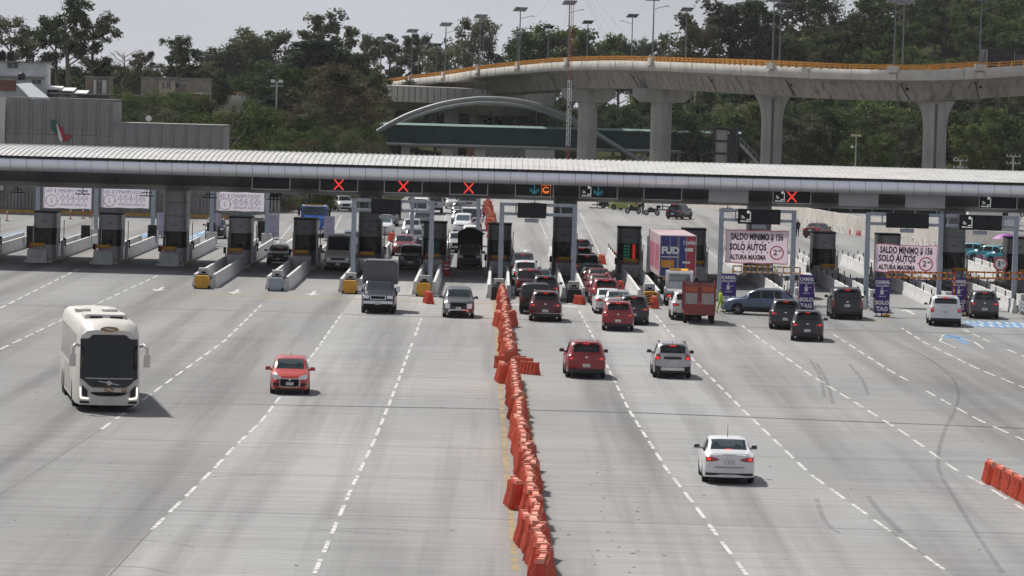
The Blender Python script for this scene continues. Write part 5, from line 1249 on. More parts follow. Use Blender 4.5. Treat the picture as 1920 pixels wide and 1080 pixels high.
# height restrictor bars, orange and white bands
def hbar(x0, x1, py_top, py_base, label, ym='rail_o', sign=False):
    a, b = G(x0, py_base), G(x1, py_base); Y = a.y; xa, xb = a.x, b.x; zt = 2.75
    t = thing('height_bar', label, 'height bar', (0, Y, 0), 0, 'striped height restriction frames')
    def banded(name, p, q, w, n):
        mb = MB(); p = Vector(p); q = Vector(q)
        for k in range(n): mb.bar(p.lerp(q, k/n), p.lerp(q, (k+1)/n), w, w, k % 2)
        obj(name, mb, [M['yellow'], M['red']] if ym == 'y' else [M['rail_o'], M['conc_white']], t)
    for x in (xa, xb): banded('post', (x, 0, 0), (x, 0, zt), 0.11, 14)
    for z in (zt, zt-0.36): banded('cross_bar', (xa, 0, z), (xb, 0, z), 0.10, 24)
    mb = MB(); n = 8
    for k in range(n+1): x = xa+(xb-xa)*k/n; mb.box(x-0.03, x+0.03, -0.03, 0.03, zt-0.32, zt-0.05)
    obj('bar_strut', mb, M['rail_o'], t, kind='stuff')
    mb = MB()
    for x in (xa, xb): mb.box(x-0.25, x+0.25, -0.2, 0.2, 0, 0.1)
    obj('foot', mb, M['yellow'], t)
    if sign:
        mb = MB(); c = (xa+xb)/2-0.1; mb.disc((c, -0.09, zt+0.55), 0.45, 20, 'y', 0); d = obj('height_sign', mb, M['white'], t, smooth=0); mb = MB(); mb.disc((c, -0.095, zt+0.55), 0.44, 24, 'y', 0, 0.34); obj('red_ring', mb, M['ink_red'], d); lettering(t, '3', 0.44, M['ink'], c-0.08, -0.098, zt+0.55, bold=0.01); lettering(t, '90', 0.2, M['ink'], c+0.18, -0.098, zt+0.62)
        mb = MB(); mb.bar((c, -0.05, zt), (c, -0.05, zt+0.9), 0.05, 0.05); obj('sign_post', mb, M['dark'], t)
hbar(1372, 1493, 500, 581, 'orange banded height bar under the left big banner'); hbar(1662, 1780, 515, 592, 'yellow banded height bar under the right big banner', 'y'); hbar(1812, 1930, 517, 592, 'yellow banded height bar with a round height sign at the right edge', 'y', True)
# mirrored backs of banners on the far side of the left lanes
def back_banner(px0, px1, py0, py1, label):
    Y = 352.0; a = at(px0, py0, Y); b = at(px1, py1, Y); W_ = b.x-a.x; H_ = abs(a.z-b.z)
    t = thing('rear_banner', label, 'banner', ((a.x+b.x)/2, Y, (a.z+b.z)/2), 0, 'backs of banners beyond the left lanes')
    mb = MB(); n = 14
    def P(u, v): return (u*W_/2, 0.03*math.sin(u*5+v), v*H_/2+0.02*math.sin(u*7)*v)
    mb.grid([[P(-1+2*i/n, -1+2*j/6) for i in range(n+1)] for j in range(7)]); mb.grid([[Vector(P(-1+2*i/n, -1+2*j/6))+Vector((0, 0.015, 0)) for i in range(n+1)] for j in range(7)], 0, True); obj('sheet', mb, M['banner_back'], t, smooth=60)
    y = -0.05; k = W_/4.05
    lettering(t, 'SALDO MINIMO $ 156', 0.44*k, M['ink_faint'], 0, y, H_*0.30, mirror=True, sx=0.80); lettering(t, 'SOLO AUTOS', 0.46*k, M['ink_faint'], W_*0.14, y, -H_*0.02, mirror=True, sx=0.85); lettering(t, 'ALTURA MAXIMA', 0.34*k, M['ink_faint'], W_*0.14, y, -H_*0.33, mirror=True, sx=0.85)
    mb = MB(); mb.disc((-W_*0.32, y, -H_*0.15), 0.50, 26, 'y', 0, 0.44); obj('ring', mb, M['ink_pink'], t); lettering(t, '2', 0.5, M['ink_pink'], -W_*0.32, y, -H_*0.15, mirror=True)
    mb = MB(); r = random.Random(int(px0)+1)
    for z in (H_*0.13, -H_*0.17):
        for q in range(6): x = -W_*0.2+q*W_*0.11; mb.add([(x-0.07, y, z+0.05), (x+0.07, y, z+0.05), (x, y-0.02, z-0.06)], [(0, 2, 1)])
    obj('wind_slit', mb, M['ink'], t, smooth=0)
back_banner(81, 171, 349, 392, 'pale banner seen from behind with mirrored text, leftmost of three'); back_banner(190, 279, 352, 391, 'pale banner seen from behind with mirrored text, middle of three'); back_banner(406, 495, 360, 397, 'pale banner seen from behind with mirrored text, right of the left column')
def rear_gantry(px, label):
    Y = 352.6; x = at(px, 400, Y).x; t = thing('banner_post', label, 'post', (x, Y, 0), 0, 'grey posts holding the rear banners'); mb = MB(); mb.box(-0.16, 0.16, -0.16, 0.16, 0, 6.3); obj('post', mb, M['steel'], t); mb = MB(); mb.box(-0.4, 0.4, -0.5, 0.5, 0, 1.15); obj('concrete_foot', mb, M['conc_white'], t)
for k, px in enumerate((70, 180, 287, 397, 501, 897, 773)): rear_gantry(px, 'grey square post beyond the booths, %s of the rear posts' % ORD[k])
# ------------------------------------------------------------------ office building at the left, boundary walls
def panel_wall(t, x0, x1, Y, z0, z1, nx, nz, m, depth=0.12):
    pw_, ph = (x1-x0)/nx, (z1-z0)/nz; mb = MB(); mb.cbox(0.02, pw_-0.02, -depth, 0, 0.02, ph-0.02, 0.015); me = mb.mesh('concrete_panel', m)
    for i in range(nx):
        for j in range(nz):
            o = bpy.data.objects.new('concrete_panel', me); COL.objects.link(o); o.parent = t; o.location = (x0+i*pw_, Y+rnd.uniform(-0.012, 0.012), z0+j*ph)
YB = 432.0; bx = lambda px, py=230: at(px, py, YB).x; bz = lambda px, py: at(px, py, YB).z
xa, xb, xc = bx(-60), bx(213), bx(420); zt1, zt2 = bz(110, 186), bz(310, 234); xm = bx(11)
t = thing('office_building', 'long windowless grey concrete building with a stepped roofline and a wing emblem', 'building', (0, 0, 0))
mb = MB(); mb.box(xa, xb, YB+0.02, YB+9, 0, zt1-0.1); mb.box(xb+0.01, xc, YB+0.02, YB+9, 0, zt2-0.1); obj('wall', mb, M['conc_wall'], t)
panel_wall(t, xm, xb, YB, 4.4, zt1, 8, 2, M['conc_wall']); panel_wall(t, xb, xc, YB, 4.4, zt2, 9, 1, M['conc_wall']); panel_wall(t, xm, xc, YB, 2.2, 4.4, 17, 1, M['conc_wall'])
panel_wall(t, xa, xm, YB-0.4, 2.2, zt1+0.1, 2, 1, M['conc_par'], 0.2)
mb = MB(); n = 90
for k in range(n): x = xa+(xc+6-xa)*k/n; mb.box(x, x+(xc+6-xa)/n*0.55, YB-0.08, YB+0.02, 0.4, 2.18)
obj('wall_rib', mb, M['conc_wall'], t, kind='stuff')
mb = MB(); mb.box(xm, xb, YB-0.05, YB+9, zt1, zt1+0.12); mb.box(xb, xc, YB-0.05, YB+9, zt2, zt2+0.12); obj('coping', mb, M['conc_wall'], t)
e = thing('wing_emblem', 'green white and red wing emblem fixed to the grey concrete building', 'emblem', (0, YB-0.2, 0))
def emb(pts, m, nm):
    q = [(at(80+x*70/1080, 210+y*70/1080, YB-0.2)) for x, y in pts]; mb = MB(); mb.prism([(p.x, p.z) for p in q][::-1], 'y', -0.15, 0.05); obj(nm, mb, m, e, smooth=0)
emb([(240, 250), (300, 225), (345, 240), (395, 350), (420, 470), (425, 600), (385, 610), (310, 540), (255, 400)], mat('emblem_green', (0.006, 0.10, 0.07), 0.5), 'green_feather')
emb([(400, 350), (425, 365), (575, 780), (560, 845), (520, 865), (470, 740)], M['white'], 'white_feather')
emb([(455, 380), (490, 390), (565, 440), (620, 600), (650, 700), (700, 690), (770, 620), (810, 640), (845, 690), (800, 740), (700, 820), (620, 830), (575, 770), (500, 560)], mat('emblem_red', (0.36, 0.01, 0.03), 0.5), 'red_feather')
# dish on the lower roof, kerb, far-left wall
d = thing('satellite_dish', 'small white satellite dish on the lower roof of the grey building', 'dish', (bx(277), YB+1, zt2+0.1)); mb = MB(); mb.lathe([(0.0, 0.0), (0.16, 0.03), (0.30, 0.10)], 14, (0, -0.1, 0.5), axis='y'); mb.bar((0, 0, 0), (0, 0, 0.5), 0.05, 0.05); obj('dish', mb, M['white'], d)
w = thing('boundary_wall', 'low grey boundary wall right of the office building behind the red pickup', 'wall', (0, 0, 0)); mb = MB(); a = at(420, 300, YB+6); b = at(700, 300, 524)
def wall_run(mb, pts, h, th=0.25, mi=0):
    for p, q in zip(pts[:-1], pts[1:]):
        p = Vector((p[0], p[1], 0)); q = Vector((q[0], q[1], 0)); n = Vector((-(q-p).y, (q-p).x, 0)).normalized()*th
        vs = [p, q, q+n, p+n]; mb.add(vs+[v+Vector((0, 0, h)) for v in vs], [(3, 2, 1, 0), (4, 5, 6, 7), (0, 1, 5, 4), (1, 2, 6, 5), (2, 3, 7, 6), (3, 0, 4, 7)], mi)
wall_run(mb, [(a.x, a.y), (b.x, b.y)], 3.2); obj('wall', mb, M['conc_wall'], w)
mb = MB(); wall_run(mb, [(xa, YB-1.2), (xc+3, YB-1.2)], 0.32, 0.4); k = obj('yellow_kerb', mb, M['kerb_y'], kind='structure')
# graffiti wall on the right, made of cast panels
gw = thing('graffiti_wall', 'pale concrete wall with white painted capitals along the right side of the plaza', 'wall', (0, 0, 0))
GP = [G(1230, 372), G(1292, 383), G(1380, 400), G(1480, 417), G(1600, 441), G(1760, 466), G(1935, 480)]
GH = 1.95; cast = []
for p, q in zip(GP[:-1], GP[1:]):
    L_ = (q-p).length; n = max(1, round(L_/3.6))
    for k in range(n): cast.append((p.lerp(q, k/n), p.lerp(q, (k+1)/n)))
for p, q in cast:
    mb = MB(); wall_run(mb, [(p.x*0.995+q.x*0.005, p.y*0.995+q.y*0.005), (p.x*0.005+q.x*0.995, p.y*0.005+q.y*0.995)], GH+rnd.uniform(-0.03, 0.03), 0.2); obj('wall_panel', mb, M['conc_par'], gw)
def on_wall(ch, px, py, size, m=None):
    best = None
    d = ray(px, py)
    for p, q in zip(GP[:-1], GP[1:]):
        n = Vector((-(q-p).y, (q-p).x, 0)); t_ = (p-Vector((0, 0, EYE))).dot(n)/d.dot(n); h = Vector((0, 0, EYE))+d*t_; u = (h-p).dot(q-p)/(q-p).length_squared
        if -0.02 <= u <= 1.02: best = (h, q-p)
    if best is None: return
    h, v = best; n = Vector((v.y, -v.x, 0)).normalized(); me = text_mesh(ch, size, bold=0.015, sx=2.3); me.materials.clear(); me.materials.append(m or M['white'])
    o = obj('lettering', me, m or M['white'], gw, tuple(h+n*0.03)); o.rotation_euler = (0, 0, math.atan2(v.y, v.x))
for ch, px, py in (('C', 1308, 398), ('U', 1318, 400), ('E', 1324, 403), ('S', 1333, 405), ('T', 1341, 407), ('A', 1349, 409), ('P', 1502, 415), ('R', 1513, 417), ('O', 1523, 419), ('H', 1532, 421), ('I', 1542, 423), ('B', 1552, 425), ('I', 1561, 427), ('D', 1571, 429), ('O', 1581, 431),
                   ('E', 1657, 446), ('S', 1666, 447), ('T', 1674, 448), ('A', 1682, 449), ('C', 1691, 450), ('I', 1701, 451), ('O', 1713, 453), ('N', 1725, 455), ('A', 1738, 457), ('R', 1752, 459), ('S', 1766, 460), ('E', 1802, 461)):
    on_wall(ch, px, py, 1.25)
on_wall('R', 1594, 436, 0.8, M['ink_red']); on_wall('AB', 1610, 438, 0.8, M['ink_red'])
# low building and shelter behind the graffiti wall
sh = thing('steel_shelter', 'dark open shelter with steel posts behind the graffiti wall', 'shelter', (0, 0, 0)); mb = MB()
Ysh = 524; x0s, x1s = at(1470, 400, Ysh).x, at(1800, 400, Ysh).x
mb.box(x0s, x1s, Ysh, Ysh+6, 3.6, 3.9); mb.box(x0s, x1s, Ysh+5.8, Ysh+6, 0, 3.6); obj('roof', mb, M['dark'], sh)
for k in range(9):
    mb = MB(); x = x0s+0.2+(x1s-x0s-0.4)*k/8; mb.box(x-0.09, x+0.09, Ysh-0.1, Ysh+0.1, 0, 3.6); obj('post', mb, M['steel'], sh)
mb = MB(); n = int((x1s-x0s)/0.3)
for k in range(n): mb.box(x0s+k*0.3, x0s+k*0.3+0.03, Ysh-0.3, Ysh-0.27, 0, 2.6)
obj('fence_bar', mb, M['dark'], sh, kind='stuff')
t = thing('white_kiosk', 'small white flat roofed kiosk behind the teal taxis', 'kiosk', at(1862, 470, 464) - Vector((0, 0, at(1862, 470, 464).z))); mb = MB(); mb.box(-2.8, 2.8, 0, 4, 0, 3.4); obj('wall', mb, M['white'], t); mb = MB(); mb.box(0.9, 1.5, -0.05, 0.01, 1.2, 2.8); obj('door', mb, M['dark'], t); mb = MB(); mb.box(-3, 3, -0.2, 4.2, 3.41, 3.6); obj('roof', mb, M['conc_wall'], t)

# ------------------------------------------------------------------ overpass
def path_frames(pts):
    P = [Vector(p) for p in pts]; t = [0]
    for a, b in zip(P[:-1], P[1:]): t.append(t[-1]+(b-a).length)
    fs = [pchip([(s, p[i]) for s, p in zip(t, P)]) for i in range(3)]; L_ = t[-1]
    def at_(s): return Vector([f(s) for f in fs])
    def fr(s):
        p = at_(s); d = at_(min(L_, s+0.5))-at_(max(0, s-0.5)); d.z = 0; d.normalize(); return p, d, Vector((-d.y, d.x, 0))
    return fr, L_
DK = [(x, y, 2*D) for x, y, D in ((640, 172, 470), (715, 157, 436), (770, 148, 416), (830, 141, 396), (900, 130.5, 374), (970, 123, 356), (1065, 115.5, 339), (1150, 113.5, 327), (1220, 115, 318), (1300, 118, 309), (1440, 124.5, 297), (1580, 129.5, 290), (1670, 131, 286), (1760, 131, 285), (1840, 128, 285.5), (1920, 123, 286.2), (2080, 115, 287.6))]
fr, DL = path_frames([at(*q) for q in DK])
def s_at(px):
    lo, hi = 0, DL
    for _ in range(40):
        m_ = (lo+hi)/2
        if proj(fr(m_)[0])[0] < px: lo = m_
        else: hi = m_
    return lo
ov = thing('overpass', 'curving concrete overpass with an orange rail and wide round piers crossing behind the plaza', 'overpass', (0, 0, 0))
def sweep(prof, s0, s1, step, frf=None, close=False, mi=0):
    f = frf or fr; n = max(2, int((s1-s0)/step)); rows = []
    for k in range(n+1):
        p, d, nn = f(s0+(s1-s0)*k/n); rows.append([p+nn*a+Vector((0, 0, z)) for a, z in prof])
    mb = MB(); mb.grid(rows, mi, flip=True); return mb
obj('parapet', sweep([(0.30, -0.85), (0.30, -0.02), (0.27, 0.0), (0.03, 0), (0, -0.03), (0, -1.32), (0.08, -1.40)], 0, DL, 2.5), M['conc_par'], ov, smooth=50)
obj('girder', sweep([(0.08, -1.40), (2.3, -1.72), (2.45, -1.8), (3.5, -4.0), (3.8, -4.15), (8.2, -4.15), (8.5, -4.0), (9.3, -1.8), (11.9, -1.35)], 0, DL, 2.5), M['conc_deck'], ov, smooth=40)
obj('carriageway', sweep([(11.7, -0.85), (0.30, -0.85)], 0, DL, 3), M['road'], ov)
obj('far_parapet', sweep([(12.0, -1.35), (12.0, 0), (11.7, 0), (11.7, -0.85)], 0, DL, 3), M['conc_par'], ov, smooth=50)
for off in (0.15, 11.85):
    for z in (0.34, 0.66): 
        mb = sweep([(off-0.06, z-0.07), (off-0.06, z+0.07), (off+0.06, z+0.07), (off+0.06, z-0.07), (off-0.06, z-0.07)], 0, DL, 2.5); obj('hand_rail', mb, M['rail_o'], ov)
    mb = MB(); s = 0.5
    while s < DL-0.5:
        p, d, nn = fr(s); q = p+nn*off; mb.bar(q, q+Vector((0, 0, 0.74)), 0.30, 0.22, up=tuple(d)); s += 1.75
    obj('rail_post', mb, M['rail_o'], ov, kind='stuff', smooth=0)
mb = MB(); s = 4.0
while s < DL-2:        # open joints of the cast parapet
    p, d, nn = fr(s); a = p-nn*0.012; mb.bar(a+Vector((0, 0, -1.3)), a+Vector((0, 0, -0.02)), 0.05, 0.03, up=tuple(d)); s += 9.0
obj('parapet_joint', mb, M['joint'], ov, smooth=0)
for px in (1005, 1155, 1300, 1447, 1676, 1840):
    s = s_at(px); p, d, nn = fr(s); mb = MB(); a = p+nn*2.42+Vector((0, 0, -1.85)); b = p+nn*3.48+Vector((0, 0, -4.02))+d*0.9; off_ = nn*-0.06
    mb.bar(a+off_, b+off_, 0.14, 0.05, up=tuple(nn)); c = p+nn*2.7+Vector((0, 0, -2.5))+d*0.6-nn*0.05; mb.bar(c, c+d*0.5, 0.05, 0.35, up=(0, 0, 1)); obj('girder_joint', mb, M['black'], ov, smooth=0)
def pier(px, w, depth, kind_, cap=None, Yoff=6.0, zt_off=-4.12):
    s = min(np.linspace(max(0, s_at(px)-40), min(DL, s_at(px)+20), 400), key=lambda v: abs(proj(fr(v)[0]+fr(v)[2]*Yoff-Vector((0, 0, 8)))[0]-px)); p, d, nn = fr(s); c = p+nn*Yoff; c.z = 0; t_ = thing('pier', None, None, (c.x, c.y, 0)); t_.parent = ov; zt = p.z+zt_off; zg = terrain(c.x, c.y)-0.5
    mb = MB(); W2 = w/2; ex = 0.6 if kind_ == 'flare' else 0.95
    def ov_(k, z, dx=1.0): return [(W2*k*dx*(abs(math.cos(a))**ex)*(1 if math.cos(a) > 0 else -1), depth/2*(abs(math.sin(a))**ex)*(1 if math.sin(a) > 0 else -1), z) for a in np.linspace(0, 2*math.pi, 25)[:-1]]
    if kind_ == 'flare': prof = [(1, zg), (1, zt-3.6), (1.06, zt-2.6), (1.2, zt-1.6), (1.42, zt-0.8), (1.62, zt-0.3), (1.70, zt)]
    else: prof = [(1, zg), (1, zt-2.0)]
    R_ = [ov_(k, z) for k, z in prof]; n = 24; vs = [v for r in R_ for v in r]; fs = [(i*n+j, i*n+(j+1) % n, (i+1)*n+(j+1) % n, (i+1)*n+j) for i in range(len(R_)-1) for j in range(n)]; mb.add(vs, fs)
    obj('column', mb, M['conc_pier'], t_, smooth=40)
    if kind_ == 'flare':
        mb = MB(); mb.box(-0.18, 0.18, -depth/2-0.02, -depth/2+0.2, zg, zt-0.5); obj('drain_groove', mb, mat('wet_concrete', (0.10, 0.10, 0.098), 0.8), t_)
    if cap:
        mb = MB(); mb.prism([(-cap*0.38, zt-2.05), (cap*0.38, zt-2.05), (cap/2, zt-1.2), (cap/2, zt+0.02), (-cap/2, zt+0.02), (-cap/2, zt-1.2)], 'y', -1.7, 1.7); obj('cap', mb, M['conc_pier'], t_)
    return t_
pier(1102, 3.1, 2.6, 'cap', 8.6); pier(1240, 3.2, 2.6, 'cap', 8.8); pier(1447, 3.0, 2.4, 'flare'); pier(1753, 3.15, 2.4, 'flare')
# lower ramp under the left half
rp = thing('ramp_bridge', 'lower grey concrete ramp passing under the overpass behind the arch', 'ramp', (0, 0, 0))
fr2, RL = path_frames([at(*q) for q in ((640, 156, 810), (690, 158, 796), (740, 160.5, 784), (800, 162.5, 772), (860, 165, 762), (920, 168, 756), (975, 170.5, 760), (1015, 172, 784), (1040, 172.5, 830))])
obj('girder', sweep([(0.3, -0.02), (0, -0.02), (0, -2.9), (1.2, -3.3), (3.0, -4.6), (7, -4.6), (8.5, -3.2), (9.5, -0.02), (0.3, -0.02)], 0, RL, 2.5, fr2), M['conc_pier'], rp, smooth=40)
mb = MB(); s = 2
while s < RL: p, d, nn = fr2(s); a = p-nn*0.012; mb.bar(a+Vector((0, 0, -2.85)), a+Vector((0, 0, -0.05)), 0.05, 0.04, up=tuple(d)); s += 2.5
obj('panel_joint', mb, M['joint'], rp, smooth=0)
for px, w in ((722, 3.0), (846, 2.6), (892, 2.6)):
    Y = 790 if px < 800 else 770; c = at(px, 250, Y+4); mb = MB(); mb.cbox(c.x-w/2, c.x+w/2, Y+2, Y+5, terrain(c.x, Y)-1, 10.6, 0.2); obj('pier', mb, M['conc_par'] if px < 800 else M['conc_pier'], rp)
# short length of elevated road at the left, in the trees
el = thing('elevated_road', 'short stretch of elevated road with an orange rail showing between the trees at left', 'road bridge', (0, 0, 0))
fr3, EL = path_frames([at(*q) for q in ((395, 176, 940), (430, 178, 940), (470, 180, 940), (520, 182, 940))])
obj('girder', sweep([(0.3, -0.8), (0.3, 0), (0, 0), (0, -1.4), (1.5, -3.2), (6, -3.2), (8, -1.4), (8, -0.8), (0.3, -0.8)], 0, EL, 2.5, fr3), M['conc_par'], el, smooth=40)
mb = MB(); s = 0.5
while s < EL: p, d, nn = fr3(s); mb.bar(p+nn*0.15, p+nn*0.15+Vector((0, 0, 0.74)), 0.3, 0.22, up=tuple(d)); s += 1.75
obj('rail_post', mb, M['rail_o'], el, kind='stuff', smooth=0)
for z in (0.34, 0.66): obj('hand_rail', sweep([(0.09, z-0.07), (0.09, z+0.07), (0.21, z+0.07), (0.21, z-0.07), (0.09, z-0.07)], 0, EL, 2.5, fr3), M['rail_o'], el)

# ------------------------------------------------------------------ solar street lamps
def lamp_master():
    t = thing('solar_street_lamp', 'x', 'street lamp', (0, 0, 0), 0, 'solar street lamps on the overpass')
    mb = MB(); mb.tube([(0, 0, 0), (0, 0, 9.2)], [0.13, 0.08], 8); mb.box(-0.2, 0.2, -0.2, 0.2, 0, 0.12); obj('pole', mb, M['pole'], t)
    mb = MB(); mb.tube([(0, 0, 7.7), (0.8, 0, 8.0), (1.75, 0, 8.25)], 0.045, 6); a = obj('arm', mb, M['pole'], t); mb = MB(); mb.cbox(1.7, 2.35, -0.12, 0.12, 8.22, 8.32, 0.03); obj('lamp_head', mb, M['dark'], a)
    T = Matrix.Translation((0, 0, 9.35)) @ Matrix.Rotation(R(-24), 4, 'X'); mb = MB(); mb.box(-1.12, 1.12, -0.82, 0.82, -0.03, 0.03, 0, T); p = obj('panel_frame', mb, M['silver'], t)
    mb = MB()
    for s_ in (-1, 1):
        for k in range(2): mb.box(s_*0.56-0.51, s_*0.56+0.51, -0.77+0.78*k, -0.02+0.78*k, 0.032, 0.04, 0, T); mb.box(s_*0.56-0.51, s_*0.56+0.51, -0.77+0.78*k, -0.02+0.78*k, -0.04, -0.032, 0, T)
    obj('solar_cell', mb, M['solar'], p); return t
LM = lamp_master(); first = [True]
def put_lamp(label, loc, rz, k=1.0):
    o = LM if first[0] else clone(LM, label); first[0] = False; o['label'] = label; o.location = loc; o.rotation_euler = (0, 0, rz); o.scale = (k, k, k)
    for ch in o.children:
        if ch.name.startswith('panel_frame'): ch.rotation_euler = (0, 0, -rz+0.35)
    return o
NEAR = [(712, 73), (770, 60), (833, 45), (898, 30), (972, 15), (1064, 0), (1222, -10), (1447, -10), (1675, -10), (1837, -10)]
bm_ = []
for k, (px, ty) in enumerate(NEAR):
    s = s_at(px); p, d, nn = fr(s); b = p+nn*0.1+Vector((0, 0, 0.0)); put_lamp('solar street lamp on the near rail of the overpass, %s from the left' % ORD[k], b, 0.12)
    mb = MB(); mb.bar(p+nn*-0.12-d*0.75+Vector((0, 0, 0.1)), p+nn*-0.12+d*0.75+Vector((0, 0, 0.1)), 0.6, 0.9); mb.bar(p+nn*-0.2+Vector((0, 0, -0.5)), p+nn*-0.1+Vector((0, 0, -1.3)), 0.9, 0.4, up=(0, 1, 0)); obj('lamp_plinth', mb, M['conc_par'], ov)
FAR = [(792, 82), (881, 70), (951, 60), (1027, 49), (1100, 40), (1184, 28), (1286, 16), (1462, 8), (1692, 2)]
for k, (px, ty) in enumerate(FAR):
    lo = s_at(px-40); best = min((abs(proj(fr(s)[0]+fr(s)[2]*11.9)[0]-px), s) for s in np.linspace(max(0, s_at(px)-60), min(DL, s_at(px)+60), 240))[1]; p, d, nn = fr(best)
    b = p+nn*11.9; top = at(px, ty, b.y).z; put_lamp('solar street lamp on the far rail of the overpass, %s from the left' % ORD[k], b, math.pi-0.15, max(0.6, min(1.25, (top-b.z)/9.5)))
for px, ty, Y, lab in ((394, 105, 960, 'solar street lamp far off left above the round trees'), (404, 112, 1000, 'smaller far solar street lamp left of the elevated road'), (519, 96, 880, 'solar street lamp standing by the white van on the elevated road')):
    p = at(px, ty, Y); put_lamp(lab, (p.x, Y, p.z-9.4*0.95), 0.2, 0.95)
fm = thing('floodlight_mast', 'tall floodlight mast with white lamps in front of the left trees', 'floodlight', (at(518, 200, 600).x, 600, 0)); zt = at(518, 152, 600).z
mb = MB(); mb.tube([(0, 0, 0), (0, 0, zt)], [0.16, 0.1], 8); obj('pole', mb, M['silver'], fm)
for x in (-0.55, 0.55): mb = MB(); mb.cbox(x-0.3, x+0.3, -0.3, 0.2, zt-0.25, zt+0.2, 0.08); obj('lamp', mb, M['white'], fm)
mb = MB(); mb.box(-0.9, 0.9, -0.05, 0.05, zt-0.75, zt-0.6); obj('cross_arm', mb, M['silver'], fm)
fm = thing('floodlight_mast', 'thin mast with three yellowish floodlights against the dark right trees', 'floodlight', (at(1604, 300, 610).x, 610, 0)); zt = at(1604, 254, 610).z
mb = MB(); mb.tube([(0, 0, 0), (0, 0, zt)], [0.13, 0.08], 8); obj('pole', mb, M['silver'], fm)
for x in (-0.5, 0, 0.5): mb = MB(); mb.cbox(x-0.22, x+0.22, -0.3, 0.15, zt-0.15, zt+0.15, 0.05); obj('lamp', mb, mat('floodlight_amber', (0.62, 0.55, 0.33), 0.4), fm)
mb = MB(); mb.cbox(-0.75, -0.35, -0.4, 0, zt-1.8, zt-1.45, 0.1); mb.bar((-0.4, 0, zt-1.6), (0, 0, zt-1.6), 0.05, 0.05); obj('camera', mb, M['white'], fm)
for px, py, lab in ((1801, 300, 'power pole with double insulator arms low against the dark trees'), (1900, 292, 'power pole near the right edge behind the canopy')):
    c = at(px, py, 600); t = thing('power_pole', lab, 'pole', (c.x, 600, 0)); mb = MB(); mb.tube([(0, 0, 0), (0, 0, c.z)], 0.1, 6); obj('pole', mb, M['conc_par'], t)
    mb = MB()
    for z in (c.z-0.1, c.z-1.1):
        mb.box(-1.0, 1.0, -0.05, 0.05, z-0.05, z+0.05)
        for x in (-0.9, -0.3, 0.3, 0.9): mb.box(x-0.07, x+0.07, -0.07, 0.07, z+0.05, z+0.3)
    obj('insulator_arm', mb, M['silver'], t)

# ------------------------------------------------------------------ covered footbridge with its arch
YF = 704.0; fz = lambda px, py: at(px, py, YF).z
fb = thing('footbridge', 'covered footbridge with dark green screens hanging from a white tube arch', 'footbridge', (0, YF, 0))
xa, xb = at(686, 240, YF).x, at(1386, 250, YF).x; z1, z0 = fz(1000, 238), fz(1000, 273); n = 15; pw_ = (xb-xa)/n
mb = MB(); mb.box(0.03, pw_-0.03, -1.6, -1.5, z0, z1-0.35); me = mb.mesh('screen_panel', M['green_mesh'])
for k in range(n): o = bpy.data.objects.new('screen_panel', me); COL.objects.link(o); o.parent = fb; o.location = (xa+k*pw_, 0, 0)
mb = MB(); mb.box(xa, xb, 1.5, 1.6, z0, z1-0.35); mb.box(xa, xb, -1.5, 1.5, z0-0.1, z0); obj('walkway', mb, M['green_mesh'], fb)
mb = MB(); mb.prism([(-1.8, z1-0.32), (1.8, z1-0.32), (1.8, z1-0.22), (0, z1+0.12), (-1.8, z1-0.22)], 'x', xa-0.3, xb+0.3); obj('roof', mb, M['green_roof'], fb)
mb = MB()
for k in range(n+1): x = xa+k*pw_; mb.box(x-0.05, x+0.05, -1.63, -1.48, z0-0.3, z1-0.3)
obj('mullion', mb, M['dark'], fb)
mb = MB()
for y in (-1.7, 1.7): mb.tube([(xa-1, y, z0-0.42), (xb-3, y, z0-0.42)], 0.24, 10)
obj('chord_tube', mb, M['white_tube'], fb)
mb = MB()
for k in range(n*2): x = xa+k*pw_/2; mb.bar((x, -1.7, z0-0.42), (x, -1.5, z0+0.1), 0.08, 0.08)
obj('hanger', mb, M['white_tube'], fb)
def ppx(pts, Y): return [at(x, y, Y)-Vector((0, YF, 0)) for x, y in pts]
ARC = [(668, 272), (700, 252), (735, 231), (770, 214), (830, 195), (870, 188), (905, 185), (940, 186), (980, 191), (1025, 203), (1065, 220), (1110, 246), (1160, 277), (1215, 312)]
_fa = pchip(ARC); ARC = [(x, _fa(x)) for x in np.linspace(668, 1215, 56)]
mb = MB(); mb.tube(ppx(ARC, YF-2.6), 0.42, 12); obj('arch_tube', mb, M['white_tube'], fb, smooth=70)
mb = MB(); mb.tube(ppx([(x, y+(8 if 700 < x < 1100 else 3)) for x, y in ARC], YF+4.5), 0.34, 10); obj('arch_tube', mb, M['white_tube'], fb, smooth=70)
mb = MB()
for k in range(10, 46, 4): a = at(*ARC[k], YF-2.6)-Vector((0, YF, 0)); mb.tube([a, (a.x, -1.7, z1-0.3)], 0.03, 4)
obj('stay_rod', mb, M['white_tube'], fb)
for px in (700, 742, 758, 838, 900, 1187, 1208, 1274, 1295, 1317):
    x = at(px, 280, YF).x; mb = MB(); w_ = 0.9 if px < 1000 else 0.35; mb.box(x-w_, x+w_, -0.7, 0.7, terrain(x, YF)-0.5, z0-0.65); obj('support', mb, M['conc_par'] if px != 742 else M['dark'], fb)
st = thing('stair_flight', 'open steel stair descending right from the footbridge end', 'stairs', (0, YF, 0)); a = at(1380, 262, YF); b = at(1432, 318, YF)
mb = MB()
for y in (-1.0, 1.0):
    mb.bar((a.x, y, a.z), (b.x, y, b.z), 0.12, 0.4); mb.bar((a.x, y, a.z+1.1), (b.x, y, b.z+1.1), 0.07, 0.07)
    for k in range(8): p = Vector((a.x, y, a.z)).lerp(Vector((b.x, y, b.z)), k/7); mb.bar(p, p+Vector((0, 0, 1.1)), 0.06, 0.06)
obj('stringer', mb, M['silver'], st)
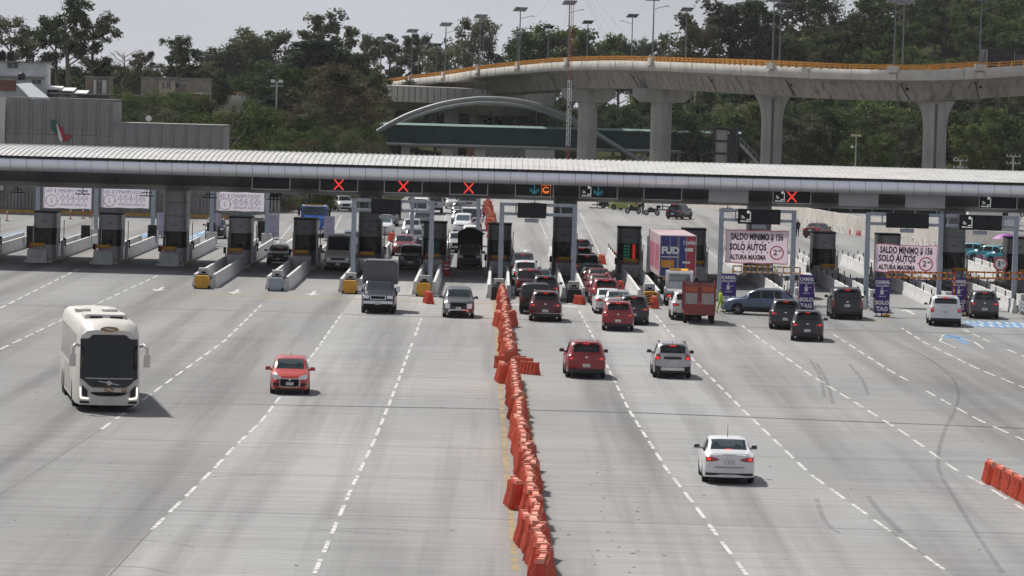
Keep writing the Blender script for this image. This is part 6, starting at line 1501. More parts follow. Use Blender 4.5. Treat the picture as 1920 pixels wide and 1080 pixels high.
for k in range(14): p = a.lerp(b, (k+0.5)/14); mb = MB(); mb.box(p.x-0.16, p.x+0.16, -0.95, 0.95, p.z-0.03, p.z+0.03); obj('step', mb, M['steel'], st)
# walls and murals seen under the footbridge
for px0, px1, py0, Y, m, lab in ((650, 720, 266, 716, 'conc_par', 'pale painted wall under the footbridge at left'), (875, 897, 272, 728, 'brick', 'dark red mural panel under the footbridge'), (905, 1010, 276, 740, 'conc_wall', 'grey wall with grass in front under the footbridge'), (985, 1040, 280, 722, 'white', 'white poster board under the footbridge near the mast')):
    a, b = at(px0, py0, Y), at(px1, py0, Y); zg = terrain(a.x, Y)-0.5; t = thing('garden_wall' if m != 'white' else 'poster_board', lab, 'wall' if m != 'white' else 'board', (a.x, Y, 0)); mb = MB(); mb.box(0, b.x-a.x, 0, 0.3, zg, a.z); obj('face', mb, M[m], t)
# mast with guy wires
YM = 552.0; c = at(1067, 200, YM); x0 = c.x; ms = thing('radio_mast', 'slim red and white lattice mast with guy wires in front of the overpass', 'mast', (x0, YM, 0)); zt = at(1070, -60, YM).z
w_ = 0.26; legs = [(-w_, -w_*0.6), (w_, -w_*0.6), (0, w_)]; nseg = int(zt/0.5)
bands = [(0, 7.0, 'red'), (7.0, 15.5, 'white'), (15.5, zt, 'red')]
for z0_, z1_, mk in bands:
    mb = MB(); n_ = int((z1_-z0_)/0.5)
    for x, y in legs: mb.tube([(x, y, z0_), (x, y, z1_)], 0.026, 5)
    for k in range(n_):
        za = z0_+k*0.5
        for i in range(3):
            p, q = legs[i], legs[(i+1) % 3]; a, b = (p, q) if k % 2 else (q, p); mb.tube([(a[0], a[1], za), (b[0], b[1], za+0.5)], 0.013, 3, caps=False)
    obj('lattice', mb, M['white'] if mk == 'white' else mat('mast_red', (0.30, 0.055, 0.045), 0.6, var=0.2), ms)
mb = MB()
for (x, y, z) in ((-22, 25, 2), (20, 30, 2), (14, -10, 1), (-3, 40, 3), (26, 4, 0.5), (17, 18, 0.5)):
    for h in (zt*0.98, zt*0.66): mb.tube([(0, 0, h), (x, y, z)], 0.010, 3, caps=False)
obj('guy_wire', mb, M['pole'], ms)
# totem sign frame
c = at(1356, 240, 606); tt = thing('totem_sign', 'tall dark framed totem with four blank grey panels between the piers', 'totem', (c.x, 606, 0), R(-14)); zt = c.z
mb = MB()
for x in (-1.15, 1.15): mb.box(x-0.14, x+0.14, -0.5, 0.5, 0, zt)
for k in range(6): mb.box(-1.0, 1.0, -0.45, 0.45, zt-0.25-1.75*k, zt-1.75*k)
obj('frame', mb, M['dark'], tt)
for k in range(5): mb = MB(); mb.box(-0.98, 0.70, -0.3, 0.3, zt-1.72-1.75*k, zt-0.28-1.75*k); obj('panel', mb, M['conc_wall'], tt)
mb = MB(); mb.box(1.3, 2.1, -0.5, 0.5, 0, zt-0.2); obj('side_case', mb, M['dark'], tt)
mb = MB(); mb.prism([(-1.4, zt+0.02), (2.2, zt-0.18), (2.2, zt-0.06), (-1.4, zt+0.14)], 'y', -0.6, 0.6); obj('cap', mb, M['dark'], tt)

# ------------------------------------------------------------------ hillside houses
def house_block(px0, px1, py0, Y, depth=8, zb=None):
    a, b = at(px0, py0, Y), at(px1, py0, Y); return a.x, b.x, a.z, (terrain((a.x+b.x)/2, Y)-1.5 if zb is None else zb)
def house(label, px0, px1, py0, Y, m, wins=(), extra=None, roofm='conc_wall'):
    x0, x1, zt, zb = house_block(px0, px1, py0, Y); t = thing('hillside_house', label, 'house', (x0, Y, 0)); w = x1-x0
    mb = MB(); mb.box(0, w, 0, 7, zb, zt); obj('wall', mb, m, t)
    mb = MB(); mb.box(-0.2, w+0.2, -0.2, 7.2, zt+0.003, zt+0.18); obj('roof', mb, M[roofm], t)
    for (a, b, c, d) in wins:
        p, q = at(a, c, Y), at(b, d, Y); mb = MB(); x0_, x1_ = p.x-x0, q.x-x0; z1_, z0_ = p.z, q.z; mb.box(x0_, x1_, -0.03, 0.06, z0_, z1_); wn = obj('window', mb, M['glass'], t)
        mb = MB(); mb.box(x0_-0.06, x0_, -0.06, 0.05, z0_-0.06, z1_+0.06); mb.box(x1_, x1_+0.06, -0.06, 0.05, z0_-0.06, z1_+0.06); mb.box(x0_, x1_, -0.06, 0.05, z0_-0.06, z0_); mb.box(x0_, x1_, -0.06, 0.05, z1_, z1_+0.06); k = (x0_+x1_)/2; mb.box(k-0.03, k+0.03, -0.05, -0.03, z0_, z1_); obj('frame', mb, M['conc_par'], wn)
    return t, x0, zt
Yh = 620
wallw = mat('limewash', (0.60, 0.60, 0.585), 0.85, var=0.2, scale=0.5)
t, x0, zt = house('two storey white house at the left edge with dark windows', -40, 86, 115, Yh, wallw, [(14, 34, 117, 128), (60, 77, 149, 157), (-20, -5, 118, 128)])
mb = MB(); a, b = at(-40, 137, Yh), at(90, 141, Yh); mb.box(a.x-x0, b.x-x0, -0.8, 0, b.z-0.3, b.z); obj('balcony_slab', mb, wallw, t)
mb = MB(); a, b = at(0, 150, Yh), at(30, 170, Yh); mb.box(a.x-x0, b.x-x0, -0.25, -0.02, b.z, a.z); obj('brick_panel', mb, M['brick'], t)
for k, px in enumerate((4, 20)):
    p = at(px, 110, Yh+2); tk = thing('water_tank', 'black roof water tank on the white house, %s of two' % ('left' if k == 0 else 'right'), 'water tank', (p.x, Yh+2, zt+0.18)); mb = MB(); mb.lathe([(0.0, 0), (0.52, 0), (0.55, 0.1), (0.55, 1.15), (0.42, 1.4), (0.2, 1.48), (0.2, 1.58), (0.0, 1.58)], 16); obj('tank', mb, M['black'], tk, smooth=50)
p = at(40, 150, Yh-4); tk = thing('water_tank', 'round black and white tank below the white house balcony', 'water tank', (p.x, Yh-4, p.z)); mb = MB(); mb.lathe([(0.0, 0), (0.52, 0), (0.55, 0.1), (0.55, 0.8), (0.3, 1.05), (0.0, 1.05)], 16); obj('tank', mb, M['dark'], tk, smooth=50)
sr = thing('sheet_roof', 'sloping blue grey sheet roof in front of the white house', 'roof', (0, 0, 0)); q = [at(30, 157, Yh-6), at(58, 155, Yh-6), at(97, 187, Yh-12), at(60, 187, Yh-12)]; mb = MB(); mb.quad(q[0], q[3], q[2], q[1]); dz = Vector((0, 0, -0.12)); mb.quad(*[v+dz for v in (q[0], q[1], q[2], q[3])]); obj('sheet', mb, mat('blue_grey_sheet', (0.11, 0.13, 0.155), 0.45, 0.3), sr)
mb = MB(); a = at(62, 190, Yh-7); mb.box(at(30, 187, Yh-7).x, at(92, 187, Yh-7).x, Yh-6.5, Yh-2, a.z-3, a.z+0.2); obj('wall', mb, M['dark'], sr)
house('brown house with a white fronted window bay', 160, 204, 145, Yh+10, mat('brown_render', (0.25, 0.21, 0.17), 0.9, var=0.25), [(181, 192, 152, 163)])
mb = MB(); a, b = at(176, 150, Yh+9.7), at(199, 176, Yh+9.7); t = thing('window_bay', 'pale bay on the brown house front', 'bay', (0, 0, 0)); mb.box(a.x, at(181, 150, Yh+9.7).x, Yh+9.5, Yh+9.95, b.z, a.z); mb.box(at(192, 150, Yh+9.7).x, b.x, Yh+9.5, Yh+9.95, b.z, a.z); obj('panel', mb, wallw, t)
tan = mat('tan_render', (0.52, 0.44, 0.34), 0.9, var=0.22, scale=0.8)
house('tan house with two dark windows on the left hill', 298, 322, 151, Yh+6, tan, [(304, 309, 154, 166), (313, 320, 154, 166)])
house('long low grey brown house joined behind the tan house', 265, 391, 146, Yh+13.5, mat('bare_block', (0.30, 0.27, 0.235), 0.95, var=0.3), [(330, 338, 156, 165), (341, 348, 156, 165)])
house('small brick shed with a white sheet roof below the tan house', 360, 388, 176, Yh+2, M['brick'], [], None, 'white')
for px0, px1, py, lab in ((90, 112, 162, 'pale corrugated roof left of the brown house'), (112, 136, 165, 'second pale corrugated roof left of the brown house'), (140, 160, 170, 'small pale sheet roof beside the brown house')):
    x0, x1, zt, zb = house_block(px0, px1, py, Yh+3); t = thing('shed', lab, 'shed', (x0, Yh+3, 0)); mb = MB(); mb.box(0, x1-x0, 0, 4, zb, zt-0.3); obj('wall', mb, M['dark'], t); mb = MB(); mb.prism([(-0.5, zt-0.45), (-0.5, zt-0.38), (4.2, zt+0.1), (4.2, zt+0.03)], 'x', -0.2, x1-x0+0.2); obj('roof', mb, M['white'], t)
house('low dark house row above the grey building roof', 95, 262, 176, Yh-10, mat('dark_block', (0.09, 0.085, 0.078), 0.95, var=0.3), [(112, 122, 180, 186), (132, 142, 180, 187), (205, 215, 181, 187), (232, 240, 181, 188)])

# ------------------------------------------------------------------ trees
def leaf_cards(mb, c, rad, n, size, r, flat=1.0, mi=0, up=0.3):
    for _ in range(n):
        while True:
            p = Vector((r.uniform(-1, 1), r.uniform(-1, 1), r.uniform(-1, 1)))
            if 0.15 < p.length < 1: break
        p = p*(0.55+0.45*r.random())
        q = c+Vector((p.x*rad, p.y*rad, p.z*rad*flat)); nn = (p+Vector((r.gauss(0, .5), r.gauss(0, .5), r.gauss(0, .5)+up))).normalized()
        u = nn.orthogonal().normalized(); u.rotate(Matrix.Rotation(r.uniform(0, 6.28), 3, nn)); v = nn.cross(u); s = size*r.uniform(0.55, 1.35)
        a, b = u*s, v*s*r.uniform(0.35, 0.65)
        mb.add([q-a, q+b*0.9-a*0.1+nn*s*0.12, q+a, q-b], [(0, 3, 2, 1)], mi)
def tree_mesh(seed, H_, W_, kind_):
    """trunk + limbs, and a crown of leaf clumps carried by the limb ends"""
    r = random.Random(seed); tb = MB(); cb = MB(); tips = []
    lean = Vector((r.uniform(-.06, .06), r.uniform(-.06, .06), 0))*H_
    base_r = H_*0.022
    f0 = {'euc': 0.45, 'round': 0.25, 'cedar': 0.12, 'bush': 0.05, 'bare': 0.2, 'slim': 0.35, 'dry': 0.2}[kind_]
    trunk = [Vector((0, 0, -0.6)), Vector((lean.x*0.2, lean.y*0.2, H_*0.25)), Vector((lean.x*0.6+r.uniform(-.2, .2), lean.y*0.6, H_*0.55)), Vector((lean.x, lean.y, H_*0.88))]
    tb.tube(trunk, [base_r*1.25, base_r, base_r*0.65, base_r*0.18], 7)
    nl = {'euc': 16, 'round': 22, 'cedar': 34, 'bush': 16, 'bare': 24, 'slim': 18, 'dry': 26}[kind_]
    for i in range(nl):
        t = f0+(0.97-f0)*(i+r.random())/nl; p0 = trunk[1].lerp(trunk[2], 0) if t < 0.25 else None
        k = min(2.999, max(0, (t-0.0)*3.3)); j = min(2, int(k)); p0 = trunk[j].lerp(trunk[j+1], min(1, k-j)); a = r.uniform(0, 6.28) + i*2.4
        if kind_ == 'cedar': ln = W_*0.5*(1.08-t)**0.7*r.uniform(0.7, 1.1); rise = -0.05
        elif kind_ == 'slim': ln = W_*0.5*r.uniform(0.5, 1); rise = 0.8
        elif kind_ == 'euc': ln = W_*0.5*r.uniform(0.55, 1.05)*(1-0.45*max(0, t-0.6)/0.4); rise = 0.75
        elif kind_ == 'bush': ln = W_*0.5*r.uniform(0.4, 1.0); rise = 0.5
        else: ln = W_*0.5*r.uniform(0.6, 1.05)*math.sqrt(max(0.08, 1-((t-0.45)/0.58)**2)); rise = 0.45
        d = Vector((math.cos(a), math.sin(a), rise)).normalized(); m_ = p0+d*ln*0.5+Vector((r.uniform(-.15, .15), r.uniform(-.15, .15), 0.03))*ln; e = p0+d*ln+Vector((0, 0, ln*(0.12 if kind_ != 'cedar' else -0.1)))
        tb.tube([p0, m_, e], [base_r*0.42*(1.1-t*0.6), base_r*0.25, base_r*0.08], 5); tips += [(e, 1.0), (p0.lerp(e, 0.62), 0.8)]
        for q in range(2 if kind_ not in ('bare', 'dry') else 5):
            s0 = p0.lerp(e, r.uniform(0.4, 0.9)); d2 = (d+Vector((r.gauss(0, .6), r.gauss(0, .6), r.uniform(-.1, .6)))).normalized(); e2 = s0+d2*ln*r.uniform(0.25, 0.5); tb.tube([s0, e2], [base_r*0.14, base_r*0.04], 4, caps=False); tips.append((e2, 0.75))
    lw = {'euc': 0.20, 'round': 0.23, 'cedar': 0.22, 'bush': 0.13, 'bare': 0.1, 'slim': 0.19, 'dry': 0.17}[kind_]
    for p, k in tips:
        if kind_ == 'bare': continue
        if kind_ == 'euc' and r.random() < 0.12: continue
        rad = {'euc': 0.105, 'round': 0.125, 'cedar': 0.105, 'bush': 0.17, 'slim': 0.10, 'dry': 0.11}[kind_]*(W_+H_*0.3)*k*r.uniform(0.75, 1.2)
        n = {'euc': 62, 'round': 70, 'cedar': 58, 'bush': 66, 'slim': 48, 'dry': 26}[kind_]
        leaf_cards(cb, p, rad, n, lw*(H_/10)**0.35, r, 0.42 if kind_ == 'cedar' else 0.75, 0, 0.3)
    return tb, cb
TREES = {}
SPEC = {'eucalyptus_tree': [(1, 13, 9, 'euc'), (2, 15, 10, 'euc'), (3, 12, 7, 'euc'), (4, 14, 6, 'slim'), (5, 12, 5, 'slim')], 'broadleaf_tree': [(11, 9, 8, 'round'), (12, 10, 9, 'round'), (13, 8, 8.5, 'round')],
        'cedar_tree': [(21, 12, 10, 'cedar')], 'shrub': [(31, 3.2, 4.5, 'bush'), (32, 2.6, 3.6, 'bush'), (33, 4.0, 4.5, 'bush')], 'bare_tree': [(41, 9, 8, 'bare')], 'dry_tree': [(51, 10, 9, 'dry')]}
LEAF = {'eucalyptus_tree': ['leaf_euc', 'leaf_dark', 'leaf_euc', 'leaf_euc', 'leaf_dark'], 'broadleaf_tree': ['leaf_dark', 'leaf_green', 'leaf_dark'], 'cedar_tree': ['leaf_cedar'], 'shrub': ['leaf_green', 'leaf_dark', 'leaf_green'], 'bare_tree': ['leaf_dry'], 'dry_tree': ['leaf_dry']}
for nm, L_ in SPEC.items():
    TREES[nm] = []
    for k, (sd_, H_, W_, kd) in enumerate(L_):
        tb, cb = tree_mesh(sd_, H_, W_, kd); TREES[nm].append((tb.mesh('trunk', M['bark_pale'] if kd in ('euc', 'slim') else M['bark'], 60), cb.mesh('crown', M[LEAF[nm][k]], 0) if kd != 'bare' else None, H_))
def plant(nm, k, loc, h, rz, label, group=None, leaf=None, wide=1.0, cat=None):
    tm, cm, H_ = TREES[nm][k]; s = h/H_; t = thing(nm, label, cat or ('shrub' if nm == 'shrub' else 'tree'), loc, rz, group); t.scale = (s*wide, s*wide, s)
    o = bpy.data.objects.new('trunk', tm); COL.objects.link(o); o.parent = t
    if cm:
        c = bpy.data.objects.new('crown', cm); COL.objects.link(c); c.parent = t
        if leaf: c.material_slots[0].link = 'OBJECT'; c.material_slots[0].material = M[leaf]
    return t
def tree_px(nm, k, px, ty, Y, label, base=None, leaf=None, wide=1.0, group=None, rz=None):
    """a tree whose top stands at the given place in the photograph, rooted on the hill"""
    p = at(px, ty, Y); zg = terrain(p.x, Y) if base is None else base; return plant(nm, k, (p.x, Y, zg-0.1), max(1.0, p.z-zg), rnd.uniform(0, 6.28) if rz is None else rz, label, group, leaf, wide)
SK = [('eucalyptus_tree', 0, 30, 40, 360, 'eucalyptus with a loose flat crown behind the white house', None, 1.0), ('eucalyptus_tree', 1, 70, 60, 365, 'smaller eucalyptus between the white house and the tall tree', None, 0.9), ('eucalyptus_tree', 1, 135, 4, 350, 'tallest eucalyptus at left with airy forking limbs', None, 0.95), ('eucalyptus_tree', 0, 112, 40, 352, 'eucalyptus leaning into the tall left tree', 'leaf_dark', 0.8), ('eucalyptus_tree', 2, 172, 30, 354, 'right hand limb of the tall left eucalyptus pair', None, 0.9),
      ('broadleaf_tree', 0, 190, 115, 360, 'low round dark tree behind the brown house', None, 1.0), ('bare_tree', 0, 232, 92, 345, 'leafless tree with thin branches above the houses', None, 0.8), ('bare_tree', 0, 262, 105, 350, 'second leafless tree behind the low house', None, 0.8), ('eucalyptus_tree', 2, 275, 100, 362, 'sparse olive tree beside the leafless tree', 'leaf_dry', 0.9), ('eucalyptus_tree', 0, 335, 74, 350, 'dark clumped eucalyptus above the tan house', 'leaf_dark', 0.75), ('eucalyptus_tree', 3, 318, 85, 352, 'slim dark tree left of the clumped eucalyptus', 'leaf_dark', 1.0), ('eucalyptus_tree', 4, 355, 92, 354, 'slim dark tree right of the clumped eucalyptus', 'leaf_dark', 1.0),
      ('broadleaf_tree', 0, 410, 105, 495, 'round dark tree left of the elevated road', None, 1.0), ('broadleaf_tree', 2, 440, 100, 497, 'round dark tree behind the elevated road', None, 1.1), ('broadleaf_tree', 1, 475, 82, 499, 'tall round dark tree above the white van', 'leaf_dark', 0.9), ('broadleaf_tree', 0, 505, 68, 495, 'round tree with a pointed top left of the cedar', 'leaf_dark', 0.9),
      ('cedar_tree', 0, 575, 58, 372, 'big dark cedar with layered branches', None, 1.25), ('cedar_tree', 0, 600, 60, 378, 'second dark cedar merged with the big cedar', None, 1.1), ('eucalyptus_tree', 3, 622, 26, 386, 'thin tall eucalyptus behind the cedar', None, 1.1), ('eucalyptus_tree', 4, 640, 50, 388, 'thin eucalyptus right of the tall thin one', 'leaf_euc', 1.0),
      ('broadleaf_tree', 1, 655, 105, 380, 'mid green tree right of the cedars', 'leaf_dark', 1.0), ('dry_tree', 0, 620, 128, 282, 'big brownish tree with bare twigs over the canopy roof', None, 1.25), ('dry_tree', 0, 655, 158, 286, 'dry olive tree beside the arch end', None, 1.0), ('broadleaf_tree', 2, 690, 140, 345, 'dark tree behind the left end of the overpass', None, 0.9),
      ('eucalyptus_tree', 2, 690, 72, 470, 'sparse eucalyptus left of the first overpass lamp', None, 1.0), ('eucalyptus_tree', 3, 730, 78, 475, 'slim sparse tree right of the first overpass lamp', None, 1.2), ('eucalyptus_tree', 4, 752, 68, 478, 'slim sparse tree beside the second overpass lamp', 'leaf_euc', 1.2), ('eucalyptus_tree', 2, 785, 70, 480, 'sparse eucalyptus behind the second overpass lamp', None, 0.9),
      ('broadleaf_tree', 1, 832, 95, 470, 'broad olive tree behind the third overpass lamp', 'leaf_euc', 1.0), ('eucalyptus_tree', 0, 880, 44, 478, 'large airy eucalyptus behind the fourth overpass lamp', None, 1.0), ('eucalyptus_tree', 1, 915, 60, 482, 'airy eucalyptus right of the fourth overpass lamp', None, 0.9), ('broadleaf_tree', 0, 1010, 72, 470, 'round green tree left of the mast', 'leaf_green', 1.0), ('broadleaf_tree', 1, 1060, 62, 470, 'largest round green tree behind the mast', 'leaf_green', 1.1), ('broadleaf_tree', 2, 1105, 85, 472, 'round green tree right of the mast', 'leaf_green', 0.9),
      ('eucalyptus_tree', 2, 968, 78, 474, 'small airy tree between fourth and fifth lamps', None, 0.9), ('broadleaf_tree', 0, 1162, 85, 560, 'small distant round tree above the rail', None, 0.8), ('broadleaf_tree', 2, 1195, 90, 560, 'smallest distant tree above the rail', None, 0.7), ('broadleaf_tree', 1, 1225, 84, 560, 'distant tree right of the seventh near lamp', None, 0.7),
      ('eucalyptus_tree', 2, 1310, 34, 430, 'leftmost airy tree of the right woods skyline', None, 1.0), ('eucalyptus_tree', 0, 1290, 60, 425, 'low brownish tree at the left foot of the right woods', 'leaf_dry', 0.9), ('eucalyptus_tree', 3, 1365, 8, 432, 'tall slim airy tree left of the rounded dark crown', None, 1.3), ('eucalyptus_tree', 1, 1405, 10, 430, 'rounded dark crown on the right woods skyline', 'leaf_dark', 0.8), ('eucalyptus_tree', 4, 1430, 6, 440, 'slim tree right of the rounded dark crown', 'leaf_euc', 1.2),
      ('eucalyptus_tree', 3, 1488, -12, 436, 'tall slim tree beside the lamp in the right sky gap', None, 1.3), ('eucalyptus_tree', 4, 1520, -20, 440, 'tallest slim tree in the right woods', 'leaf_euc', 1.2), ('eucalyptus_tree', 1, 1560, -14, 432, 'broad dark tree left of the sky gap', 'leaf_dark', 0.8), ('eucalyptus_tree', 0, 1590, 30, 430, 'drooping tree beside the sky gap', None, 0.7), ('broadleaf_tree', 1, 1650, 5, 430, 'dense green tree right of the sky gap', 'leaf_dark', 1.0)]
for nm, k, px, ty, Y, lab, lf, wd in SK: tree_px(nm, k, px, ty, 2*Y, lab, leaf=lf, wide=wd*(1.25 if px < 640 or px > 1250 else 1.0))
# the wooded hill on the right, tree by tree
grp = 'trees of the right wooded hill'; rt = random.Random(21); n = 0; taken = []
def free(x, y, d):
    for a, b in taken:
        if (a-x)**2+(b-y)**2 < d*d: return False
    taken.append((x, y)); return True
while n < 165:
    Y = 2*rt.uniform(312, 480); px = rt.uniform(1225, 2010); X = at(px, 200, Y).x; zg = terrain(X, Y)
    if Y < 690 and (px < 1480 or rt.random() < 0.45): continue
    if px < 1440 and Y > 800: continue
    h = rt.uniform(7, 13); top = proj((X, Y, zg+h))[1]
    if px < 1440 and top < 70: continue
    if px < 1600 and top < 48: continue
    if 1590 < px < 1640 and top < 45: continue
    if not free(X, Y, 3.4): 
        if rt.random() < 0.97: continue
    sp = rt.choice(['broadleaf_tree']*5+['eucalyptus_tree']*3); k = rt.randrange(3); lf = rt.choice(['leaf_dark']*3+['leaf_green']*2+['leaf_euc', None])
    plant(sp, k, (X, Y, zg-0.2), h, rt.uniform(0, 6.28), 'dense green tree among the woods on the right hill behind the overpass', grp, lf, rt.uniform(0.9, 1.35)); n += 1
# shrubs and small trees on the left bank above the canopy
grp = 'shrubs on the left bank'; n = 0; taken = []
while n < 105:
    Y = 2*rt.uniform(229, 335); px = rt.uniform(205, 683); X = at(px, 250, Y).x; zg = terrain(X, Y)
    if px < 425 and Y < 464: continue
    h = rt.uniform(2.4, 5.0); top = proj((X, Y, zg+h))[1]; lim = 178 if px > 400 else 186
    if 402 < px < 548 and top < 203: continue
    if top < lim or not free(X, Y, 1.9): continue
    sp = 'shrub' if rt.random() < 0.75 else 'broadleaf_tree'; plant(sp, rt.randrange(3), (X, Y, zg-0.2), h, rt.uniform(0, 6.28), 'green shrub growing on the bank between the grey building and the footbridge', grp, rt.choice(['leaf_green', 'leaf_dark', 'leaf_green', 'leaf_euc', 'leaf_dry']), rt.uniform(1.0, 1.5)); n += 1
for k in range(15):
    px = 238+k*9.6+rt.uniform(-4, 4); Y = rt.uniform(596, 612); X = at(px, 190, Y).x; zg = terrain(X, Y); h = max(2.0, at(px, rt.uniform(181, 193), Y).z-zg); plant('shrub', rt.randrange(3), (X, Y, zg-0.2), h, rt.uniform(0, 6.28), 'green shrub growing on the bank between the grey building and the footbridge', grp, rt.choice(['leaf_green', 'leaf_dark']), 1.3)
tree_px('shrub', 0, 446, 252, 464, 'rounded bright shrub just above the canopy beside the grey building', leaf='leaf_green', wide=1.0)
tree_px('shrub', 2, 1895, 360, 486, 'green bushes at the right edge under the canopy', leaf='leaf_green', wide=1.3)
# understorey behind the footbridge and piers
grp = 'understorey trees behind the footbridge'
for k in range(34):
    px = 700+k*16+rt.uniform(-8, 8); Y = 2*rt.uniform(388, 440); X = at(px, 240, Y).x; h = rt.uniform(6, 10.5)
    plant('broadleaf_tree', rt.randrange(3), (X, Y, terrain(X, Y)-0.2), h, rt.uniform(0, 6.28), 'dark tree standing in the shade behind the footbridge', grp, rt.choice(['leaf_dark', 'leaf_dark', 'leaf_green']), rt.uniform(1.0, 1.4))
# a far wood closing the ground beyond the houses and the overpass
grp = 'far trees beyond the houses'
for k in range(46):
    px = rt.choice((rt.uniform(-20, 405), rt.uniform(-20, 405), rt.uniform(530, 635))); Y = 2*rt.uniform(350, 420); X = at(px, 150, Y).x; zg = terrain(X, Y); h = max(2.5, at(px, rt.uniform(128, 150), Y).z-zg)
    plant('broadleaf_tree', rt.randrange(3), (X, Y, zg-0.2), h, rt.uniform(0, 6.28), 'dark green tree filling the ground behind the hillside houses', grp, rt.choice(['leaf_dark', 'leaf_green', 'leaf_euc']), rt.uniform(1.0, 1.4))

# ------------------------------------------------------------------ thin morning haze
hz = MB(); hz.box(-3100, 3100, -70, 9100, -8, 75); hm = bpy.data.materials.new('air_haze'); hm.use_nodes = True; hm.node_tree.nodes.clear()
_o = hm.node_tree.nodes.new('ShaderNodeOutputMaterial'); _v = hm.node_tree.nodes.new('ShaderNodeVolumePrincipled'); _v.inputs['Density'].default_value = 0.000036; _v.inputs['Color'].default_value = (0.92, 0.94, 1.0, 1); _v.inputs['Anisotropy'].default_value = 0.2
hm.node_tree.links.new(_v.outputs[0], _o.inputs['Volume']); obj('haze', hz, hm, kind='stuff', smooth=0)
# ------------------------------------------------------------------ orange water-filled barriers
def barrier_master():
    t = thing('traffic_barrier', 'x', 'barrier', (0, 0, 0), 0, None)
    h, L_, w, tw = 0.95, 1.86, 0.26, 0.085      # length along y, profile in x
    prof = [(-w, 0), (w, 0), (w, 0.14), (w*0.72, 0.28), (w*0.42, 0.55), (tw*1.15, 0.86), (tw, h), (-tw, h), (-tw*1.15, 0.86), (-w*0.42, 0.55), (-w*0.72, 0.28), (-w, 0.14)]
    mb = MB(); mb.prism(prof, 'y', -L_/2, L_/2); obj('shell', mb, M['orange'], t, smooth=25)
    mb = MB()
    for s_ in (-1, 1):
        side = [(w+0.018, 0.05), (w*0.72+0.035, 0.30), (w*0.42+0.045, 0.55), (tw*1.15+0.03, 0.86)]
        for k in range(5):
            y = -L_/2+0.17+k*0.38
            for (x0, z0), (x1, z1) in zip(side[:-1], side[1:]): mb.bar((s_*x0, y, z0), (s_*x1, y, z1), 0.055, 0.13, up=(s_, 0, 0.3))
    obj('rib', mb, M['orange_faded'], t, smooth=0, kind='stuff')
    mb = MB(); mb.box(-0.075, 0.075, -0.30, 0.30, h, h+0.012); mb.box(-tw-0.01, tw+0.01, L_/2-0.14, L_/2+0.02, h-0.22, h+0.03); mb.box(-tw-0.01, tw+0.01, -L_/2-0.02, -L_/2+0.10, h-0.10, h+0.03); obj('top_lug', mb, M['orange_pale'], t, kind='stuff')
    mb = MB(); mb.box(-0.10, 0.10, -L_/2-0.012, -L_/2, 0.04, 0.17); obj('drain_plug', mb, M['orange_faded'], t); return t
BM = barrier_master(); used = [0]
def put_barrier(p, rz, label, group=None, k=1.0, mat_=None, tilt=None):
    if used[0] == 0: o = BM; o['label'] = label
    else: o = clone(BM, label)
    used[0] = 1; o.location = (p.x, p.y, 0.0); o.rotation_euler = (tilt or 0, 0, rz); o.scale = (k, k, k)
    if group: o['group'] = group
    elif 'group' in o: del o['group']
    if mat_:
        for c in o.children:
            if c.name.startswith('shell'): c.material_slots[0].link = 'OBJECT'; c.material_slots[0].material = mat_
    return o
# the long row down the middle: keep to the traced line, each barrier a little askew
ROW = [(1014, 1110), (1012, 1072), (1007, 1030), (997, 985), (990, 940), (984, 900), (979, 865), (974, 830), (970, 795), (967, 765), (964, 738), (960, 712)]
ROW2 = [(955, 690), (953, 664), (950, 640), (946, 612), (944, 590), (941, 570), (939, 556)]
rb = random.Random(9); tones = [mat('barrier_dirty', (0.42, 0.085, 0.045), 0.75, var=0.4, scale=2), M['orange_pale'], M['orange'], M['orange'], M['orange_faded'], M['orange_faded'], mat('barrier_deep_red', (0.50, 0.036, 0.018), 0.5, var=0.2, scale=2)]
LBL = 'orange water filled barrier in the long row dividing the two traffic directions'
def row(pl, step, group):
    q = sorted([G(*p) for p in pl], key=lambda v: v.y); d = 0
    for a, b in zip(q[:-1], q[1:]):
        L_ = (b-a).length; t = d
        while t < L_:
            p = a.lerp(b, t/L_); v = (b-a); rz = math.atan2(-v.x, v.y)+rb.gauss(0, 0.06); p.x += rb.gauss(0, 0.06)
            put_barrier(p, rz, LBL, group, rb.uniform(0.97, 1.04), rb.choice(tones)); t += step*rb.uniform(0.94, 1.04)
        d = t-L_
row(ROW, 1.9, 'orange barriers of the dividing row'); row(ROW2, 1.95, 'orange barriers of the dividing row')
for px, py, rz, lab, m_ in ((966, 952, 0.10, 'red barrier standing out left of the row, upper of two near ones', tones[6]), (985, 1022, 0.06, 'red barrier standing out left of the row, lower of two near ones', tones[6]), (1018, 1078, 0.06, 'pale orange barrier at the very bottom of the row', M['orange_pale']),
                        (936, 613, 0.15, 'faded pink barrier left of the row beside the grey suv', M['orange_faded']), (957, 613, -0.2, 'small upright barrier right of the row behind the maroon suv', tones[6]), (949, 691, 1.25, 'orange barrier set crosswise left of the gap in the row', M['orange']), (942, 717, 0.1, 'orange barrier below the gap in the row, left side', M['orange']),
                        (963, 690, 1.45, 'pale topped barrier turned across the gap in the row', M['orange_faded']), (980, 694, 0.9, 'orange barrier pushed out to the right of the gap', M['orange']), (993, 702, 0.75, 'rightmost orange barrier pushed out of the gap', M['orange']), (950, 660, 0.7, 'orange barrier twisted above the gap', M['orange'])):
    put_barrier(G(px, py), rz, lab, None, 0.62 if rz > 0.6 else 0.95, m_)
a, b = G(1863, 907), G(1948, 957); v = (b-a).normalized()
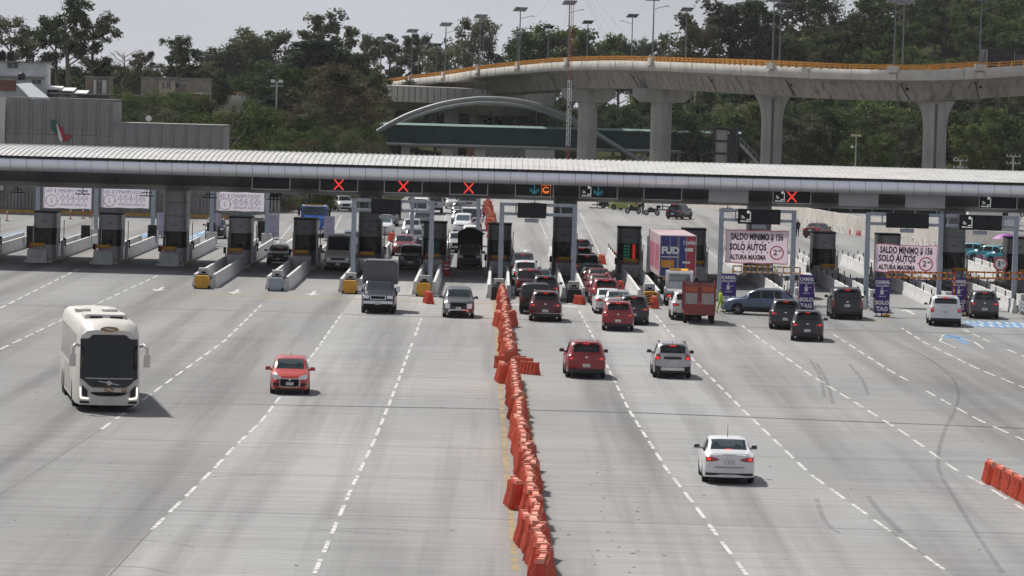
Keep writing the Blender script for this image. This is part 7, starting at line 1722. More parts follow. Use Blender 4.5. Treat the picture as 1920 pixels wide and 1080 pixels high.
for k in range(7):
    p = a+v*(1.93*k-0.2)+Vector((rb.gauss(0, 0.03), 0, 0)); put_barrier(p, math.atan2(-v.x, v.y)+rb.gauss(0, 0.03), 'orange barrier of the short row at the right edge, %s from its far end' % ORD[k], 'short row of orange barriers at the right edge', 0.8, M['orange_faded'] if k % 3 else M['orange'])
for px, py, rz, lab, m_ in ((803, 569, 0.2, 'red barrier standing against the yellow crash cushion', tones[6]), (1086, 571, 0.5, 'orange barrier beside the wrecked dark crash cushion', M['orange']), (1226, 578, 0.08, 'red barrier beside the black striped crash cushion', tones[6]), (1164, 542, 0.15, 'small red barrier beside the dark booth with lit panel', tones[6]),
                        (1128, 495, 0.15, 'orange barrier behind the lit booth, left of its white wall', M['orange']), (1153, 490, 0.2, 'orange barrier behind the lit booth, right of its white wall', M['orange']), (540, 392, 1.5, 'red barrier standing on the far plaza left of the red pickup', tones[6]), (575, 397, 0.4, 'red barrier in front of the red pickup', tones[6]), (268, 404, 1.4, 'red barrier by the left rear banners', tones[6]), (283, 404, 1.4, 'second red barrier by the left rear banners', M['orange']), (355, 402, 1.4, 'small red barrier right of the left column', tones[6]),
                        (734, 452, 0.2, 'orange barrier right of the column marked 024', M['orange'])):
    put_barrier(G(px, py), rz, lab, None, 0.6 if px in (1086, 1164) else 0.8, m_)
q = [G(914, 398), G(921, 425), G(928, 452)]
for k in range(16):
    p = G(913+k*0.9+rb.uniform(-2, 2), 388+k*4.2); put_barrier(p, rb.gauss(0, 0.3), 'orange barrier in the far row behind the dark booth', 'far row of orange barriers', 1.0, rb.choice(tones))
# red and white drums beside the black truck, cones, delineators
for k, (px, py) in enumerate(((838, 505), (836, 516), (834, 490))):
    p = G(px, py); t = thing('traffic_drum', 'red traffic drum with white band left of the black truck, %s of three' % ['middle', 'nearest', 'farthest'][k], 'drum', p); mb = MB(); mb.lathe([(0.30, 0), (0.30, 0.06), (0.25, 0.07), (0.25, 0.9), (0.20, 1.0), (0, 1.0)], 14); obj('drum', mb, M['red'], t); mb = MB(); mb.lathe([(0.253, 0.42), (0.253, 0.54)], 14); mb.lathe([(0.253, 0.68), (0.253, 0.78)], 14); obj('band', mb, M['white'], t)
def delineator(px, py, label):
    p = G(px, py); t = thing('delineator_post', label, 'bollard', p, 0, 'orange delineator posts'); mb = MB(); mb.tube([(0, 0, 0.04), (0, 0, 1.05)], [0.055, 0.045], 8); obj('post', mb, M['orange'], t); mb = MB(); mb.cbox(-0.2, 0.2, -0.2, 0.2, 0, 0.06, 0.02); obj('base', mb, M['black'], t); mb = MB(); mb.tube([(0, 0, 0.75), (0, 0, 0.9)], 0.058, 8); obj('band', mb, M['white'], t)
for k, (px, py) in enumerate(((13, 414), (132, 411), (156, 410), (170, 409))): delineator(px, py, 'orange delineator post along the yellow kerb, %s from the left' % ORD[k])

# ------------------------------------------------------------------ the coach
def coach():
    W, H_, L_ = 2.55, 3.56, 12.9; hw = W/2; t = thing('coach', 'white tour coach with a huge dark windscreen and brown oval emblem, changing lanes at left', 'coach', (0, 0, 0))
    body = mat('coach_white', (0.58, 0.56, 0.51), 0.42, 0.0, var=0.05, coat=0.15); skirt = body
    # loft along y (0 rear, L nose); sections rounded at the roof
    def sec(y):
        u = L_-y; v = y
        nose = min(1, max(0, 1-u/1.3)); k = 1-0.10*nose**2-0.05*max(0, 1-v/0.5)**2; top = H_-0.34*nose**2.2-0.10*max(0, 1-v/0.6)**2
        zb = 0.30
        for a in (2.1, 3.4, 9.6):
            d = abs(y-a)
            if d < 0.56: zb = max(zb, 0.50+math.sqrt(0.56**2-d*d))
        w = hw*k
        return [(w-0.02, zb), (w, zb+0.08), (w, 1.55 if zb < 1.4 else 1.6), (w-0.01, 2.1), (w-0.05, 3.0), (w-0.13, top-0.18), (w-0.30, top-0.04), (w-0.6, top), (0, top+0.03)]
    def face(z, x):        # nose surface y
        zz = (z-0.3)/(H_-0.7); return L_+0.30-0.62*max(0, zz-0.12)**1.5-0.32*(abs(x)/hw)**2.6-0.10*max(0, 0.16-zz)
    ys = sorted(set(list(np.linspace(0, L_, 44))+[L_-0.1, L_-0.25, L_-0.45]+[a+d for a in (2.1, 3.4, 9.6) for d in (-0.565, 0.565, 0.35, -0.35)]))
    rows = [[(p[0], y, p[1]) for p in sec(y)]+[(-p[0], y, p[1]) for p in reversed(sec(y)[:-1])] for y in ys]
    mb = MB()
    # bend the last stations to meet the nose surface
    def warp(x, y, z):
        f = max(0, 1-(L_-y)/1.3); return (x, y+(face(z, x)-L_)*f**1.5, z)
    rows = [[warp(*p) for p in r] for r in rows]; mb.grid(rows)
    s = sec(L_)
    g = [[((x*k/5), face(z, x*k/5), z) for k in range(-5, 6)] for x, z in s[:-1]]; g.append([(s[-2][0]*k/5, face(s[-2][1]+0.03, s[-2][0]*k/5), s[-2][1]+0.03*(1-abs(k)/5)) for k in range(-5, 6)]); mb.grid(g, 0, True)
    s = sec(0); mb.grid([[(x*k/4, 0, z) for k in range(-4, 5)] for x, z in s]); obj('body', mb, body, t, smooth=40)
    mb = MB(); mb.box(-hw+0.3, hw-0.3, 0.3, L_-0.3, 0.25, 1.0)
    for a in (2.1, 3.4, 9.6): mb.box(-hw+0.06, hw-0.06, a-0.5, a+0.5, 0.6, 1.06)
    obj('underbody', mb, M['black'], t)
    def npatch(name, xs, zt, zb_, m, off=0.012, nz=5, parent=None, edge=0.05):
        P = [[(x, face(zb_[i]+(zt[i]-zb_[i])*k/nz, x)+off, zb_[i]+(zt[i]-zb_[i])*k/nz) for i, x in enumerate(xs)] for k in range(nz+1)]; q = MB(); q.grid(P, 0, True)
        lo, hi = P[0], P[-1]
        for ring in (lo, hi): q.grid([ring, [(x, y-edge, z) for x, y, z in ring]], 0, ring is lo)
        return obj(name, q, m, parent or t, smooth=60)
    X = list(np.linspace(-1.13, 1.13, 21)); def_t = lambda x: 2.90+0.17*(1-sst(0.62, 0.85, abs(x))); def_b = lambda x: 0.98+0.34*sst(0.55, 1.13, abs(x))**1.6+0.02
    npatch('windscreen', X, [def_t(x)-0.02 for x in X], [def_b(x) for x in X], mat('coach_windscreen', (0.010, 0.013, 0.014), 0.05, var=0.3, scale=0.8, spec=0.5), 0.014, 10)
    npatch('wiper', list(np.linspace(-0.92, 0.92, 15)), [1.365]*15, [1.33]*15, M['silver'], 0.03, 1)
    mb = MB(); c = face(1.18, 0)+0.03; mb.bar((-0.40, c-0.02, 1.10), (0.42, c-0.02, 1.25), 0.02, 0.025); mb.disc((0, c+0.01, 1.175), 0.09, 16, 'y', 0, 0.055); mb.bar((-0.06, c, 1.12), (0.06, c, 1.235), 0.02, 0.03); obj('nose_emblem', mb, M['chrome'], t)
    npatch('lower_grille', list(np.linspace(-0.72, 0.72, 11)), [0.82-0.02*abs(x) for x in np.linspace(-0.72, 0.72, 11)], [0.66+0.12*abs(x/0.72)**4 for x in np.linspace(-0.72, 0.72, 11)], M['black'], 0.012)
    npatch('number_plate', [-0.17, 0, 0.17], [0.56]*3, [0.40]*3, M['plate'], 0.016)
    brown = mat('coach_badge_brown', (0.28, 0.165, 0.065), 0.4, var=0.1)
    def oval(cx, cz, rx, rz, off, m, nm):
        q = MB(); n = 22; v = [(cx+rx*math.cos(a), face(cz+rz*math.sin(a), cx+rx*math.cos(a))+off, cz+rz*math.sin(a)) for a in np.linspace(0, 2*math.pi, n+1)[:-1]]; q.add(v+[(cx, face(cz, cx)+off, cz)], [(i, n, (i+1) % n) for i in range(n)]); o = obj(nm, q, m, t, smooth=60)
        q = MB(); f = lambda x, z: (cx+x*rx, face(cz+z*rz, cx+x*rx)+off+0.01, cz+z*rz); q.add([f(-.7, -.35), f(0, .1), f(.1, .5), f(.25, .15), f(.65, .45), f(.35, -.05), f(.1, -.15), f(-.1, -.4)], [(7, 6, 1, 0), (6, 5, 3, 1), (1, 3, 2), (3, 5, 4)]); obj('white_bird', q, M['white'], o, smooth=0)
    oval(0, 3.27, 0.36, 0.10, 0.10, brown, 'oval_badge'); oval(0, 0.92, 0.19, 0.09, 0.02, brown, 'oval_badge')
    lettering(t, '918', 0.20, M['chrome'], 0.60, face(0.92, 0.6)+0.02, 0.92, mirror=False).rotation_euler = (0, 0, math.pi)
    q = MB(); q.disc((-0.60, face(0.92, 0.6)+0.02, 0.92), 0.10, 10, 'y', 0, 0.06); q.bar((-0.70, face(0.92, .6)+0.02, 0.86), (-0.50, face(0.92, .6)+0.02, 0.86), 0.02, 0.04); obj('crest', q, brown, t)
    for s_ in (-1, 1):
        xs = [s_*v for v in (0.84, 0.95, 1.06)]; xs = xs if s_ > 0 else xs[::-1]; zt = [0.86, 0.97, 1.08]; zb_ = [0.60, 0.62, 0.66]
        hl = npatch('headlight', xs, zt if s_ > 0 else zt[::-1], zb_ if s_ > 0 else zb_[::-1], M['dark'], 0.02)
        q = MB(); a = Vector((s_*0.80, face(0.6, 0.8)+0.03, 0.55)); b = Vector((s_*0.90, face(0.95, 0.9)+0.03, 0.96)); c = Vector((s_*1.10, face(0.6, 1.1)+0.04, 0.58)); q.bar(a, c, 0.02, 0.04); q.bar(c, Vector((s_*1.12, face(1.0, 1.1)+0.03, 1.0)), 0.04, 0.03, up=(0, 1, 0)); obj('daytime_light', q, M['lamp_lit'], hl)
        npatch('bumper_corner', [s_*v for v in ((0.78, 0.95, 1.12) if s_ > 0 else (1.12, 0.95, 0.78))], [0.46]*3, [0.36]*3, M['clad'], 0.02)
        for a in (2.1, 3.4, 9.6):
            n = wheel_node(0.50, 0.30, (s_*(hw-0.17), a, 0.50), s_); link_node(n, t, {}, None)
        q = MB(); q.tube([(s_*1.20, L_-0.15, 2.62), (s_*1.34, L_+0.10, 2.68), (s_*1.46, L_+0.30, 2.55), (s_*1.46, L_+0.32, 2.30)], [0.07, 0.065, 0.06, 0.06], 8); m_ = obj('mirror_arm', q, body, t, smooth=60); q = MB(); q.cbox(s_*1.46-0.13, s_*1.46+0.13, L_+0.22, L_+0.42, 1.82, 2.34, 0.05); obj('mirror_housing', q, body, m_)
        n = 6
        for k in range(n):
            y0 = 1.0+(L_-2.4)*k/n; y1 = 1.0+(L_-2.4)*(k+1)/n-0.05; q = MB(); x = s_*(hw+0.008); r2 = [(x, y0, 1.72), (x, y1, 1.72), (s_*(hw-0.036), y1, 2.98), (s_*(hw-0.036), y0, 2.98)]; q.quad(*(r2 if s_ > 0 else r2[::-1])); obj('side_window', q, mat('coach_side_glass', (0.085, 0.087, 0.088), 0.12, var=0.12, scale=0.7, coat=0.5), t)
        for k in range(5):
            y0 = 4.3+k*0.95; q = MB(); q.box(s_*(hw+0.004)-0.004, s_*(hw+0.004)+0.004, y0, y0+0.02, 0.45, 1.5); obj('locker_gap', q, M['dark'], t)
        q = MB(); q.box(s_*(hw+0.003)-0.004, s_*(hw+0.003)+0.004, 0.6, L_-1.2, 1.52, 1.545); obj('trim_line', q, M['silver'], t)
    for y, x in ((5.2, -0.45), (5.2, 0.65)): q = MB(); q.lathe([(0.34, 0), (0.33, 0.12), (0.2, 0.17), (0, 0.18)], 16, (x, y, H_+0.0)); obj('roof_vent', q, body, t, smooth=50)
    q = MB(); q.cbox(-0.35, 0.35, 6.8, 7.6, H_, H_+0.05, 0.02); obj('roof_hatch', q, M['dark'], t); q = MB(); q.cbox(-0.85, 0.85, 8.2, 10.4, H_-0.02, H_+0.16, 0.07); obj('air_unit', q, body, t)
    for s_ in (-1, 1): q = MB(); q.box(s_*0.4-0.25, s_*0.4+0.25, 10.48, 10.52, H_, H_+0.10); obj('vent_slot', q, M['dark'], t)
    # place: nose towards the camera
    a, b = G(200, 770), G(166, 741); rz = math.atan2((b.x-a.x), -(b.y-a.y))        # local +y points from rear to nose
    d = Vector((a.x-b.x, a.y-b.y, 0)).normalized(); d = Vector((math.sin(R(8.8)), -math.cos(R(8.8)), 0)); rz = math.atan2(-d.x, d.y)
    t.location = Vector((a.x, a.y, 0))-d*(L_-0.9); t.rotation_euler = (0, 0, rz); return t
coach()

# ------------------------------------------------------------------ cars on the plaza
PT = dict(white=paint('white', (0.70, 0.71, 0.72)), red=paint('red', (0.27, 0.009, 0.012)), hot=paint('bright_red', (0.44, 0.020, 0.011)), maroon=paint('maroon', (0.085, 0.010, 0.012)), black=paint('black', (0.006, 0.006, 0.007)), grey=paint('grey', (0.075, 0.078, 0.085), 0.4), dark=paint('charcoal', (0.020, 0.021, 0.024), 0.2),
          silver=paint('silver', (0.42, 0.42, 0.42), 0.55), pale=paint('pale_grey', (0.50, 0.50, 0.48), 0.2), blue=paint('slate_blue', (0.095, 0.13, 0.195), 0.4), navy=paint('navy', (0.011, 0.015, 0.034), 0.2), olive=paint('olive', (0.038, 0.040, 0.034), 0.2), truckblue=paint('truck_blue', (0.02, 0.10, 0.36)), teal=paint('taxi_teal', (0.03, 0.27, 0.34)), pink=paint('taxi_pink', (0.50, 0.10, 0.22)), lime=paint('lime', (0.30, 0.33, 0.08)), beige=paint('van_beige', (0.56, 0.55, 0.51)), green=paint('truck_green', (0.03, 0.15, 0.12)), wine=paint('wine', (0.16, 0.010, 0.014)))
PI = math.pi; LIT = {'headlight_lens': M['lamp_lit']}
place('hatch', 'hatchback', 543, 738, PI+R(2.2), 'bright red small hatchback driving toward the camera, open road around it', 'car', PT['hot'])
place('sedan', 'sedan', 1364, 904, -R(0.3), 'white sedan with brake lights on, nearest car to the camera', 'car', PT['white'], {'headlight_lens': M['lamp_clear']})
place('suv', 'suv', 1097, 708, R(1.6), 'red suv driving away on the open road left of the silver suv', 'suv', PT['red'], scale=1.0)
place('suv_split', 'suv', 1259, 708, R(0.2), 'silver suv with black roof bars driving away on the open road', 'suv', PT['silver'], scale=0.97)
place('suv_front', 'suv', 859, 595, PI+R(0.5), 'grey suv with headlights on coming toward the camera left of the barriers', 'suv', PT['grey'])
place('canvas_truck', 'canvas_truck', 709, 587, PI, 'dark pickup truck carrying a tall grey canvas box', 'truck', PT['navy'])
place('van', 'van', 634, 507, PI, 'beige white high roof van under the second red cross', 'van', PT['beige'])
place('sedan', 'sedan', 522, 496, PI, 'silver grey car in the lane between two grey booths', 'car', PT['grey'], {'vehicle_glass_sky': M['glass']})
place('big_suv', 'suv', 770, 505, PI, 'black suv leaving the lane left of the black tarpaulin truck', 'suv', PT['black'], {'headlight_lens': M['glass_pale'], 'bright_trim': M['dark']}, scale=0.94)
place('tarp_truck', 'tarp_truck', 880, 504, PI, 'black truck with a peaked black tarpaulin leaving its lane', 'truck', PT['black'], scale=0.96)
# queue behind, facing the camera
for tn, kd, px, py, lab, cat, pt, md in (
    ('suv', 'suv', 757, 480, 'dark red suv directly behind the black suv', 'suv', 'wine', {}), ('sedan', 'sedan', 776, 462, 'grey car third in the left queue', 'car', 'grey', {}), ('suv_front', 'suv', 771, 446, 'silver suv in the left queue before the white van', 'suv', 'silver', {}), ('pickup', 'pickup_truck', 790, 432, 'dark pickup in the left queue with a brown load', 'pickup', 'dark', {}), ('van', 'van', 785, 418, 'white van in the left queue behind the gantry', 'van', 'white', {}),
    ('sedan', 'sedan', 660, 492, 'blue grey car half hidden by the gantry post, beside the beige van', 'car', 'navy', {}), ('suv', 'suv', 659, 472, 'blue car behind the gantry post with the red light', 'car', 'blue', {}), ('minivan', 'minivan', 719, 440, 'white car right of the column marked 024', 'car', 'white', {}), ('sedan', 'sedan', 728, 424, 'black car right of the column marked 024', 'car', 'black', {}), ('suv', 'suv', 733, 412, 'dark car queuing far behind the column marked 024', 'car', 'dark', {}),
    ('minivan', 'minivan', 884, 462, 'white van queuing behind the black tarpaulin truck', 'van', 'white', {}), ('minivan', 'minivan', 867, 436, 'white car in the far middle queue, left of the grey stake truck', 'car', 'white', {}), ('sedan', 'sedan', 862, 420, 'silver car in the far middle queue', 'car', 'silver', {}), ('suv', 'suv', 857, 474, 'pale car left of the black tarpaulin truck, mostly hidden', 'car', 'silver', {}), ('sedan', 'sedan', 861, 404, 'grey car last but one in the far middle queue', 'car', 'grey', {}), ('minivan', 'minivan', 850, 392, 'white vehicle far back under the red cross', 'van', 'pale', {}), ('suv', 'suv', 846, 386, 'dark suv at the far end of the middle queue', 'suv', 'dark', {}),
    ('suv', 'suv', 647, 396, 'white suv crossing the far plaza under the leftmost red cross', 'suv', 'white', {}), ('suv', 'suv', 612, 385, 'dark suv beside the red pickup on the far plaza', 'suv', 'wine', {}), ('pickup', 'pickup_truck', 504, 386, 'silver pickup near the back of the rear banner', 'pickup', 'silver', {}), ('suv', 'suv', 404, 447, 'dark vehicle behind the left column at a sign', 'car', 'dark', {})):
    place(tn, kd, px, py, PI+(R(10) if px in (647,) else R(14) if px == 504 else 0)+rnd.gauss(0, 0.02), lab, cat, PT[pt], md)
place('pickup', 'pickup_truck', 588, 380, R(84), 'red pickup parked sideways on the far plaza', 'pickup', PT['wine'], near=2.6)
# going away
for tn, kd, px, py, dg, lab, cat, pt, sc in (
    ('suv_chrome', 'suv', 1022, 602, -1.0, 'maroon suv with bright chrome trim right of the barrier row', 'suv', 'maroon', 1.03), ('jeep', 'jeep', 1003, 589, 0.5, 'black off road jeep left of the maroon suv', 'jeep', 'black', 1.0), ('pickup', 'pickup_truck', 993, 556, 0.5, 'dark maroon pickup queuing ahead of the black jeep', 'pickup', 'maroon', 1.0), ('suv', 'suv', 1022, 566, 0, 'dark grey suv right of the dark maroon pickup', 'suv', 'dark', 0.98),
    ('pickup', 'pickup_truck', 985, 536, 1, 'white and red pickup ahead of the dark maroon pickup', 'pickup', 'white', 0.96), ('minivan', 'minivan', 979, 521, 1, 'white minivan at the booth left of the middle gantry board', 'van', 'pale', 1.0), ('sedan', 'sedan', 1013, 547, 0, 'blue grey car squeezed right of the pickup in the middle queue', 'car', 'blue', 1.0),
    ('suv', 'suv', 1158, 620, -1.2, 'dark red compact suv last in the right queue', 'suv', 'red', 0.97), ('suv', 'suv', 1187, 608, -1.5, 'dark suv right of the dark red compact suv', 'suv', 'dark', 0.98), ('sedan', 'sedan', 1140, 588, 1, 'white sedan in the right queue left of the pale silver one', 'car', 'white', 1.0), ('sedan', 'sedan', 1158, 592, -1, 'pale silver sedan between the white sedan and the dark suv', 'car', 'silver', 1.0), ('suv', 'suv', 1134, 573, 2, 'bright red suv in the right queue ahead of the white sedan', 'suv', 'red', 1.0),
    ('sedan', 'sedan', 1126, 557, 2, 'red sedan with pale rear window in the right queue', 'car', 'red', 1.0), ('sedan', 'sedan', 1122, 545, 2, 'dark red car ahead of the red sedan', 'car', 'wine', 1.0), ('sedan', 'sedan', 1113, 536, 2, 'dark grey sedan in the right queue ahead of the red cars', 'car', 'dark', 1.0), ('box_suv', 'suv', 1099, 523, 2, 'olive grey boxy suv in the right queue', 'suv', 'olive', 0.98), ('suv', 'suv', 1089, 505, 2, 'black suv at the booth with the lit panel', 'suv', 'navy', 1.0), ('suv', 'suv', 1088, 488, 2, 'dark suv just past the booth with the lit panel', 'suv', 'black', 1.0),
    ('suv', 'suv', 1472, 617, -3, 'dark grey suv behind the blue suv turning', 'suv', 'dark', 1.0), ('suv', 'suv', 1513, 639, -4, 'grey suv nearest the two purple signs in the middle right', 'suv', 'dark', 0.98), ('big_suv', 'suv', 1586, 598, -1, 'large black suv with tall red tail lamps', 'suv', 'black', 1.0), ('box_suv', 'suv', 1771, 611, -3, 'white boxy suv half covering the rightmost purple sign', 'suv', 'white', 1.0), ('suv', 'suv', 1844, 597, -3, 'brown grey suv under the striped bar at the right edge', 'suv', 'grey', 1.0), ('pickup', 'pickup_truck', 1502, 560, -2, 'white pickup in the lane behind the left big banner', 'pickup', 'white', 0.95),
    ('suv', 'suv', 1286, 600, 0, 'white suv mostly hidden left of the red stake truck', 'suv', 'white', 1.0), ('suv', 'suv', 1266, 411, -22, 'dark blue suv driving off on the far right plaza', 'suv', 'navy', 1.0), ('sedan', 'sedan', 1525, 446, -24, 'dark maroon car parked by the graffiti wall', 'car', 'maroon', 1.0)):
    place(tn, kd, px, py, R(dg), lab, cat, PT[pt], {'vehicle_glass_sky': M['glass']} if pt in ('dark', 'maroon') else {}, scale=sc)
# the blue suv turned across the lanes
place('suv', 'suv', 1424, 590, R(80), 'slate blue suv standing crosswise between the purple signs', 'suv', PT['blue'], near=2.2, scale=0.94)
# taxis
TX = dict(SED); TX['sides'] = [('pink_band', 1.3, 3.15, 0.6, 2.6, 'pinkband'), ('pink_band', 0.12, 0.56, 1.0, 2.6, 'pinkband'), ('pink_band', 3.95, 4.3, 1.0, 2.4, 'pinkband')]; M['pinkband'] = PT['pink']; TX['gaps'] = (); template('taxi', TX)
for px, py, dg, lab in ((1822, 487, 58, 'teal and pink taxi left of the purple umbrella'), (1860, 492, 54, 'teal and pink taxi below the purple umbrella'), (1893, 496, 50, 'teal and pink taxi right of the purple umbrella')):
    place('taxi', 'taxi', px, py, R(dg), lab, 'taxi', PT['teal'], near=2.2)
# far yellow vehicles and van on the elevated road, truck on the overpass
place('hatch', 'hatchback', 1172, 394, R(55), 'yellow green small car parked on the far right plaza', 'car', PT['lime'], near=2.0); place('hatch', 'hatchback', 1152, 391, R(55), 'dark small car beside the yellow green car', 'car', PT['dark'], near=2.0)
p = at(487, 176, 946); place('van', 'van', 0, 0, R(100), 'white minibus on the short elevated road among the left trees', 'van', PT['white'], near=2.9, pt=(p.x, 944, p.z-0.75))
s = s_at(1912); p, d, nn = fr(s); TPLX = dict(L=6.0, cab_h=2.5, axles=(1.0, 4.9), extra=[cargo_box(M['dark'], 1.1, 0.1, 4.1, 0.9, 3.0)], w=1.1); reg('lorry_dark', TPLX); place('lorry_dark', 'lorry', 0, 0, math.atan2(d.y, d.x)-PI/2, 'dark lorry on the overpass at the right edge', 'lorry', PT['dark'], near=3, pt=p+nn*6+Vector((0, 0, -0.85)))
# --- lorries
fud_blue = mat('trailer_blue', (0.030, 0.035, 0.19), 0.4, var=0.08); fud_red = mat('trailer_red', (0.38, 0.035, 0.055), 0.4, var=0.08)
def trailer():
    g = G(1269, 553); X, Y = g.x, g.y; t = thing('semi_trailer', 'lorry trailer with blue and red rear doors in the lane left of the big banner', 'trailer', (X, Y, 0), R(1.2)); w = 1.22; z0, z1, L_ = 1.20, 3.98, 13.4
    mb = MB(); mb.cbox(-w, w, 0, L_, z0, z1, 0.03); obj('box', mb, mat('trailer_side', (0.52, 0.40, 0.42), 0.4, var=0.25, scale=0.5), t)
    for nm, x0, x1, m in (('door', -w+0.05, -0.012, fud_blue), ('door', 0.012, w*0.42, fud_blue), ('door_panel', w*0.42+0.004, w-0.05, fud_red)):
        mb = MB(); mb.box(x0, x1, -0.045, -0.003, z0+0.06, z1-0.06); obj(nm, mb, m, t)
    mb = MB()
    for x in (-0.55, -0.05, 0.05, 0.55): mb.tube([(x, -0.07, z0+0.05), (x, -0.07, z1-0.1)], 0.018, 5)
    for z in (z0+0.5, z1-0.5):
        for x in (-w+0.03, w-0.03): mb.box(x-0.05, x+0.05, -0.07, -0.04, z-0.06, z+0.06)
    mb.box(-w, w, -0.06, -0.003, z1-0.055, z1); mb.box(-w, w, -0.06, -0.003, z0, z0+0.055); obj('door_gear', mb, M['silver'], t)
    lettering(t, 'FUD', 0.62, M['white'], -0.52, -0.10, z0+1.75, bold=0.035, sx=1.0); lettering(t, '12686', 0.34, M['white'], 0.72, -0.062, z0+2.30, bold=0.012)
    mb = MB(); mb.box(-1.12, -0.25, -0.06, -0.046, z0+0.62, z0+1.12); obj('orange_notice', mb, M['rail_o'], t)
    mb = MB(); mb.box(0.45, 1.0, -0.06, -0.046, z0+1.72, z0+1.95); mb.box(0.30, 0.82, -0.06, -0.046, z0+0.92, z0+1.05); mb.box(-1.1, 0.05, -0.06, -0.046, z0+1.30, z0+1.36); obj('white_notice', mb, M['white'], t)
    for k, (y0, y1, m) in enumerate(((1.2, 5.2, 'pinkband'), (6.2, 11.5, 'pinkband'))): mb = MB(); mb.box(-w-0.012, -w-0.002, y0, y1, z0+0.4, z1-0.7); obj('side_graphic', mb, mat('side_print', (0.42, 0.12, 0.17), 0.5, var=0.5, scale=1.2), t)
    mb = MB(); mb.box(-1.15, 1.15, 0.0, 0.15, 0.55, 0.72); mb.box(-0.5, 0.5, 0.3, L_-0.5, 0.85, 1.19)
    for x in (-0.95, 0.95): mb.box(x-0.06, x+0.06, 0.05, 0.15, 0.72, 1.2)
    obj('chassis', mb, M['dark'], t)
    mb = MB(); mb.box(-0.95, 0.95, -0.01, 0.02, 0.98, 1.14); obj('yellow_bar', mb, M['yellow'], t)
    for y in (1.0, 2.3):
        for s_ in (-1, 1): link_node(wheel_node(0.50, 0.5, (s_*0.93, y, 0.5), s_), t, {}, None)
    mb = MB(); mb.box(-1.2, 1.2, L_+0.4, L_+2.4, 0.9, 3.4); mb.box(-1.15, 1.15, L_+2.4, L_+3.6, 0.7, 1.9); obj('tractor_cab', mb, PT['white'], t)
    for s_ in (-1, 1):
        for y in (L_-0.3, L_+2.8): link_node(wheel_node(0.50, 0.35, (s_*0.98, y, 0.5), s_), t, {}, None)
trailer()
def rear_cab(add, L_, w=0.95):
    pass
def tow():
    g = G(1274, 574); t = thing('tow_truck', 'white flatbed tow truck with amber light bar behind the blue lorry trailer', 'tow truck', (g.x, g.y-0.8, 0), -R(1.2)); w = 0.98
    mb = MB(); mb.prism([(3.4, 0.6), (5.5, 0.6), (5.5, 1.2), (5.2, 1.35), (4.9, 1.95), (4.6, 2.12), (3.5, 2.12), (3.4, 2.0)], 'x', -w*0.88, w*0.88); obj('cab', mb, PT['white'], t)
    mb = MB(); mb.quad((-0.70, 3.39, 1.35), (0.70, 3.39, 1.35), (0.66, 3.39, 1.92), (-0.66, 3.39, 1.92)); obj('rear_window', mb, M['glass_pale'], t)
    mb = MB(); mb.cbox(-0.62, 0.62, 3.75, 4.0, 2.13, 2.26, 0.03); lb = obj('light_bar', mb, M['yellow'], t); mb = MB(); mb.box(0.1, 0.5, 3.73, 3.76, 2.15, 2.24); obj('amber_light', mb, M['lamp_amber'], lb)
    mb = MB(); mb.box(-w, w, 0.0, 3.25, 0.88, 1.0); mb.box(-w, -w+0.1, 0, 3.25, 1.0, 1.12); mb.box(w-0.1, w, 0, 3.25, 1.0, 1.12); mb.box(-w+0.1, w-0.1, 3.1, 3.25, 1.0, 1.45); obj('flatbed', mb, M['silver'], t)
    mb = MB(); mb.box(-0.45, 0.45, 0.2, 5.0, 0.55, 0.86); mb.box(-w*0.9, w*0.9, -0.08, 0.02, 0.58, 0.75); obj('chassis', mb, M['dark'], t)
    for s_ in (-1, 1):
        mb = MB(); mb.box(s_*0.7-0.12, s_*0.7+0.12, -0.10, -0.07, 0.62, 0.72); obj('taillight', mb, M['lamp_on'], t)
        mb = MB(); mb.cbox(s_*1.12-0.09, s_*1.12+0.09, 4.8, 4.9, 1.35, 1.65, 0.02); obj('mirror', mb, M['black'], t)
        for y in (0.9, 4.6): link_node(wheel_node(0.38, 0.26, (s_*(w-0.15), y, 0.38), s_), t, {}, None)
tow()
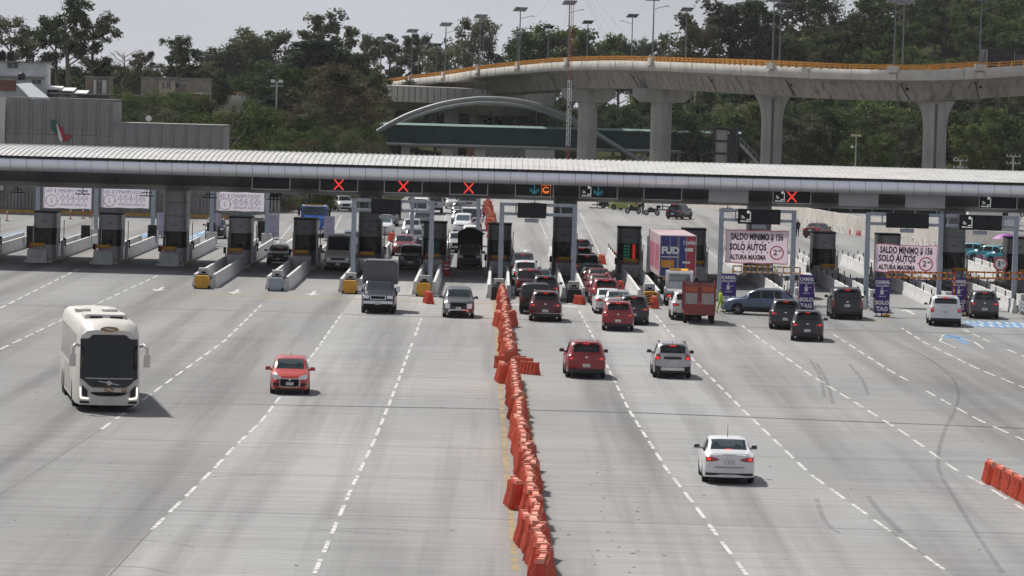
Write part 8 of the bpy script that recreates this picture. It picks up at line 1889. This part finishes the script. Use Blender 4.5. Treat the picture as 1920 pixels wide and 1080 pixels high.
def stake():
    g = G(1309, 606); t = thing('stake_truck', 'red stake truck with two pale mesh rear doors', 'truck', (g.x, g.y-0.9, 0), -R(1.0)); w = 0.92; red = paint('stake_red', (0.23, 0.013, 0.014)); zf, zt = 0.78, 2.42
    mb = MB(); mb.box(-w, w, 0, 3.4, zf-0.12, zf); mb.box(-w, w, -0.05, 0.0, zf-0.26, zf+0.28); obj('bed_floor', mb, red, t)
    for s_ in (-1, 1):
        mb = MB()
        for k in range(6): y = 0.03+3.3*k/5; mb.box(s_*w-0.03, s_*w+0.03, y-0.03, y+0.03, zf, zt)
        for k in range(7): z = zf+0.12+(zt-zf-0.2)*k/6; mb.box(s_*w-0.02, s_*w+0.02, 0, 3.4, z-0.07, z+0.07)
        obj('side_rack', mb, red, t)
        x0, x1 = (0.03, w) if s_ > 0 else (-w, -0.03); mb = MB()
        for x in (x0, x1-0.09): mb.box(x, x+0.09, -0.05, 0.0, zf+0.28, zt)
        for z in (zf+0.28, zf+1.02, zf+1.40, zt-0.09): mb.box(x0+0.09, x1-0.09, -0.05, 0.0, z, z+0.09)
        d = obj('rear_door', mb, red, t)
        mb = MB(); mb.box(x0+0.09, x1-0.09, -0.03, -0.02, zf+0.37, zf+1.02); obj('mesh_panel', mb, mat('door_mesh', (0.36, 0.33, 0.31), 0.7, var=0.35, scale=7), d)
        mb = MB(); mb.box(x0+0.09, x1-0.09, -0.03, -0.02, zf+1.11, zf+1.40); obj('orange_panel', mb, mat('orange_board', (0.45, 0.11, 0.04), 0.6, var=0.25, scale=6), d)
        mb = MB(); mb.box(x0+0.09, x1-0.09, -0.03, -0.02, zf+1.49, zt-0.09); obj('plain_panel', mb, mat('pale_board', (0.30, 0.20, 0.18), 0.6, var=0.3, scale=6), d)
        mb = MB(); mb.box(s_*0.72-0.12, s_*0.72+0.12, -0.07, -0.05, zf-0.22, zf-0.12); obj('taillight', mb, M['lamp_red'], t)
        for y in (0.9, 4.2): link_node(wheel_node(0.36, 0.26, (s_*(w-0.14), y, 0.36), s_), t, {}, None)
    mb = MB(); mb.prism([(3.5, 0.5), (5.2, 0.5), (5.25, 1.1), (4.9, 1.9), (4.7, 2.0), (3.5, 2.0)], 'x', -w*0.92, w*0.92); obj('cab', mb, red, t)
    mb = MB(); mb.box(-0.4, 0.4, 0.2, 4.8, 0.45, 0.66); obj('chassis', mb, M['dark'], t)
stake()
# lorries of the far queues
reg('green_lorry', dict(L=7.0, axles=(1.3, 5.9), cab_h=2.5, extra=[cargo_box(PT['green'], 1.2, 0, 5.1, 0.95, 3.3)])); reg('white_lorry', dict(L=7.0, axles=(1.3, 5.9), cab_h=2.4, extra=[cargo_box(mat('lorry_box_white', (0.55, 0.56, 0.56), 0.5, var=0.1), 1.2, 0, 5.1, 0.95, 3.2)])); reg('stake_lorry', dict(L=6.4, axles=(1.2, 5.3), cab_h=2.25, extra=[stake_body(mat('grey_stakes', (0.26, 0.26, 0.26), 0.7, var=0.2), 1.15, 0, 4.5, 0.95, 2.5)], w=1.05))
place('green_lorry', 'lorry', 788, 402, PI, 'green fronted box lorry in the left queue behind the white van', 'lorry', PT['green']); place('white_lorry', 'lorry', 812, 400, PI, 'white box lorry right of the green lorry in the left queue', 'lorry', PT['white'])
place('stake_lorry', 'lorry', 884, 432, PI, 'white lorry with grey stake sides behind the white van', 'lorry', PT['white']); place('white_lorry', 'lorry', 877, 398, PI, 'pale lorry with dark roof rack far back in the middle queue', 'lorry', PT['pale']); 
def blue_truck():
    g = G(587, 446); t = thing('road_tractor', 'bright blue bonneted road tractor facing the camera behind a booth', 'truck', (g.x, g.y+0.8, 0), PI+R(2)); w = 1.12; b = PT['truckblue']
    mb = MB(); mb.prism([(-1.4, 0.7), (0, 0.7), (0.02, 1.5), (-0.05, 1.75), (-1.4, 1.95)], 'x', -0.86, 0.86); obj('bonnet', mb, b, t)
    mb = MB(); mb.prism([(-3.3, 0.7), (-1.4, 0.7), (-1.4, 1.95), (-1.75, 2.75), (-3.3, 2.85)], 'x', -w, w); obj('cab', mb, b, t)
    mb = MB(); a = Vector((0, -1.43, 2.0)); c = Vector((0, -1.72, 2.66)); o_ = Vector((0, 0.02, 0.01)); mb.quad(a+o_-Vector((1.0, 0, 0)), a+o_+Vector((1.0, 0, 0)), c+o_+Vector((0.95, 0, 0)), c+o_-Vector((0.95, 0, 0))); mb.quad(a+o_+Vector((1.0, 0, 0)), a+o_-Vector((1.0, 0, 0)), c+o_-Vector((0.95, 0, 0)), c+o_+Vector((0.95, 0, 0))); obj('windscreen', mb, M['glass_pale'], t)
    mb = MB(); mb.box(-0.5, 0.5, 0.0, 0.05, 0.85, 1.45); obj('grille', mb, M['chrome'], t); mb = MB(); mb.box(-1.12, 1.12, -0.1, 0.12, 0.45, 0.72); obj('bumper', mb, M['chrome'], t)
    mb = MB(); mb.box(-0.85, 0.85, -1.55, -1.4, 2.80, 2.9); obj('visor', mb, M['yellow'], t)
    for s_ in (-1, 1):
        mb = MB(); mb.prism([(-1.3, 0.62), (-0.1, 0.62), (0, 0.95), (-0.3, 1.2), (-1.1, 1.2)], 'x', min(s_*0.86, s_*w), max(s_*0.86, s_*w)); f = obj('mudguard', mb, b, t); mb = MB(); mb.box(s_*0.98-0.13, s_*0.98+0.13, -0.03, 0.03, 0.85, 1.05); obj('headlight', mb, M['lamp_clear'], f)
        mb = MB(); mb.cbox(s_*1.36-0.10, s_*1.36+0.10, -1.6, -1.5, 1.9, 2.5, 0.02); mb.bar((s_*1.1, -1.55, 2.4), (s_*1.36, -1.55, 2.35), 0.04, 0.04); obj('mirror', mb, M['black'], t)
        for y in (-0.8, -5.5, -6.8): link_node(wheel_node(0.5, 0.35, (s_*0.95, y, 0.5), s_), t, {}, None)
    mb = MB(); mb.box(-0.45, 0.45, -8, -0.2, 0.55, 0.8); mb.box(-1.2, 1.2, -13, -3.6, 1.1, 2.5); obj('trailer_body', mb, PT['navy'], t)
blue_truck()

# ------------------------------------------------------------------ people and motorcycles
def human(pts_edges, rad):
    """one continuous body grown on a skeleton"""
    V, E = pts_edges; me = bpy.data.meshes.new('person'); me.from_pydata(V, E, []); o = bpy.data.objects.new('person', me); COL.objects.link(o)
    sk = o.modifiers.new('skin', 'SKIN'); sk.use_smooth_shade = True
    for i, r in enumerate(rad): d = me.skin_vertices[0].data[i]; d.radius = r if isinstance(r, tuple) else (r, r); d.use_root = (i == 0)
    sb = o.modifiers.new('sub', 'SUBSURF'); sb.levels = 2
    dg = bpy.context.evaluated_depsgraph_get(); m2 = bpy.data.meshes.new_from_object(o.evaluated_get(dg)); bpy.data.objects.remove(o); return m2
def person_mesh(pose):
    st = pose.get('stride', 0.0); V = [(0, 0, .95), (0, 0, 1.15), (0, 0, 1.36), (0, 0, 1.48), (0, 0.01, 1.55), (0, .015, 1.64), (0, .01, 1.72)]; E = [(i, i+1) for i in range(6)]
    rad = [(.155, .115), (.145, .105), (.165, .11), .065, .06, (.080, .095), (.065, .075)]
    for s_ in (-1, 1):
        b = len(V); f = st*s_; V += [(s_*.095, 0, .88), (s_*.10, f*.5+.02, .50), (s_*.10, f-.01, .09), (s_*.105, f+.13, .04)]; E += [(0, b), (b, b+1), (b+1, b+2), (b+2, b+3)]; rad += [.092, .062, .045, (.045, .035)]
        b = len(V); a = pose.get('arm_l' if s_ < 0 else 'arm_r', 'down')
        if a == 'down': q = [(s_*.19, 0, 1.40), (s_*.24, -.02, 1.13), (s_*.25, .06, .90), (s_*.245, .09, .80)]
        elif a == 'up': q = [(s_*.19, 0, 1.40), (s_*.30, .06, 1.24), (s_*.20, .18, 1.42), (s_*.18, .20, 1.50)]
        else: q = [(s_*.19, 0, 1.40), (s_*.25, .02, 1.14), (s_*.14, .22, 1.12), (s_*.10, .28, 1.13)]
        V += q; E += [(2, b), (b, b+1), (b+1, b+2), (b+2, b+3)]; rad += [.062, .047, .036, (.042, .028)]
    return human((V, E), rad)
def dress(me, shirt, trousers, shoes, skin='skin', hat=None):
    me = me.copy()
    for m in (shirt, trousers, shoes, M[skin], M['hair'] if hat is None else hat): me.materials.append(m)
    for p in me.polygons:
        c = p.center; z = c.z; h = abs(c.x)
        if z > 1.66 or (z > 1.58 and c.y < -0.02): k = 4
        elif z > 1.46: k = 3
        elif h > .17 and z < 0.93: k = 3
        elif z > 0.93: k = 0
        elif z > 0.10: k = 1
        else: k = 2
        p.material_index = k; p.use_smooth = True
    return me
PB = {'stand': person_mesh({}), 'walk': person_mesh({'stride': 0.22, 'arm_l': 'bent'}), 'hold': person_mesh({'arm_r': 'up'})}
HV = mat('hi_vis_lime', (0.42, 0.62, 0.03), 0.6, var=0.12, scale=4); UNI = mat('dark_uniform', (0.014, 0.016, 0.022), 0.8, var=0.2); GREYC = mat('grey_cloth', (0.16, 0.15, 0.15), 0.8); TAN = mat('tan_cloth', (0.35, 0.28, 0.2), 0.8); BLU = mat('blue_denim', (0.03, 0.045, 0.09), 0.8); ORC = mat('orange_vest', (0.55, 0.16, 0.03), 0.7)
def person(px, py, pose, rz, shirt, tr, label, hat=None, h=1.0, pt=None):
    p = G(px, py) if pt is None else Vector(pt); t = thing('person', label, 'person', p, rz); t.scale = (h, h, h); me = dress(PB[pose], shirt, tr, M['black'], 'skin', hat); o = obj('body', me, None, t)
    mb = MB()
    for s_ in (-1, 1): mb.lathe([(0.0, -0.006), (0.010, 0), (0.0, 0.006)], 6, (s_*0.032, 0.108, 1.655), axis='y')
    mb.box(-0.012, 0.012, 0.10, 0.128, 1.61, 1.645); mb.box(-0.025, 0.025, 0.095, 0.104, 1.585, 1.593); obj('face', mb, M['hair'], t); return t
person(1350, 587, 'walk', R(-70), HV, HV, 'person in lime high visibility clothes beside the left purple sign', None, 0.86)
person(1495, 444, 'stand', R(20), UNI, UNI, 'person in dark uniform standing by the graffiti wall', None, 1.0)
person(1205, 402, 'stand', R(-120), UNI, BLU, 'person in dark jacket standing between the parked motorcycles', None, 1.0)
person(1880, 492, 'hold', R(60), TAN, UNI, 'person holding a purple umbrella beside the teal taxis', None, 1.0)
person(0, 0, 'hold', PI, ORC, UNI, 'person in an orange vest sitting at the counter inside the second left booth', None, 0.92, pt=(XI(1)+0.1, YC+6.2, 0.25))
p = G(1884, 491); t = thing('umbrella', 'purple umbrella held over a person by the teal taxis', 'umbrella', (p.x, p.y, 0)); mb = MB(); n = 8
R_ = [[(r*math.cos(a), r*math.sin(a), 2.45-0.48*(r/1.15)**2) for a in np.linspace(0, 2*PI, n*3+1)] for r in (0.01, 0.4, 0.8, 1.15)]; mb.grid(R_); obj('canopy', mb, mat('umbrella_purple', (0.24, 0.04, 0.28), 0.6, var=0.15), t, smooth=60); mb = MB(); mb.tube([(0, 0, 1.25), (0, 0, 2.55)], 0.014, 5); obj('shaft', mb, M['dark'], t)
def motorbike(px, py, rz, label, rider=False):
    p = G(px, py); t = thing('motorcycle', label, 'motorcycle', p, rz)
    for y in (-0.68, 0.68): mb = MB(); mb.lathe([(0.22, -0.06), (0.30, -0.06), (0.32, 0), (0.30, 0.06), (0.22, 0.06)], 16, (0, y, 0.32), axis='x'); w_ = obj('wheel', mb, M['tyre'], t); mb = MB(); mb.disc((0, y, 0.32), 0.22, 12, 'x'); obj('rim', mb, M['rim'], w_)
    mb = MB(); mb.prism([(-0.35, 0.35), (0.3, 0.35), (0.42, 0.6), (0.38, 0.86), (0.05, 0.95), (-0.1, 0.80), (-0.75, 0.82), (-0.8, 0.72), (-0.4, 0.62)], 'x', -0.13, 0.13); obj('body', mb, M['dark'], t)
    mb = MB(); mb.tube([(0, 0.68, 0.32), (0, 0.42, 1.0)], 0.035, 6); mb.tube([(-0.36, 0.36, 1.06), (0, 0.44, 1.02), (0.36, 0.36, 1.06)], 0.018, 5); obj('fork', mb, M['silver'], t); mb = MB(); mb.cbox(-0.09, 0.09, 0.46, 0.62, 0.84, 1.02, 0.03); obj('headlight', mb, M['lamp_clear'], t)
    mb = MB(); mb.cbox(-0.2, 0.2, -0.98, -0.62, 0.84, 1.18, 0.04); obj('top_box', mb, M['black'], t); return t
motorbike(1187, 401, R(70), 'dark motorcycle parked left of the standing person'); motorbike(1222, 404, R(65), 'dark motorcycle parked right of the standing person')
mt = motorbike(1137, 562, R(3), 'motorcycle filtering through the right queue beside the bright red suv')
def rider():
    V = [(0, -.15, .82), (0, -.10, 1.02), (0, 0.02, 1.24), (0, 0.06, 1.36), (0, 0.09, 1.45), (0, .11, 1.55)]; E = [(i, i+1) for i in range(5)]; rad = [(.15, .13), (.145, .11), (.165, .115), .065, .06, (.085, .10)]
    for s_ in (-1, 1):
        b = len(V); V += [(s_*.12, -.10, .80), (s_*.20, .26, .66), (s_*.19, .05, .30), (s_*.19, .18, .25)]; E += [(0, b), (b, b+1), (b+1, b+2), (b+2, b+3)]; rad += [.09, .065, .045, (.045, .035)]
        b = len(V); V += [(s_*.19, .03, 1.28), (s_*.29, .16, 1.08), (s_*.32, .34, 1.07), (s_*.32, .40, 1.06)]; E += [(2, b), (b, b+1), (b+1, b+2), (b+2, b+3)]; rad += [.06, .046, .036, (.04, .028)]
    me = human((V, E), rad)
    for m in (UNI, BLU, M['black'], M['skin']): me.materials.append(m)
    for q in me.polygons: z = q.center.z; q.material_index = 3 if z > 1.42 else 0 if z > 0.84 else 1 if z > 0.32 else 2; q.use_smooth = True
    t = thing('person', 'person in a red helmet riding the motorcycle in the right queue', 'person', mt.location, R(3)); obj('body', me, None, t)
    mb = MB(); mb.lathe([(0.0, -0.15), (0.10, -0.13), (0.15, -0.05), (0.155, 0.04), (0.12, 0.12), (0, 0.155)], 16, (0, 0.10, 1.60), sx=0.95, sy=1.1); hm = obj('helmet', mb, mat('helmet_red', (0.42, 0.015, 0.015), 0.25, var=0, coat=1), t, smooth=60); mb = MB(); mb.box(-0.11, 0.11, 0.235, 0.262, 1.55, 1.66); obj('visor', mb, M['glass'], hm)
rider()
# lane kit at the far left: payment posts and waste bins beyond the booths
for k, (px, py) in enumerate(((58, 465), (160, 463), (285, 462), (395, 456), (490, 452))):
    p = G(px, py); t = thing('lane_cabinet', 'dark lane control cabinet beyond the booths, %s from the left' % ORD[k], 'cabinet', p); mb = MB(); mb.cbox(-0.35, 0.35, -0.25, 0.25, 0.0, 1.75, 0.03); obj('case', mb, M['dark'], t); mb = MB(); mb.box(-0.2, 0.2, -0.262, -0.252, 1.1, 1.5); obj('screen', mb, M['screen2'], t); mb = MB(); mb.tube([(0.5, 0, 0), (0.5, 0, 2.6)], 0.04, 6); obj('pole', mb, M['silver'], t)
